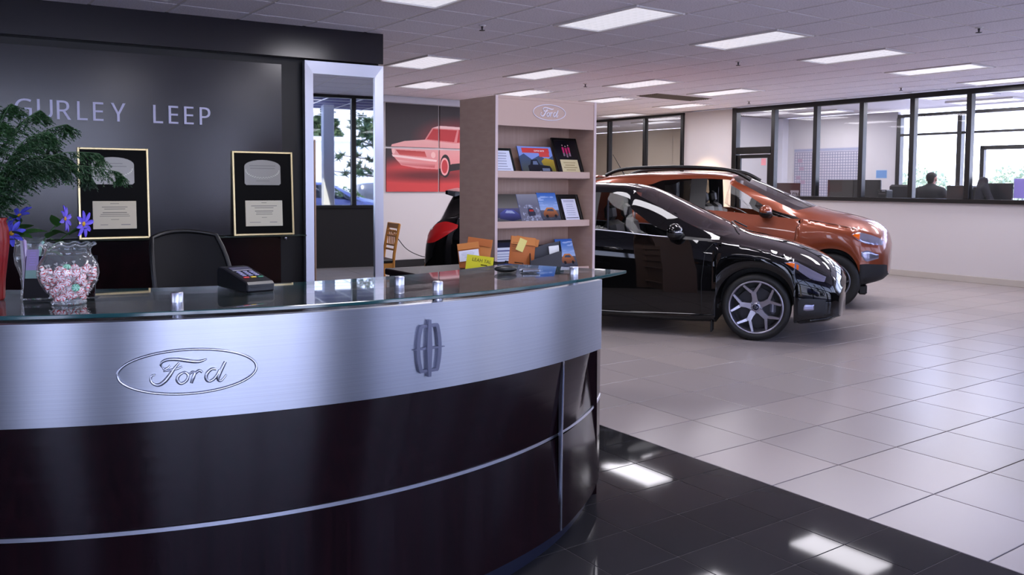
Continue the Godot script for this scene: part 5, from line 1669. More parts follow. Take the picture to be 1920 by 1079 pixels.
func wheel(parent: Node, at: Vector3, s: Dictionary, flip: float) -> void:
	var R: float = s.wheel_r
	var rr: float = s.rim_r
	var tw := 0.105
	var b := Basis(Vector3.RIGHT, PI / 2 * flip)   # lathe axis y -> outward
	var w := obj("wheel", MB.new().lathe(ks([rr, -tw, R - 0.035, -tw, R - 0.012, -tw + 0.012, R, -tw + 0.035, R, tw - 0.04, R - 0.010, tw - 0.012, R - 0.035, tw, rr + 0.014, tw - 0.002, rr + 0.004, tw - 0.010, rr, tw - 0.012]), 72, Transform3D(b, Vector3.ZERO)), M.rubber, parent, Transform3D(Basis(), at))
	var rim := mat(s.rim_color, 0.3, 0.85)
	obj("rim", MB.new().lathe(ks([rr - 0.045, -tw + 0.02, rr - 0.02, -tw + 0.01, rr - 0.025, tw - 0.05, rr - 0.015, tw - 0.02, rr - 0.012, tw - 0.006, rr + 0.003, tw - 0.006, rr + 0.005, tw - 0.013]), 64, Transform3D(b, Vector3.ZERO)), rim, w)
	# five forked spokes
	var sp := MB.new()
	var dish := 0.028
	for k in 5:
		var a: float = TAU * k / 5 + s.spoke_turn
		var u := Vector2(cos(a), sin(a))
		var n := Vector2(-u.y, u.x)
		var pts := [[0.040, 0.030, 0.0], [rr * 0.38, 0.024, 0.0], [rr * 0.58, 0.030, 0.0]]
		# trunk
		var poly := []
		for q in [[0.035, 0.034], [rr * 0.35, 0.023], [rr * 0.60, 0.027], [rr * 0.62, 0.022]]: poly.append(u * q[0] + n * q[1])
		for q in [[rr * 0.62, -0.022], [rr * 0.60, -0.027], [rr * 0.35, -0.023], [0.035, -0.034]]: poly.append(u * q[0] + n * q[1])
		spoke_piece(sp, poly, rr, tw, dish, b)
		for sg in [-1.0, 1.0]:
			var a2: float = a + sg * 0.36
			var e := Vector2(cos(a2), sin(a2)) * (rr - 0.012)
			var et := Vector2(-sin(a2), cos(a2))
			var st: Vector2 = u * rr * 0.56 + n * sg * 0.012
			var dn := (e - st).normalized()
			var nn := Vector2(-dn.y, dn.x)
			spoke_piece(sp, [st + nn * 0.0155, e + nn * 0.011, e - nn * 0.011, st - nn * 0.0155], rr, tw, dish, b)
	sp.lathe(ks([0.062, tw - dish - 0.045, 0.066, tw - dish - 0.012, 0.058, tw - dish - 0.004, 0.0, tw - dish - 0.002]), 24, Transform3D(b, Vector3.ZERO))
	obj("spokes", sp, rim, w)
	var cap := obj("hub_cap", MB.new().lathe(ks([0.029, tw - dish - 0.006, 0.029, tw - dish + 0.003, 0.0, tw - dish + 0.005]), 24, Transform3D(b, Vector3.ZERO)), mat(Color(0.06, 0.08, 0.18), 0.25), w)
	var em := []
	for k in 24: em.append(b * Vector3(0.020 * cos(TAU * k / 24), tw - dish + 0.005, 0.009 * sin(TAU * k / 24)))
	obj("cap_emblem", MB.new().tube(em, 0.0012, 5, true), M.chrome, cap)
	var nut := MB.new()
	for k in 5:
		var a: float = TAU * (k + 0.5) / 5 + s.spoke_turn
		nut.lathe(ks([0.0105, tw - dish - 0.006, 0.0095, tw - dish + 0.008, 0.0, tw - dish + 0.010]), 8, Transform3D(b, b * Vector3(0.049 * cos(a), 0, 0.049 * sin(a))))
	obj("wheel_nuts", nut, M.chrome, w)
	obj("brake_disc", MB.new().lathe(ks([0.07, tw - 0.10, rr * 0.72, tw - 0.10, rr * 0.72, tw - 0.125, 0.07, tw - 0.125]), 40, Transform3D(b, Vector3.ZERO), -1), mat(Color(0.20, 0.20, 0.22), 0.45, 0.7), w)
	obj("hub", MB.new().lathe(ks([0.072, -tw + 0.02, 0.072, tw - 0.095, 0.0, tw - 0.095]), 24, Transform3D(b, Vector3.ZERO), -1), mat(Color(0.12, 0.12, 0.13), 0.6), w)
	obj("brake_caliper", MB.new().box(Vector3(rr * 0.60, 0.0, flip * (tw - 0.10)), Vector3(0.055, 0.13, 0.045), 0.02), mat(Color(0.55, 0.56, 0.62), 0.35, 0.5), w)
	obj("wheel_inner_shade", MB.new().lathe(ks([rr - 0.03, -tw + 0.03, 0.0, -tw + 0.03]), 40, Transform3D(b, Vector3.ZERO), -1), M.black, w)  # black disc standing in for the shade inside the wheel

func spoke_piece(m: MB, poly: Array, rr: float, tw: float, dish: float, b: Basis) -> void:
	var f := []
	var g := []
	var ctr := Vector2.ZERO
	for p: Vector2 in poly: ctr += p
	ctr /= poly.size()
	for p: Vector2 in poly:
		var r := p.length() / rr
		var h := tw - dish * (1.0 - r * r) - 0.008
		var q: Vector2 = p
		var qi := ctr + (p - ctr) * 0.86
		f.append(b * Vector3(qi.x, h + 0.004, -qi.y * -1.0))
		g.append(b * Vector3(q.x, h - 0.006, -q.y * -1.0))
	var out := b * Vector3.UP
	var n := poly.size()
	for k in range(1, n - 1): m.trio(f[0], f[k], f[k + 1], out, 5)
	var c3 := Vector3.ZERO
	for p: Vector3 in f: c3 += p
	c3 /= n
	for k in n:
		var j := (k + 1) % n
		m.quado(f[k], f[j], g[j], g[k], (f[k] + f[j]) * 0.5 - c3 + out * 0.004)
		m.quado(g[k], g[j], g[j] - out * 0.03, g[k] - out * 0.03, (f[k] + f[j]) * 0.5 - c3)

func make_car(s: Dictionary, label: String, at: Transform3D, called := "car") -> Node3D:
	var car := thing(called, label, "car", at)
	# stations along the car
	var st := []
	var x: float = s.xr
	while x < s.xf:
		st.append(x); x += s.step
	st.append(s.xf)
	for ax: float in s.axles:
		for q in [-1.0, 1.0]:
			st.append(ax + q * (s.arch + 0.002)); st.append(ax + q * (s.arch - 0.0005))
			for k in 8: st.append(ax + q * s.arch * cos(PI / 2 * (k + 0.5) / 8.5))
	for w in s.windows:
		st.append(w[0]); st.append(w[1])
	for q: float in [s.cowl, s.header, s.rear_glass[0], s.rear_glass[1]]: st.append(q)
	for k in 10: st.append(s.xf - 0.12 * pow(k / 10.0, 1.6) - 0.001)
	for k in 8: st.append(s.xr + 0.10 * pow(k / 8.0, 1.6) + 0.001)
	st.sort()
	var u := []
	for q: float in st:
		if u.is_empty() or q - u[u.size() - 1] > 0.0004: u.append(q)
	st = u
	var n := st.size()
	var secs := []
	for i in n: secs.append(section(s, st[i], low_at(s, st[i])))
	var nets := {}
	for c in ["paint", "trim", "windscreen", "rear_window", "cladding", "roof"]: nets[c] = MB.new()
	var wi := 0
	for i in n - 1:
		var xm: float = (st[i] + st[i + 1]) / 2
		for j in 16:
			var kind := "paint"
			if j >= 8 and j < 11:
				for w in s.windows:
					if xm > w[0] and xm < w[1]:
						kind = w[2]
						wi = s.windows.find(w)
				if kind != "paint" and curve(s.rail, xm) - curve(s.belt, xm) < 0.035: kind = "trim"
			elif j >= 13 and xm < s.cowl and xm > s.header: kind = "windscreen"
			elif j >= 13 and xm > s.rear_glass[0] and xm < s.rear_glass[1]: kind = "rear_window"
			elif j >= 13 and xm <= s.header and xm >= s.rear_glass[1] and s.black_roof: kind = "roof"
			if j < 2: kind = "trim"
			if j < 4 and s.clad > 0.0 and secs[i][j + 1].x < s.clad + 0.3 and (secs[i][j].x < s.clad): kind = "cladding"
			for sg: float in [1.0, -1.0]:
				var p := [bent(s, st[i], secs[i][j]), bent(s, st[i + 1], secs[i + 1][j]), bent(s, st[i + 1], secs[i + 1][j + 1]), bent(s, st[i], secs[i][j + 1])]
				var key := kind
				if j >= 8 and j < 11 and kind != "paint":
					key = "%s %d %d" % [kind, wi, int(sg)]
					if not nets.has(key): nets[key] = MB.new()
				if sg < 0:
					for k in 4: p[k].z *= -1
					nets[key].quad(p[1], p[0], p[3], p[2], 1)
				else:
					nets[key].quad(p[0], p[1], p[2], p[3], 1)
	for e in [0, n - 1]:   # close nose and tail
		var ring := []
		for j in 17: ring.append(bent(s, st[e], secs[e][j]))
		for j in range(15, 0, -1): ring.append(ring[j] * Vector3(1, 1, -1))
		var c := Vector3(ring[0].x, (ring[0].y + ring[16].y) / 2, 0)
		for k in ring.size(): nets.paint.trio(c, ring[k], ring[(k + 1) % ring.size()], Vector3(1 if e > 0 else -1, 0, 0), 1)
	var body := obj("body", nets.paint, s.paint, car)
	for c in [["trim", M.plastic_black, "body_trim"], ["windscreen", M.screen_glass, "windscreen"], ["rear_window", M.dark_tint, "rear_window"], ["cladding", mat(Color(0.085, 0.09, 0.11), 0.6), "cladding"], ["roof", M.black_paint, "roof_panel"]]:
		if nets[c[0]].n > 0: obj(c[2], nets[c[0]], c[1], car)
	for k: String in nets:
		if k.begins_with("side_glass"): obj("side_glass", nets[k], M.car_glass, car)
		elif k.begins_with("dark_glass"): obj("rear_side_glass", nets[k], M.dark_tint, car)
		elif k.begins_with("trim "): obj("pillar_trim", nets[k], M.plastic_black, car)
	# wells, wheels
	for ax: float in s.axles:
		for sg: float in [1.0, -1.0]:
			var wl := MB.new()
			var rows := []
			for k in 21:
				var t := PI * k / 20.0
				var a := Vector3(ax + (s.arch + 0.012) * cos(t), s.wheel_r - 0.0 + (s.arch + 0.012) * sin(t), 0)
				var zo: float = curve(s.w, clampf(a.x, s.xr + 0.05, s.xf - 0.05)) - 0.03
				rows.append([Vector3(a.x, a.y, sg * zo), Vector3(a.x, a.y, sg * 0.5)])
			wl.grid(rows, 1)
			for k in 20: wl.trio(Vector3(ax, s.wheel_r, sg * 0.5), rows[k][1], rows[k + 1][1], Vector3(0, 0, sg))
			obj("wheel_well", wl, M.black, car)
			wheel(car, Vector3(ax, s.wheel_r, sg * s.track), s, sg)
	for sg: float in [1.0, -1.0]:
		for ln in s.seams: obj("panel_gap", side_line(s, ks(ln), 0.0035, -0.001, sg), M.black, car)
		for l in s.lamps:   # [name, top, bottom, material, off]
			obj(l[0], side_patch(s, ks(l[1]), ks(l[2]), l[4], 16, 6, sg), l[3], car)
		for h in s.handles:
			var a := side_point(s, h[0], h[1], 0.0)
			var b2 := side_point(s, h[0] + 0.19, h[1] - 0.006, 0.0)
			a.z *= sg; b2.z *= sg
			var o := Vector3(0, 0, sg * 0.030)
			obj("door_handle", MB.new().tube([a, a + o + Vector3(0.02, 0.004, 0), b2 + o - Vector3(0.02, -0.004, 0), b2], [0.012, 0.014, 0.014, 0.012], 8, false, true, Vector3(1, 1, 0.7)), s.handle_mat, car)
			obj("handle_recess", MB.new().ball(a.lerp(b2, 0.5) + Vector3(0, -0.002, -sg * 0.010), Vector3(0.085, 0.032, 0.0125), 14), M.black, car)
		# mirror
		var mp: Vector3 = side_point(s, s.mirror.x, s.mirror.y, 0.0)
		var mc := Vector3(mp.x - 0.035, s.mirror.y + 0.055, sg * (mp.z + 0.145))
		var mr := obj("mirror_housing", MB.new().ball(mc, Vector3(0.075, 0.078, 0.115), 18), s.mirror_mat, car)
		obj("mirror_lower", MB.new().ball(mc + Vector3(0, -0.022, 0), Vector3(0.079, 0.060, 0.113), 18), M.plastic_black, mr)
		obj("mirror_stalk", MB.new().tube([Vector3(mp.x, mp.y, sg * (mp.z - 0.01)), mc + Vector3(0.01, -0.045, -sg * 0.05)], [0.04, 0.03], 10), M.plastic_black, mr)
		obj("turn_lamp", MB.new().ball(mc + Vector3(0.03, -0.005, sg * 0.05), Vector3(0.047, 0.014, 0.065), 12), M.chrome, mr)
	# cabin
	var y0: float = s.seat_y
	for sg: float in [1.0, -1.0]:
		for xx: float in s.seats:
			var q := obj("seat", MB.new().box(Vector3(xx + 0.18, y0 + 0.06, sg * 0.37), Vector3(0.52, 0.16, 0.48), 0.05), M.black, car)
			obj("seat_back", MB.new().box(Vector3(xx - 0.15, y0 + 0.38, sg * 0.37), Vector3(0.14, 0.62, 0.46), 0.055, Basis(Vector3.BACK, 0.22)), M.black, q)
			obj("headrest", MB.new().box(Vector3(xx - 0.24, y0 + 0.76, sg * 0.37), Vector3(0.09, 0.17, 0.25), 0.04, Basis(Vector3.BACK, 0.15)), M.black, q)
			obj("belt", MB.new().box(Vector3(xx - 0.20, y0 + 0.52, sg * 0.63), Vector3(0.008, 0.75, 0.045)), mat(Color(0.1, 0.1, 0.16), 0.7), q)
	obj("dashboard", MB.new().box(Vector3(s.cowl - 0.32, y0 + 0.30, 0), Vector3(0.46, 0.20, 1.36), 0.06), M.black, car)
	var wheel_c := Vector3(s.cowl - 0.58, y0 + 0.36, -0.36)
	var ring := []
	for k in 28: ring.append(wheel_c + Basis(Vector3.BACK, -0.42) * Vector3(0, 0.18 * sin(TAU * k / 28), 0.18 * cos(TAU * k / 28)))
	obj("steering_wheel", MB.new().tube(ring, 0.014, 8, true), M.plastic_black, car)
	obj("cabin_floor", MB.new().box(Vector3(-0.35, 0.30, 0), Vector3(2.6, 0.04, 1.5)), M.black, car)
	return car

func cars() -> void:
	M.car_glass = pane(Color(0.05, 0.06, 0.06), 0.12)
	M.car_glass.metallic_specular = 0.22
	M.dark_tint.metallic_specular = 0.35
	M.screen_glass = pane(Color(0.10, 0.10, 0.11), 0.35)
	M.screen_glass.metallic_specular = 0.75
	var bp := mat(Color(0.03, 0.03, 0.033), 0.03)
	M.black_paint = bp
	var op := mat(Color(0.53, 0.235, 0.105), 0.3, 0.3)
	op.clearcoat_enabled = true; op.clearcoat = 0.8; op.clearcoat_roughness = 0.03
	M.orange_paint = op
	var lampg := mat(Color(0.62, 0.62, 0.72), 0.12, 0.8)
	lampg.clearcoat_enabled = true
	var amber := mat(Color(0.90, 0.40, 0.03), 0.15)
	var red := mat(Color(0.78, 0.03, 0.045), 0.12)
	red.clearcoat_enabled = true
	M.lampg = lampg
	M.amber = amber
	var f := {"xr": -2.30, "xf": 2.115, "step": 0.045, "axles": [1.31, -1.34], "arch": 0.372, "wheel_r": 0.322, "rim_r": 0.252, "track": 0.775, "rim_color": Color(0.62, 0.61, 0.66), "spoke_turn": -1.745,
		"cowl": 1.14, "header": 0.14, "rear_glass": [-2.13, -1.96], "nose0": 1.5, "nose_round": 0.16, "black_roof": false, "clad": 0.0, "paint": bp, "handle_mat": bp, "mirror_mat": bp, "mirror": Vector2(0.70, 0.975),
		"sill": ks([-2.3, 0.36, -2.2, 0.27, -1.8, 0.24, -1.6, 0.15, 1.5, 0.15, 1.72, 0.185, 2.02, 0.215, 2.115, 0.235]),
		"top": ks([-2.30, 0.66, -2.24, 0.95, -2.14, 1.07, -1.96, 1.375, -1.6, 1.445, -1.1, 1.486, -0.5, 1.503, -0.1, 1.496, 0.14, 1.455, 0.4, 1.355, 0.65, 1.24, 0.9, 1.125, 1.16, 1.01, 1.35, 0.968, 1.64, 0.898, 1.85, 0.82, 1.98, 0.745, 2.07, 0.66, 2.115, 0.58]),
		"re": ks([-2.30, 0.63, -2.24, 0.93, -2.14, 1.05, -1.96, 1.35, -1.6, 1.415, -1.1, 1.455, -0.5, 1.468, -0.1, 1.46, 0.14, 1.415, 0.4, 1.315, 0.65, 1.20, 0.9, 1.085, 1.12, 0.99, 1.35, 0.945, 1.64, 0.872, 1.85, 0.79, 1.98, 0.715, 2.07, 0.63, 2.115, 0.55]),
		"rail": ks([-2.30, 0.62, -2.1, 1.03, -1.88, 1.14, -1.7, 1.245, -1.4, 1.325, -1.0, 1.375, -0.5, 1.40, -0.2, 1.397, 0.0, 1.35, 0.2, 1.27, 0.45, 1.13, 0.70, 0.985, 0.9, 0.962, 1.16, 0.945, 1.35, 0.915, 1.64, 0.842, 1.85, 0.762, 1.98, 0.69, 2.07, 0.60, 2.115, 0.52]),
		"belt": ks([-2.3, 0.60, -2.2, 0.94, -1.95, 1.10, -1.75, 1.09, -1.2, 1.058, -0.22, 1.015, 0.63, 0.955, 0.8, 0.942, 1.0, 0.925, 1.16, 0.905, 1.35, 0.87, 1.64, 0.79, 1.85, 0.71, 1.98, 0.645, 2.07, 0.57, 2.115, 0.50]),
		"w": ks([-2.3, 0.66, -2.2, 0.80, -2.0, 0.865, -1.6, 0.905, -0.5, 0.91, 0.8, 0.905, 1.3, 0.905, 1.65, 0.88, 1.85, 0.83, 1.98, 0.77, 2.07, 0.69, 2.115, 0.60]),
		"wb": ks([-2.3, 0.60, -2.2, 0.73, -2.0, 0.79, -1.6, 0.84, -0.5, 0.872, 0.8, 0.862, 1.16, 0.84, 1.35, 0.82, 1.64, 0.775, 1.85, 0.72, 1.98, 0.65, 2.07, 0.56, 2.115, 0.48]),
		"wr": ks([-2.3, 0.52, -2.2, 0.65, -2.0, 0.69, -1.6, 0.665, -0.5, 0.655, -0.1, 0.655, 0.2, 0.685, 0.45, 0.735, 0.7, 0.79, 1.0, 0.775, 1.16, 0.75, 1.35, 0.71, 1.64, 0.65, 1.85, 0.58, 1.98, 0.50, 2.07, 0.41, 2.115, 0.34]),
		"wre": ks([-2.3, 0.42, -2.2, 0.56, -2.0, 0.57, -1.6, 0.57, -0.5, 0.575, 0.14, 0.58, 0.4, 0.63, 0.65, 0.685, 0.9, 0.72, 1.1, 0.705, 1.35, 0.58, 1.64, 0.50, 1.85, 0.42, 2.115, 0.24]),
		"windows": [[-1.82, -1.36, "dark_glass"], [-1.36, -1.29, "trim"], [-1.29, -0.36, "dark_glass"], [-0.36, -0.27, "trim"], [-0.27, 0.66, "side_glass"], [0.66, 0.98, "trim"]],
		"seams": [[0.81, 0.20, 0.80, 0.55, 0.83, 0.84, 0.90, 0.915], [-0.30, 0.20, -0.32, 0.98], [-1.20, 0.72, -1.28, 1.04], [0.98, 0.915, 1.30, 0.872, 1.64, 0.795, 1.85, 0.715, 2.0, 0.635], [1.685, 0.56, 1.80, 0.60, 1.98, 0.615]],
		"lamps": [["headlight", [1.565, 0.762, 1.66, 0.765, 1.78, 0.725, 1.90, 0.672, 2.0, 0.62], [1.565, 0.758, 1.66, 0.715, 1.78, 0.655, 1.90, 0.60, 2.0, 0.575], lampg, 0.006],
			["amber_lamp", [1.58, 0.755, 1.66, 0.752, 1.73, 0.728], [1.58, 0.75, 1.66, 0.714, 1.73, 0.682], amber, 0.010],
			["fog_recess", [1.74, 0.40, 1.82, 0.425, 2.03, 0.415], [1.74, 0.27, 1.85, 0.255, 2.03, 0.255], M.plastic_black, 0.003],
			["fog_lamp", [1.805, 0.345, 1.84, 0.375, 1.93, 0.37], [1.805, 0.315, 1.85, 0.308, 1.93, 0.315], lampg, 0.012],
			["front_splitter", [1.72, 0.205, 1.9, 0.23, 2.08, 0.25], [1.72, 0.19, 1.9, 0.21, 2.08, 0.225], bp, 0.022],
			["side_skirt", [-0.92, 0.225, 0.0, 0.22, 0.93, 0.235], [-0.92, 0.155, 0.0, 0.155, 0.93, 0.155], bp, 0.020],
			["tail_lamp", [-2.24, 0.915, -2.12, 1.02, -1.96, 1.065, -1.80, 1.035], [-2.24, 0.82, -2.12, 0.83, -1.96, 0.90, -1.80, 1.0], red, 0.010],
			["reverse_lamp", [-2.225, 0.965, -2.14, 0.99], [-2.225, 0.945, -2.14, 0.965], M.white, 0.014]],
		"handles": [[-0.17, 0.842], [-1.15, 0.875]], "seat_y": 0.42, "seats": [0.0, -0.95]}
	var ang := deg_to_rad(34.0)
	var o := Vector3(-6.808, 0, -6.545)
	var c := make_car(f, "glossy black hatchback car with forked alloy wheels, partly behind the bookcase", Transform3D(Basis(Vector3.UP, ang), o))
	# spoiler, antenna, tow of small trim
	var sp := MB.new()
	var rows := []
	for k in 13:
		var t := -1.0 + k / 6.0
		var z := t * 0.60
		var bow := 0.05 * t * t
		rows.append([Vector3(-1.80 + bow * 0.4, 1.405 - bow * 0.5, z), Vector3(-2.10 + bow, 1.432 - bow * 0.6, z), Vector3(-2.11 + bow, 1.412 - bow * 0.6, z), Vector3(-1.95 + bow, 1.365 - bow * 0.5, z)])
	for k in 12:
		for j in 3: sp.quad(rows[k][j], rows[k + 1][j], rows[k + 1][j + 1], rows[k][j + 1], 1)
	obj("roof_spoiler", sp, bp, c)
	for zz in [-1.0, 1.0]: obj("spoiler_end", MB.new().extrude(pv([-1.78, 1.38, -2.06, 1.40, -2.06, 1.36, -1.95, 1.33]), -0.008, 0.008, Transform3D(Basis(), Vector3(0, 0, 0.60 * zz)), 0.002), bp, c)
	for sg: float in [1.0, -1.0]:
		obj("window_trim", side_line(f, ks([-1.80, 1.10, -1.2, 1.062, -0.22, 1.02, 0.64, 0.96]), 0.006, 0.004, sg), M.alu_plain, c)
		obj("mudflap", MB.new().box(Vector3(0.90, 0.12, sg * 0.80), Vector3(0.012, 0.12, 0.16), 0.003), M.rubber, c)
		obj("wiper", MB.new().tube([Vector3(1.10, 1.03, sg * 0.35), Vector3(0.98, 1.10, sg * 0.1 - 0.1)], 0.008, 6), M.plastic_black, c)
	# copper compact SUV
	var e := {"xr": -1.97, "xf": 1.955, "step": 0.05, "axles": [1.26, -1.26], "arch": 0.378, "wheel_r": 0.335, "rim_r": 0.22, "track": 0.755, "rim_color": Color(0.5, 0.5, 0.53), "spoke_turn": 0.3,
		"cowl": 1.06, "header": 0.12, "rear_glass": [-1.90, -1.80], "nose0": 1.35, "nose_round": 0.14, "black_roof": false, "clad": 0.46, "paint": op, "handle_mat": op, "mirror_mat": op, "mirror": Vector2(0.62, 1.11),
		"sill": ks([-1.97, 0.40, -1.8, 0.32, -1.6, 0.24, 1.5, 0.24, 1.7, 0.30, 1.9, 0.36, 1.955, 0.42]),
		"top": ks([-1.97, 0.75, -1.945, 1.0, -1.90, 1.22, -1.80, 1.54, -1.6, 1.60, -1.2, 1.645, -0.7, 1.665, -0.2, 1.655, 0.1, 1.62, 0.35, 1.53, 0.6, 1.42, 0.85, 1.31, 1.08, 1.215, 1.22, 1.175, 1.5, 1.115, 1.74, 1.045, 1.86, 0.975, 1.92, 0.90, 1.955, 0.78]),
		"re": ks([-1.97, 0.73, -1.945, 0.98, -1.90, 1.20, -1.80, 1.51, -1.6, 1.57, -1.2, 1.61, -0.7, 1.63, -0.2, 1.62, 0.1, 1.585, 0.35, 1.495, 0.6, 1.38, 0.85, 1.265, 1.05, 1.18, 1.22, 1.15, 1.5, 1.09, 1.74, 1.02, 1.86, 0.95, 1.92, 0.88, 1.955, 0.76]),
		"rail": ks([-1.97, 0.71, -1.90, 1.16, -1.78, 1.40, -1.5, 1.46, -1.2, 1.47, -1.0, 1.48, -0.8, 1.54, -0.3, 1.562, 0.0, 1.55, 0.17, 1.52, 0.4, 1.42, 0.65, 1.275, 0.9, 1.125, 1.0, 1.10, 1.22, 1.085, 1.5, 1.04, 1.74, 0.985, 1.86, 0.92, 1.92, 0.85, 1.955, 0.74]),
		"belt": ks([-1.97, 0.69, -1.9, 1.1, -1.6, 1.225, -1.2, 1.205, -0.2, 1.165, 0.64, 1.10, 0.93, 1.072, 1.22, 1.03, 1.5, 0.98, 1.74, 0.92, 1.86, 0.86, 1.92, 0.80, 1.955, 0.70]),
		"w": ks([-1.97, 0.70, -1.93, 0.78, -1.7, 0.86, -1.2, 0.882, 1.2, 0.882, 1.5, 0.868, 1.74, 0.82, 1.86, 0.76, 1.92, 0.69, 1.955, 0.60]),
		"wb": ks([-1.97, 0.64, -1.9, 0.76, -1.7, 0.82, -1.2, 0.845, 0.8, 0.84, 1.1, 0.815, 1.5, 0.775, 1.74, 0.72, 1.86, 0.66, 1.92, 0.58, 1.955, 0.50]),
		"wr": ks([-1.97, 0.56, -1.9, 0.69, -1.7, 0.70, -1.2, 0.70, -0.2, 0.695, 0.2, 0.71, 0.45, 0.745, 0.9, 0.775, 1.1, 0.75, 1.5, 0.66, 1.74, 0.60, 1.86, 0.53, 1.92, 0.45, 1.955, 0.38]),
		"wre": ks([-1.97, 0.46, -1.9, 0.58, -1.7, 0.60, -0.2, 0.60, 0.12, 0.60, 0.4, 0.64, 0.9, 0.70, 1.05, 0.69, 1.3, 0.56, 1.74, 0.46, 1.955, 0.28]),
		"windows": [[-1.08, -0.45, "dark_glass"], [-0.45, -0.25, "trim"], [-0.25, 0.56, "side_glass"], [0.56, 0.63, "trim"], [0.63, 0.90, "dark_glass"], [0.90, 0.97, "trim"]],
		"seams": [[0.83, 0.30, 0.82, 0.70, 0.86, 0.98, 0.93, 1.06], [-0.35, 0.30, -0.36, 1.15], [1.02, 1.062, 1.3, 1.015, 1.55, 0.965]],
		"lamps": [["headlight", [1.50, 0.905, 1.60, 0.925, 1.75, 0.90, 1.90, 0.845], [1.50, 0.90, 1.60, 0.835, 1.75, 0.79, 1.90, 0.775], lampg, 0.008],
			["amber_lamp", [1.51, 0.90, 1.58, 0.915, 1.63, 0.91], [1.51, 0.895, 1.58, 0.85, 1.63, 0.828], amber, 0.012],
			["fog_lamp", [1.66, 0.70, 1.74, 0.715, 1.88, 0.665], [1.66, 0.65, 1.74, 0.585, 1.88, 0.62], lampg, 0.008]],
		"handles": [[-0.20, 0.99], [-1.0, 1.03]], "seat_y": 0.56, "seats": [-0.1, -0.95]}
	var c2 := make_car(e, "copper orange compact SUV car with black roof rails, parked behind the black car", Transform3D(Basis(Vector3.UP, deg_to_rad(33.0)), Vector3(-7.65, 0, -9.08)))
	for sg: float in [1.0, -1.0]:
		obj("roof_rail", MB.new().tube(smooth_path([Vector3(-1.62, 1.60, sg * 0.585), Vector3(-1.35, 1.685, sg * 0.60), Vector3(-0.6, 1.71, sg * 0.605), Vector3(0.0, 1.67, sg * 0.605), Vector3(0.28, 1.545, sg * 0.62)], 6), 0.024, 8), M.plastic_black, c2)
	obj("antenna", MB.new().tube([Vector3(-1.50, 1.60, 0.0), Vector3(-1.68, 1.90, 0.0)], [0.007, 0.004], 6), M.plastic_black, c2)
	obj("roof_spoiler", MB.new().box(Vector3(-1.84, 1.575, 0), Vector3(0.24, 0.035, 1.12), 0.015, Basis(Vector3.BACK, 0.12)), op, c2)
	for sg: float in [1.0, -1.0]: obj("mudflap", MB.new().box(Vector3(1.62, 0.24, sg * 0.70), Vector3(0.10, 0.12, 0.14), 0.02), M.plastic_black, c2)
	M.spec_suv = e
	M.spec_hatch = f

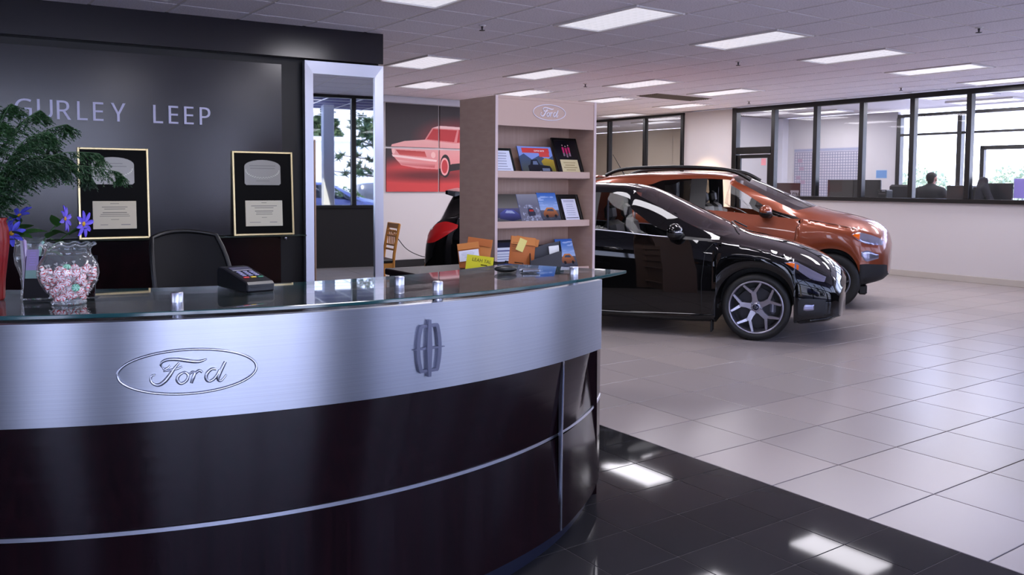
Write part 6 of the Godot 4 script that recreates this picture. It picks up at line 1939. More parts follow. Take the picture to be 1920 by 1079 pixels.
# ---------- poster, side chair, offices ----------
func poster() -> void:
	var w := 640
	var h := 480
	var im := picture(w, h, Color.BLACK)
	# everything drawn in the units of one 2 x 2 set of panels: x 0..626, y 0..530
	var gl := Vector2(430, 200)
	for y in h:
		for x in w:
			var p := Vector2(x * 626.0 / w, y * 530.0 / h)
			var c := Color(0.17, 0.135, 0.155)
			var d := ((p - gl) / Vector2(260, 130)).length()
			c = c.lerp(Color(0.66, 0.16, 0.19), clampf(1.15 - d, 0, 1))
			var g := smoothstep(300, 420, p.y + 40 * sin(p.x * 0.008))
			c = c.lerp(Color(0.78, 0.24, 0.24), g)
			var s := ((p - Vector2(250, 430)) / Vector2(330, 40)).length()
			c = c.lerp(Color(0.28, 0.08, 0.10), 0.75 * clampf(1.3 - s, 0, 1))
			im.set_pixel(x, y, c)
	var P := func(a: Array) -> Array:
		var out := []
		for i in range(0, a.size(), 2): out.append(Vector2((a[i] - 75) / 626.0, (a[i + 1] - 38) / 530.0))
		return out
	var pale := Color(0.88, 0.66, 0.65)
	var pink := Color(0.84, 0.50, 0.50)
	var redd := Color(0.70, 0.16, 0.18)
	blob(im, P.call([150, 400, 380, 430, 400, 470, 460, 440, 640, 410, 690, 380, 690, 360, 420, 360]), Color(0.12, 0.05, 0.06))
	blob(im, P.call([100, 300, 105, 285, 180, 262, 330, 246, 500, 262, 640, 255, 695, 262, 697, 360, 640, 375, 470, 395, 380, 430, 250, 425, 160, 408, 110, 350]), pale, pink)
	blob(im, P.call([300, 250, 345, 176, 390, 160, 520, 163, 600, 185, 670, 255, 480, 266]), pink)
	blob(im, P.call([312, 246, 352, 182, 500, 184, 482, 258]), redd)
	blob(im, P.call([512, 180, 590, 192, 645, 250, 500, 260]), redd)
	blob(im, P.call([345, 176, 390, 160, 520, 163, 590, 180, 500, 178]), Color(0.92, 0.76, 0.75))
	blob(im, P.call([128, 316, 300, 322, 312, 356, 150, 345]), Color(0.66, 0.20, 0.20), Color(0.80, 0.36, 0.34))
	blob(im, P.call([105, 345, 375, 372, 372, 384, 112, 358]), Color(0.94, 0.80, 0.79))
	blob(im, P.call([130, 375, 365, 400, 360, 420, 165, 405]), Color(0.90, 0.70, 0.68), Color(0.72, 0.30, 0.32))
	disc(im, (352 - 75) / 626.0, (342 - 38) / 530.0, 0.022, 0.036, Color(0.92, 0.72, 0.70))
	disc(im, (115 - 75) / 626.0, (325 - 38) / 530.0, 0.014, 0.03, Color(0.92, 0.72, 0.70))
	disc(im, (427 - 75) / 626.0, (408 - 38) / 530.0, 0.052, 0.135, Color(0.10, 0.04, 0.05))
	disc(im, (423 - 75) / 626.0, (412 - 38) / 530.0, 0.042, 0.105, Color(0.90, 0.62, 0.62))
	disc(im, (423 - 75) / 626.0, (412 - 38) / 530.0, 0.030, 0.08, Color(0.72, 0.20, 0.22))
	disc(im, (655 - 75) / 626.0, (385 - 38) / 530.0, 0.030, 0.08, Color(0.12, 0.05, 0.06))
	var pm := printed(im, 0.55)
	var t := thing("wall_poster", "red and black four-panel canvas print of a vintage car on the far wall", "poster", Transform3D(Basis(Vector3.UP, PI / 2), Vector3(-13.348, 0, -6.785)))
	for i in 2:
		for j in 2:
			var m := MB.new()
			var x0 := 1.064 * i
			var y1 := 2.862 - 0.786 * j
			var x1 := x0 + 1.03
			var y0 := y1 - 0.748
			var u0 := Vector2(x0 / 2.094, (2.862 - y1) / 1.534)
			var u1 := Vector2(x1 / 2.094, (2.862 - y0) / 1.534)
			m.quad(Vector3(x0, y0, 0.03), Vector3(x1, y0, 0.03), Vector3(x1, y1, 0.03), Vector3(x0, y1, 0.03), -1, Vector2(u0.x, u1.y), u1, Vector2(u1.x, u0.y), u0)
			var c := [Vector3(x0, y0, 0), Vector3(x1, y0, 0), Vector3(x1, y1, 0), Vector3(x0, y1, 0)]
			var us := [Vector2(u0.x, u1.y), u1, Vector2(u1.x, u0.y), u0]
			for k in 4:
				var l := (k + 1) % 4
				m.quad(c[k], c[l], c[l] + Vector3(0, 0, 0.03), c[k] + Vector3(0, 0, 0.03), -1, us[k], us[l], us[l], us[k])
			obj("canvas_panel", m, pm, t)

func side_chair() -> void:
	var c := thing("wooden_chair", "light beech wooden chair with a lattice back and black seat, below the poster", "chair", xf(Vector3(-10.22, 0, -5.02), -8.0))
	var bm: Material = M.beech
	# local: x right, z forward; the right rear post shows beside the mirror
	for s in [-1, 1]:
		obj("rear_leg", MB.new().tube(smooth_path([Vector3(s * 0.20, 0.0, -0.23), Vector3(s * 0.20, 0.45, -0.20), Vector3(s * 0.205, 0.94, -0.28)], 5), 0.021, 8, false, true, Vector3(1, 1, 1)), bm, c)
		obj("front_leg", MB.new().tube([Vector3(s * 0.20, 0.0, 0.21), Vector3(s * 0.20, 0.43, 0.20)], [0.016, 0.021], 8), bm, c)
		obj("side_rail", MB.new().box(Vector3(s * 0.20, 0.40, 0.0), Vector3(0.022, 0.06, 0.40), 0.004), bm, c)
		obj("stretcher", MB.new().box(Vector3(s * 0.20, 0.20, -0.01), Vector3(0.018, 0.03, 0.41), 0.004), bm, c)
	obj("seat_pad", MB.new().box(Vector3(0, 0.455, 0.0), Vector3(0.43, 0.055, 0.44), 0.018), M.black, c)
	obj("apron", MB.new().box(Vector3(0, 0.40, 0.20), Vector3(0.40, 0.06, 0.022), 0.004), bm, c)
	obj("crest_rail", MB.new().box(Vector3(0, 0.915, -0.275), Vector3(0.45, 0.075, 0.026), 0.008), bm, c)
	for y in [0.84, 0.78, 0.66, 0.60]: obj("back_slat", MB.new().box(Vector3(0, y, -0.262 + (0.9 - y) * 0.10), Vector3(0.39, 0.026, 0.016), 0.004), bm, c)
	for x in [-0.13, -0.065, 0.0, 0.065, 0.13]: obj("back_spindle", MB.new().box(Vector3(x, 0.755, -0.25), Vector3(0.014, 0.22, 0.014), 0.003), bm, c)
	var cb := thing("power_cord", "thin dark cord hanging against the wall beside the wooden chair", "cord", Transform3D(Basis(), Vector3.ZERO))
	obj("cord", MB.new().tube(smooth_path([Vector3(-13.325, 0.72, -6.80), Vector3(-13.28, 0.55, -6.95), Vector3(-13.26, 0.32, -7.15), Vector3(-13.25, 0.18, -7.45), Vector3(-13.28, 0.16, -7.7)], 6), 0.008, 6), M.plastic_black, cb)

# signed distance mesh: bones are [a, b, ra, rb] or [a, b, ra, rb, k]; surface nets
func flesh(m: MB, bones: Array, cell: float, k := 0.03) -> void:
	var lo := Vector3.ONE * 1e9
	var hi := -lo
	for b in bones:
		var r := maxf(b[2], b[3]) + k
		lo = lo.min(b[0].min(b[1]) - Vector3.ONE * r)
		hi = hi.max(b[0].max(b[1]) + Vector3.ONE * r)
	lo -= Vector3.ONE * cell * 2
	var nx := int((hi.x - lo.x) / cell) + 3
	var ny := int((hi.y - lo.y) / cell) + 3
	var nz := int((hi.z - lo.z) / cell) + 3
	var f := PackedFloat32Array()
	f.resize(nx * ny * nz)
	f.fill(1.0)
	for b in bones:
		var a: Vector3 = b[0]
		var e: Vector3 = b[1]
		var ra: float = b[2]
		var rb: float = b[3]
		var sq: Vector3 = b[4] if b.size() > 4 else Vector3.ONE
		var ab := e - a
		var l2 := maxf(ab.length_squared(), 1e-9)
		var r := maxf(ra, rb) + k * 1.5 + cell * 2
		var p0 := ((a.min(e) - Vector3.ONE * r - lo) / cell).floor()
		var p1 := ((a.max(e) + Vector3.ONE * r - lo) / cell).ceil()
		for z in range(maxi(0, int(p0.z)), mini(nz, int(p1.z) + 1)):
			for y in range(maxi(0, int(p0.y)), mini(ny, int(p1.y) + 1)):
				for x in range(maxi(0, int(p0.x)), mini(nx, int(p1.x) + 1)):
					var p := lo + Vector3(x, y, z) * cell
					var t := clampf((p - a).dot(ab) / l2, 0, 1)
					var dv := (p - a - ab * t) * sq
					var d := dv.length() - lerpf(ra, rb, t)
					var i := (z * ny + y) * nx + x
					var g := f[i]
					var h := maxf(k - absf(g - d), 0.0) / k
					f[i] = minf(g, d) - h * h * k * 0.25
	var vert := {}
	var at := func(x: int, y: int, z: int) -> Vector3:
		var key := (z * ny + y) * nx + x
		if vert.has(key): return vert[key]
		var s := Vector3.ZERO
		var n := 0
		for ed in [[0, 0, 0, 1, 0, 0], [0, 1, 0, 1, 1, 0], [0, 0, 1, 1, 0, 1], [0, 1, 1, 1, 1, 1], [0, 0, 0, 0, 1, 0], [1, 0, 0, 1, 1, 0], [0, 0, 1, 0, 1, 1], [1, 0, 1, 1, 1, 1], [0, 0, 0, 0, 0, 1], [1, 0, 0, 1, 0, 1], [0, 1, 0, 0, 1, 1], [1, 1, 0, 1, 1, 1]]:
			var v0 := f[((z + ed[2]) * ny + y + ed[1]) * nx + x + ed[0]]
			var v1 := f[((z + ed[5]) * ny + y + ed[4]) * nx + x + ed[3]]
			if (v0 < 0) != (v1 < 0):
				s += Vector3(x + ed[0], y + ed[1], z + ed[2]).lerp(Vector3(x + ed[3], y + ed[4], z + ed[5]), v0 / (v0 - v1))
				n += 1
		vert[key] = lo + s / maxi(n, 1) * cell
		return vert[key]
	for z in range(1, nz - 1):
		for y in range(1, ny - 1):
			for x in range(1, nx - 1):
				var v := f[(z * ny + y) * nx + x]
				var ins := v < 0
				if (f[(z * ny + y) * nx + x + 1] < 0) != ins:
					m.quado(at.call(x, y - 1, z - 1), at.call(x, y, z - 1), at.call(x, y, z), at.call(x, y - 1, z), Vector3(1 if ins else -1, 0, 0), 1)
				if (f[(z * ny + y + 1) * nx + x] < 0) != ins:
					m.quado(at.call(x - 1, y, z - 1), at.call(x, y, z - 1), at.call(x, y, z), at.call(x - 1, y, z), Vector3(0, 1 if ins else -1, 0), 1)
				if (f[((z + 1) * ny + y) * nx + x] < 0) != ins:
					m.quado(at.call(x - 1, y - 1, z), at.call(x, y - 1, z), at.call(x, y, z), at.call(x - 1, y, z), Vector3(0, 0, 1 if ins else -1), 1)

func person() -> void:
	# a man standing at the counter, seen from behind, right forearm resting out to the side
	var t := thing("person", "person in a dark polo shirt with short dark hair, seen from behind in the office", "person", xf(Vector3(-7.86, 0, -14.40), 188.0))
	# local: z forward (away from the viewer), x to his left
	var skin := mat(Color(0.62, 0.43, 0.36), 0.6)
	var hd := Vector3(0.0, 1.60, 0.045)
	var sh := [Vector3(-0.172, 1.385, 0.0), Vector3(0.172, 1.385, 0.0)]
	var el := [Vector3(-0.335, 1.185, 0.06), Vector3(0.26, 1.15, 0.02)]
	var wr := [Vector3(-0.36, 1.12, 0.30), Vector3(0.17, 1.13, 0.26)]
	var b := [[Vector3(0, 0.98, 0), Vector3(0, 1.20, 0.0), 0.135, 0.130], [Vector3(0, 1.20, 0), Vector3(0, 1.36, -0.005), 0.135, 0.135], [Vector3(-0.07, 1.34, 0), Vector3(0.07, 1.34, 0), 0.125, 0.125], [sh[0], sh[1], 0.072, 0.072],
		[Vector3(0, 1.40, 0.0), Vector3(0, 1.53, 0.03), 0.062, 0.056], [Vector3(-0.08, 0.95, 0), Vector3(0.08, 0.95, 0), 0.115, 0.115]]
	for i in 2:
		var s := -1.0 if i == 0 else 1.0
		b.append([sh[i], el[i], 0.058, 0.043]); b.append([el[i], wr[i], 0.043, 0.028])
		b.append([Vector3(s * 0.095, 0.92, 0), Vector3(s * 0.105, 0.50, 0.01), 0.092, 0.060]); b.append([Vector3(s * 0.105, 0.50, 0.01), Vector3(s * 0.11, 0.09, -0.02), 0.060, 0.040])
		b.append([Vector3(s * 0.11, 0.05, -0.03), Vector3(s * 0.125, 0.035, 0.16), 0.042, 0.032])
	var m := MB.new()
	flesh(m, b, 0.018, 0.05)
	# head with jaw, nose, ears and eye sockets, on a finer grid
	var hb := [[hd + Vector3(0, 0.035, -0.02), hd + Vector3(0, 0.03, 0.015), 0.082, 0.080], [hd + Vector3(0, -0.03, 0.03), hd + Vector3(0, -0.075, 0.055), 0.066, 0.045], [hd + Vector3(0, 0.0, 0.085), hd + Vector3(0, -0.03, 0.108), 0.010, 0.016], [hd + Vector3(0, 0.028, 0.075), hd + Vector3(0, 0.0, 0.09), 0.014, 0.012],
		[hd + Vector3(-0.022, -0.066, 0.083), hd + Vector3(0.022, -0.066, 0.083), 0.009, 0.009], [hd + Vector3(0, -0.05, -0.01), hd + Vector3(0, -0.12, -0.02), 0.055, 0.056],
		[hd + Vector3(-0.078, 0.02, -0.005), hd + Vector3(-0.082, -0.025, 0.0), 0.017, 0.010, Vector3(1.6, 1, 1)], [hd + Vector3(0.078, 0.02, -0.005), hd + Vector3(0.082, -0.025, 0.0), 0.017, 0.010, Vector3(1.6, 1, 1)],
		[hd + Vector3(-0.045, 0.035, 0.072), hd + Vector3(0.045, 0.035, 0.072), 0.012, 0.012]]
	flesh(m, hb, 0.006, 0.018)
	for i in 2:
		var s := -1.0 if i == 0 else 1.0
		var d: Vector3 = (wr[i] - el[i]).normalized()
		var side := Vector3(s, 0, 0)
		side = (side - d * side.dot(d)).normalized()
		var p: Vector3 = wr[i]
		var pl: Vector3 = p + d * 0.085
		var hb2 := [[p, p + d * 0.03, 0.026, 0.024], [p + d * 0.03 + side * 0.022, pl + side * 0.026, 0.016, 0.014], [p + d * 0.03 - side * 0.02, pl - side * 0.026, 0.017, 0.014], [p + d * 0.04, pl, 0.018, 0.015]]
		for q in 4:
			var o := side * (0.030 - 0.020 * q)
			var ln: float = [0.060, 0.072, 0.078, 0.068][q]
			hb2.append([pl + o, pl + o + d * ln * 0.55 + Vector3(0, -0.006, 0), 0.0088, 0.0082])
			hb2.append([pl + o + d * ln * 0.55 + Vector3(0, -0.006, 0), pl + o + d * ln * 0.95 + Vector3(0, -0.028, 0), 0.0082, 0.007])
		hb2.append([p + d * 0.03 - side * 0.026, p + d * 0.065 - side * 0.050, 0.012, 0.010]); hb2.append([p + d * 0.065 - side * 0.050, p + d * 0.098 - side * 0.054, 0.010, 0.008])
		flesh(m, hb2, 0.0045, 0.008)
	obj("body", m, skin, t)
	for sx in [-0.031, 0.031]: obj("eye", MB.new().ball(hd + Vector3(sx, 0.022, 0.078), Vector3(0.011, 0.009, 0.010), 10), mat(Color(0.3, 0.25, 0.22), 0.2), t)
	var hr := MB.new()
	flesh(hr, [[hd + Vector3(0, 0.050, -0.025), hd + Vector3(0, 0.052, 0.012), 0.081, 0.076], [hd + Vector3(0, 0.005, -0.045), hd + Vector3(0, -0.03, -0.045), 0.062, 0.050]], 0.007, 0.02)
	obj("hair", hr, mat(Color(0.10, 0.075, 0.065), 0.8), t)
	var st := MB.new()
	var sb := []
	for i in 4: sb.append([b[i][0], b[i][1], b[i][2] + 0.014, b[i][3] + 0.014])
	sb.append([Vector3(-0.085, 0.95, 0), Vector3(0.085, 0.95, 0), 0.128, 0.128])
	sb.append([Vector3(0, 1.40, 0.0), Vector3(0, 1.475, 0.012), 0.074, 0.070])
	for i in 2:
		sb.append([sh[i], sh[i].lerp(el[i], 0.86), 0.070, 0.064])
		sb.append([Vector3(0, 1.45, 0.0), sh[i], 0.056, 0.06])
	flesh(st, sb, 0.016, 0.05)
	obj("polo_shirt", st, mat(Color(0.055, 0.06, 0.075), 0.85), t)
	var tr := MB.new()
	var tb := [[Vector3(-0.08, 0.93, 0), Vector3(0.08, 0.93, 0), 0.126, 0.126]]
	for i in 2:
		var s := -1.0 if i == 0 else 1.0
		tb.append([Vector3(s * 0.095, 0.92, 0), Vector3(s * 0.105, 0.50, 0.01), 0.105, 0.078]); tb.append([Vector3(s * 0.105, 0.50, 0.01), Vector3(s * 0.11, 0.08, -0.02), 0.078, 0.066])
	flesh(tr, tb, 0.018, 0.04)
	obj("trousers", tr, mat(Color(0.07, 0.07, 0.08), 0.85), t)
	for i in 2:
		var s := -1.0 if i == 0 else 1.0
		var so := MB.new()
		flesh(so, [[Vector3(s * 0.11, 0.052, -0.04), Vector3(s * 0.128, 0.045, 0.18), 0.050, 0.040]], 0.012, 0.02)
		obj("shoe", so, mat(Color(0.03, 0.03, 0.03), 0.4), t)

func monitor(label: String, at: Transform3D, w: float, h: float, col: Color) -> void:
	var t := thing("monitor", label, "monitor", at, "")
	obj("screen_housing", MB.new().box(Vector3(0, 0.12 + h / 2, 0), Vector3(w, h, 0.045), 0.008), mat(col, 0.45), t)
	obj("screen", MB.new().box(Vector3(0, 0.12 + h / 2, -0.0235), Vector3(w - 0.03, h - 0.03, 0.002)), mat(Color(0.03, 0.035, 0.05), 0.1), t)
	obj("neck", MB.new().box(Vector3(0, 0.08, 0.01), Vector3(0.06, 0.16, 0.025), 0.006), M.plastic_black, t)
	obj("foot", MB.new().box(Vector3(0, 0.008, 0), Vector3(0.24, 0.016, 0.18), 0.005), M.plastic_black, t)

func office_things() -> void:
	poster()
	side_chair()
	person()
	# counter along the inside of the glass
	var ct := thing("office_counter", "long office counter along the inside of the office windows", "counter", Transform3D(Basis(), Vector3(-6.6, 0, -13.80)))
	obj("top", MB.new().box(Vector3(0, 1.08, 0.0), Vector3(8.6, 0.04, 0.50), 0.006), mat(Color(0.62, 0.60, 0.60), 0.4), ct)
	obj("front", MB.new().box(Vector3(0, 0.53, -0.18), Vector3(8.4, 1.06, 0.04)), mat(Color(0.30, 0.27, 0.27), 0.6), ct)
	var y := 1.10
	# dark red sign board with white figures
	var rs := thing("desk_sign", "small dark red sign board with white letters at the left end of the office counter", "sign", xf(Vector3(-10.36, y, -13.82), 0.0))
	obj("board", MB.new().box(Vector3(0, 0.215, 0), Vector3(0.60, 0.43, 0.02), 0.004), mat(Color(0.20, 0.055, 0.075), 0.5), rs)
	obj("label_panel", MB.new().box(Vector3(0.18, 0.19, 0.0105), Vector3(0.19, 0.20, 0.002)), mat(Color(0.62, 0.60, 0.64), 0.6), rs)
	obj("lettering", text_mesh("LEIN", 0.085, 0.002, "Droid Sans", true), mat(Color(0.20, 0.08, 0.10), 0.6), rs, Transform3D(Basis().scaled(Vector3(0.75, 1.3, 1)), Vector3(0.18, 0.19, 0.013)))
	monitor("grey-backed monitor with a dark red edge, left of the pair on the office counter", xf(Vector3(-9.21, y, -13.84), 0.0), 0.52, 0.37, Color(0.20, 0.19, 0.18))
	obj("edge_strip", MB.new().box(Vector3(-0.24, 0.305, 0.001), Vector3(0.05, 0.37, 0.047), 0.004), mat(Color(0.22, 0.06, 0.08), 0.5), get_node("monitor"))
	monitor("black-backed monitor, right of the pair on the office counter", xf(Vector3(-8.69, y, -13.84), 4.0), 0.50, 0.37, Color(0.055, 0.06, 0.07))
	monitor("black monitor at the right, beside the dark jacket on a chair", xf(Vector3(-6.46, y, -13.84), -6.0), 0.42, 0.32, Color(0.06, 0.06, 0.09))
	var pr := thing("printer", "small black label printer between the monitors and the grey seat back", "printer", xf(Vector3(-8.34, y, -13.82), 0.0))
	obj("body", MB.new().box(Vector3(0, 0.16, 0), Vector3(0.17, 0.32, 0.2), 0.015), M.plastic_black, pr)
	obj("paper_slot", MB.new().box(Vector3(0, 0.25, 0.1), Vector3(0.12, 0.012, 0.01)), M.grout_dark, pr)
	obj("control_panel", MB.new().box(Vector3(0.03, 0.30, 0.101), Vector3(0.06, 0.02, 0.004)), M.alu_plain, pr)
	var gs := thing("desk_chair", "grey high-backed desk chair left of the person", "office chair", xf(Vector3(-8.50, 0, -14.62), 10.0))
	obj("backrest", MB.new().box(Vector3(0, 1.22, 0), Vector3(0.44, 0.58, 0.08), 0.035), mat(Color(0.13, 0.13, 0.14), 0.8), gs)
	obj("seat", MB.new().box(Vector3(0, 0.72, -0.24), Vector3(0.46, 0.09, 0.44), 0.03), mat(Color(0.13, 0.13, 0.14), 0.8), gs)
	obj("post", MB.new().tube([Vector3(0, 0.70, -0.05), Vector3(0, 1.0, 0.02)], 0.025), M.plastic_black, gs)
	obj("pedestal", MB.new().lathe(ks([0.26, 0.0, 0.25, 0.03, 0.04, 0.07, 0.03, 0.68]), 20, Transform3D(Basis(), Vector3(0, 0, -0.24))), M.plastic_black, gs)
	var cab := thing("equipment_cabinet", "dark equipment rack and binders right of the person, by the window post", "cabinet", xf(Vector3(-6.93, y, -13.80), 0.0))
	obj("case", MB.new().box(Vector3(-0.08, 0.20, 0), Vector3(0.36, 0.40, 0.28), 0.01), mat(Color(0.06, 0.06, 0.075), 0.5), cab)
	for k in 3: obj("binder", MB.new().box(Vector3(0.13 + 0.05 * k, 0.17 + 0.02 * (k % 2), 0), Vector3(0.045, 0.34 + 0.04 * (k % 2), 0.26), 0.004), mat([Color(0.09, 0.08, 0.12), Color(0.05, 0.05, 0.06), Color(0.12, 0.11, 0.13)][k], 0.5), cab)
	obj("aerial", MB.new().tube([Vector3(-0.02, 0.4, 0), Vector3(-0.02, 0.52, 0)], 0.005), M.black, cab)
	var jk := thing("jacket", "dark jacket bundled over a chair back in front of the right-hand monitor", "jacket", xf(Vector3(-6.615, 1.17, -13.66), 0.0))
	var jm := MB.new()
	flesh(jm, [[Vector3(-0.05, 0.03, 0), Vector3(-0.03, 0.36, 0.02), 0.09, 0.05], [Vector3(0.0, 0.40, 0.0), Vector3(0.06, 0.28, 0.03), 0.05, 0.045], [Vector3(0.05, 0.28, 0.03), Vector3(0.16, 0.06, 0.05), 0.05, 0.05], [Vector3(-0.02, 0.42, 0), Vector3(0.03, 0.41, 0.01), 0.045, 0.045]], 0.014, 0.03)
	obj("cloth", jm, mat(Color(0.10, 0.095, 0.14), 0.9), jk)
	var lv := thing("desk_divider", "pale lavender divider panel at the right edge of the office glass", "divider", xf(Vector3(-6.12, y, -13.85), 0.0))
	obj("panel", MB.new().box(Vector3(0, 0.36, 0), Vector3(0.26, 0.30, 0.02), 0.004), mat(Color(0.55, 0.50, 0.80), 0.6), lv)
	obj("stand", MB.new().tube([Vector3(0, 0, 0), Vector3(0, 0.22, 0)], 0.012), M.alu_plain, lv)
	# wall calendar grid
	var wb := thing("planning_board", "large white planning board ruled into a grid on the office back wall", "whiteboard", Transform3D(Basis(), Vector3(-11.36, 1.74, -16.49)))
	obj("board", MB.new().box(Vector3(0, 0, 0), Vector3(1.66, 1.14, 0.015), 0.003), mat(Color(0.74, 0.73, 0.78), 0.4), wb)
	var gl := MB.new()
	for k in 26: gl.box(Vector3(-0.80 + 0.064 * k, -0.04, 0.0085), Vector3(0.014, 1.02, 0.002))
	for k in 18: gl.box(Vector3(0, -0.54 + 0.06 * k, 0.009), Vector3(1.62, 0.013, 0.002))
	obj("ruled_grid", gl, mat(Color(0.50, 0.51, 0.60), 0.6), wb)
	obj("title_strip", MB.new().box(Vector3(0, 0.53, 0.009), Vector3(1.64, 0.05, 0.003)), mat(Color(0.62, 0.64, 0.74), 0.6), wb)
	for q in [[-0.66, 0.30], [-0.62, 0.12], [-0.70, -0.08], [-0.58, -0.18]]:
		obj("pinned_slip", MB.new().box(Vector3(q[0], q[1], 0.011), Vector3(0.12, 0.08, 0.002)), mat(Color(0.66, 0.58, 0.66), 0.7), wb)
	var bn := thing("blue_note", "small blue sheet pinned on the office wall left of the bright windows", "note", Transform3D(Basis(), Vector3(-10.05, 1.73, -16.495)))
	obj("sheet", MB.new().box(Vector3.ZERO, Vector3(0.23, 0.155, 0.004)), mat(Color(0.42, 0.58, 0.78), 0.7), bn)
	obj("border", MB.new().box(Vector3(0, 0, -0.002), Vector3(0.25, 0.175, 0.003)), mat(Color(0.70, 0.76, 0.84), 0.7), bn)
	var ps := thing("pink_note", "faint pink notice stuck on the office door glass", "note", Transform3D(Basis(), Vector3(-10.60, 1.93, -13.408)))
	obj("sheet", MB.new().box(Vector3.ZERO, Vector3(0.11, 0.13, 0.002)), mat(Color(0.88, 0.60, 0.64), 0.7), ps)

# ---------- outdoors ----------
func conifer(label: String, at: Vector3, h: float, spread: float, seed_: int) -> void:
	var r := RandomNumberGenerator.new()
	r.seed = seed_
	var t := thing("pine_tree", label, "tree", Transform3D(Basis(), at))
	obj("trunk", MB.new().tube([Vector3.ZERO, Vector3(0.1, h * 0.5, 0), Vector3(0, h, 0.05)], [h * 0.03, h * 0.018, 0.02], 8), mat(Color(0.22, 0.17, 0.14), 0.9), t)
	var br := MB.new()
	var nd := MB.new()
	for k in 34:
		var y := h * lerpf(0.12, 0.97, k / 33.0)
		var ln := spread * (1.05 - y / h) * r.randf_range(0.7, 1.1) + 0.3
		var a := r.randf() * TAU
		var d := Vector3(cos(a), 0.12, sin(a))
		var e := Vector3(0, y, 0) + d * ln
		br.tube([Vector3(0, y, 0), e], [0.05, 0.015], 5)
		for q in 9:
			var p := Vector3(0, y, 0).lerp(e, 0.25 + 0.75 * q / 8.0) + Vector3(r.randf_range(-1, 1), r.randf_range(-0.4, 0.5), r.randf_range(-1, 1)) * ln * 0.16
			for n in 16:
				var nv := Vector3(r.randf_range(-1, 1), r.randf_range(-0.6, 1.0), r.randf_range(-1, 1)).normalized() * r.randf_range(0.22, 0.42)
				var w := nv.cross(Vector3(r.randf_range(-1, 1), r.randf_range(-1, 1), r.randf_range(-1, 1))).normalized() * 0.05
				nd.tri(p - w, p + w, p + nv, -1)
	obj("branches", br, mat(Color(0.22, 0.17, 0.14), 0.9), t)
	obj("needles", nd, mat(Color(0.16, 0.26, 0.14), 0.8), t)

func bush(called: String, label: String, at: Vector3, size: Vector3, seed_: int, n := 2600, col := Color(0.20, 0.30, 0.11), group := "") -> void:
	var r := RandomNumberGenerator.new()
	r.seed = seed_
	var t := thing(called, label, "tree" if called == "tree" else "shrub", Transform3D(Basis(), at), group)
	var m := MB.new()
	for k in n:
		var d := Vector3(r.randf_range(-1, 1), r.randf_range(-0.8, 1), r.randf_range(-1, 1)).normalized() * pow(r.randf(), 0.25)
		var p := (d + Vector3(0, 1, 0)) * size * 0.5 * (0.9 + 0.12 * sin(9 * d.x) * cos(7 * d.z))
		var a := Vector3(r.randf_range(-1, 1), r.randf_range(-1, 1), r.randf_range(-1, 1)).normalized() * size.y * 0.035
		var b := a.cross(Vector3(r.randf_range(-1, 1), r.randf_range(-1, 1), r.randf_range(-1, 1))).normalized() * size.y * 0.03
		m.quad(p - a, p - b, p + a, p + b)
	obj("foliage", m, mat(col, 0.75), t)
	obj("trunk", MB.new().tube([Vector3.ZERO, Vector3(0, size.y * 0.55, 0)], [size.y * 0.04, size.y * 0.02], 6), mat(Color(0.2, 0.15, 0.12), 0.9), t)

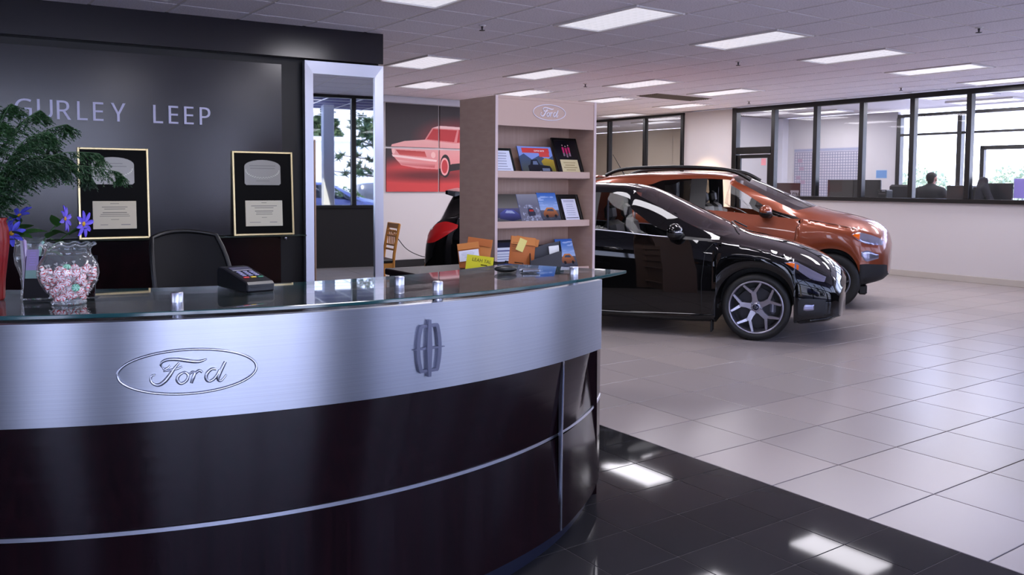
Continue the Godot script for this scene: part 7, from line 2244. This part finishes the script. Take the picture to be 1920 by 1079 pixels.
func outside() -> void:
	struct("ground", MB.new().box(Vector3(10, -0.30, -20), Vector3(260, 0.3, 260)), mat(Color(0.74, 0.74, 0.75), 0.9))
	# entrance canopy that shows at the top of the mirror
	var cp := thing("canopy", "pale canopy over the walk outside, reflected in the top of the mirror", "canopy", Transform3D(Basis(), Vector3(-0.3, 0, -9.3)))
	obj("soffit", MB.new().box(Vector3(0, 3.32, 0), Vector3(2.9, 0.12, 8.6)), mat(Color(0.60, 0.58, 0.72), 0.8), cp)
	obj("fascia", MB.new().box(Vector3(1.45, 3.32, 0), Vector3(0.12, 0.62, 8.6)), mat(Color(0.60, 0.58, 0.72), 0.8), cp)
	for z in [3.75, -0.6]: obj("post", MB.new().box(Vector3(1.2, 1.45, z + 0.05), Vector3(0.22, 3.2, 0.22), 0.01), mat(Color(0.97, 0.97, 0.97), 0.6), cp)
	var lw := struct("lawn", MB.new().box(Vector3(15.0, -0.12, -10.0), Vector3(7.0, 0.08, 26.0)), mat(Color(0.26, 0.36, 0.15), 0.95))
	struct("kerb", MB.new().box(Vector3(11.4, -0.10, -10.0), Vector3(0.2, 0.14, 26.0)), mat(Color(0.72, 0.72, 0.72), 0.8))
	var wb := thing("warehouse", "long low white building across the road, seen in the mirror", "building", Transform3D(Basis(), Vector3(48, -0.15, -20)))
	obj("wall", MB.new().box(Vector3(0, 2.3, 0), Vector3(8, 4.6, 44)), mat(Color(0.85, 0.85, 0.86), 0.8), wb)
	obj("roof", MB.new().box(Vector3(0, 4.7, 0), Vector3(8.6, 0.3, 44.6)), mat(Color(0.80, 0.80, 0.82), 0.8), wb)
	for k in 6: obj("door", MB.new().box(Vector3(-4.02, 1.3, -18 + 7.0 * k), Vector3(0.08, 2.6, 3.0)), mat(Color(0.74, 0.75, 0.78), 0.7), wb)
	conifer("dark pine tree with open branches outside, reflected in the mirror", Vector3(20.5, -0.15, -12.4), 9.5, 3.0, 5)
	conifer("second pine tree farther along the lawn, at the right of the mirror", Vector3(23.5, -0.15, -16.6), 9.0, 3.0, 8)
	bush("shrub", "rounded green shrub on the lawn, reflected low in the mirror", Vector3(14.5, -0.1, -9.15), Vector3(2.2, 1.5, 2.0), 3)
	var i := 0
	for p in [Vector3(60, 0, -14), Vector3(61, 0, -19), Vector3(60, 0, -24), Vector3(62, 0, -29), Vector3(60, 0, -9)]:
		bush("tree", ["rounded green tree behind the white building, left in the mirror", "tree behind the white building, just right of the canopy post", "tree behind the white building, middle of the row in the mirror", "tree behind the white building at the right of the row", "tree behind the white building at the near end of the row"][i], p, Vector3(4.6, 8.2, 4.6), 20 + i, 3200, Color(0.19, 0.27, 0.12))
		i += 1
	# trees and lot behind the far offices
	i = 0
	for p in [Vector3(-17, -0.15, -50), Vector3(-23, -0.15, -52), Vector3(-9, -0.15, -54), Vector3(-29, -0.15, -51)]:
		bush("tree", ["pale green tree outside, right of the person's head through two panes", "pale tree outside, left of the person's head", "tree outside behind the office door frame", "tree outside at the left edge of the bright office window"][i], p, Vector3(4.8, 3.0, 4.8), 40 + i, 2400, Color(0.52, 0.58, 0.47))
		i += 1
	var sp: Dictionary = M.spec_suv.duplicate()
	sp.step = 0.12
	var bl := mat(Color(0.10, 0.14, 0.34), 0.25, 0.2)
	bl.clearcoat_enabled = true
	sp.paint = bl; sp.handle_mat = bl; sp.mirror_mat = bl
	make_car(sp, "blue car parked just outside, reflected at the lower left of the mirror", Transform3D(Basis(Vector3.UP, deg_to_rad(80)), Vector3(9.3, -0.15, -7.3)))
	var s2: Dictionary = sp.duplicate()
	var gy := mat(Color(0.30, 0.31, 0.34), 0.25, 0.3)
	s2.paint = gy; s2.handle_mat = gy; s2.mirror_mat = gy
	make_car(s2, "grey car parked beyond the lawn, reflected at the lower right of the mirror", Transform3D(Basis(Vector3.UP, deg_to_rad(95)), Vector3(28.0, -0.15, -15.2)))
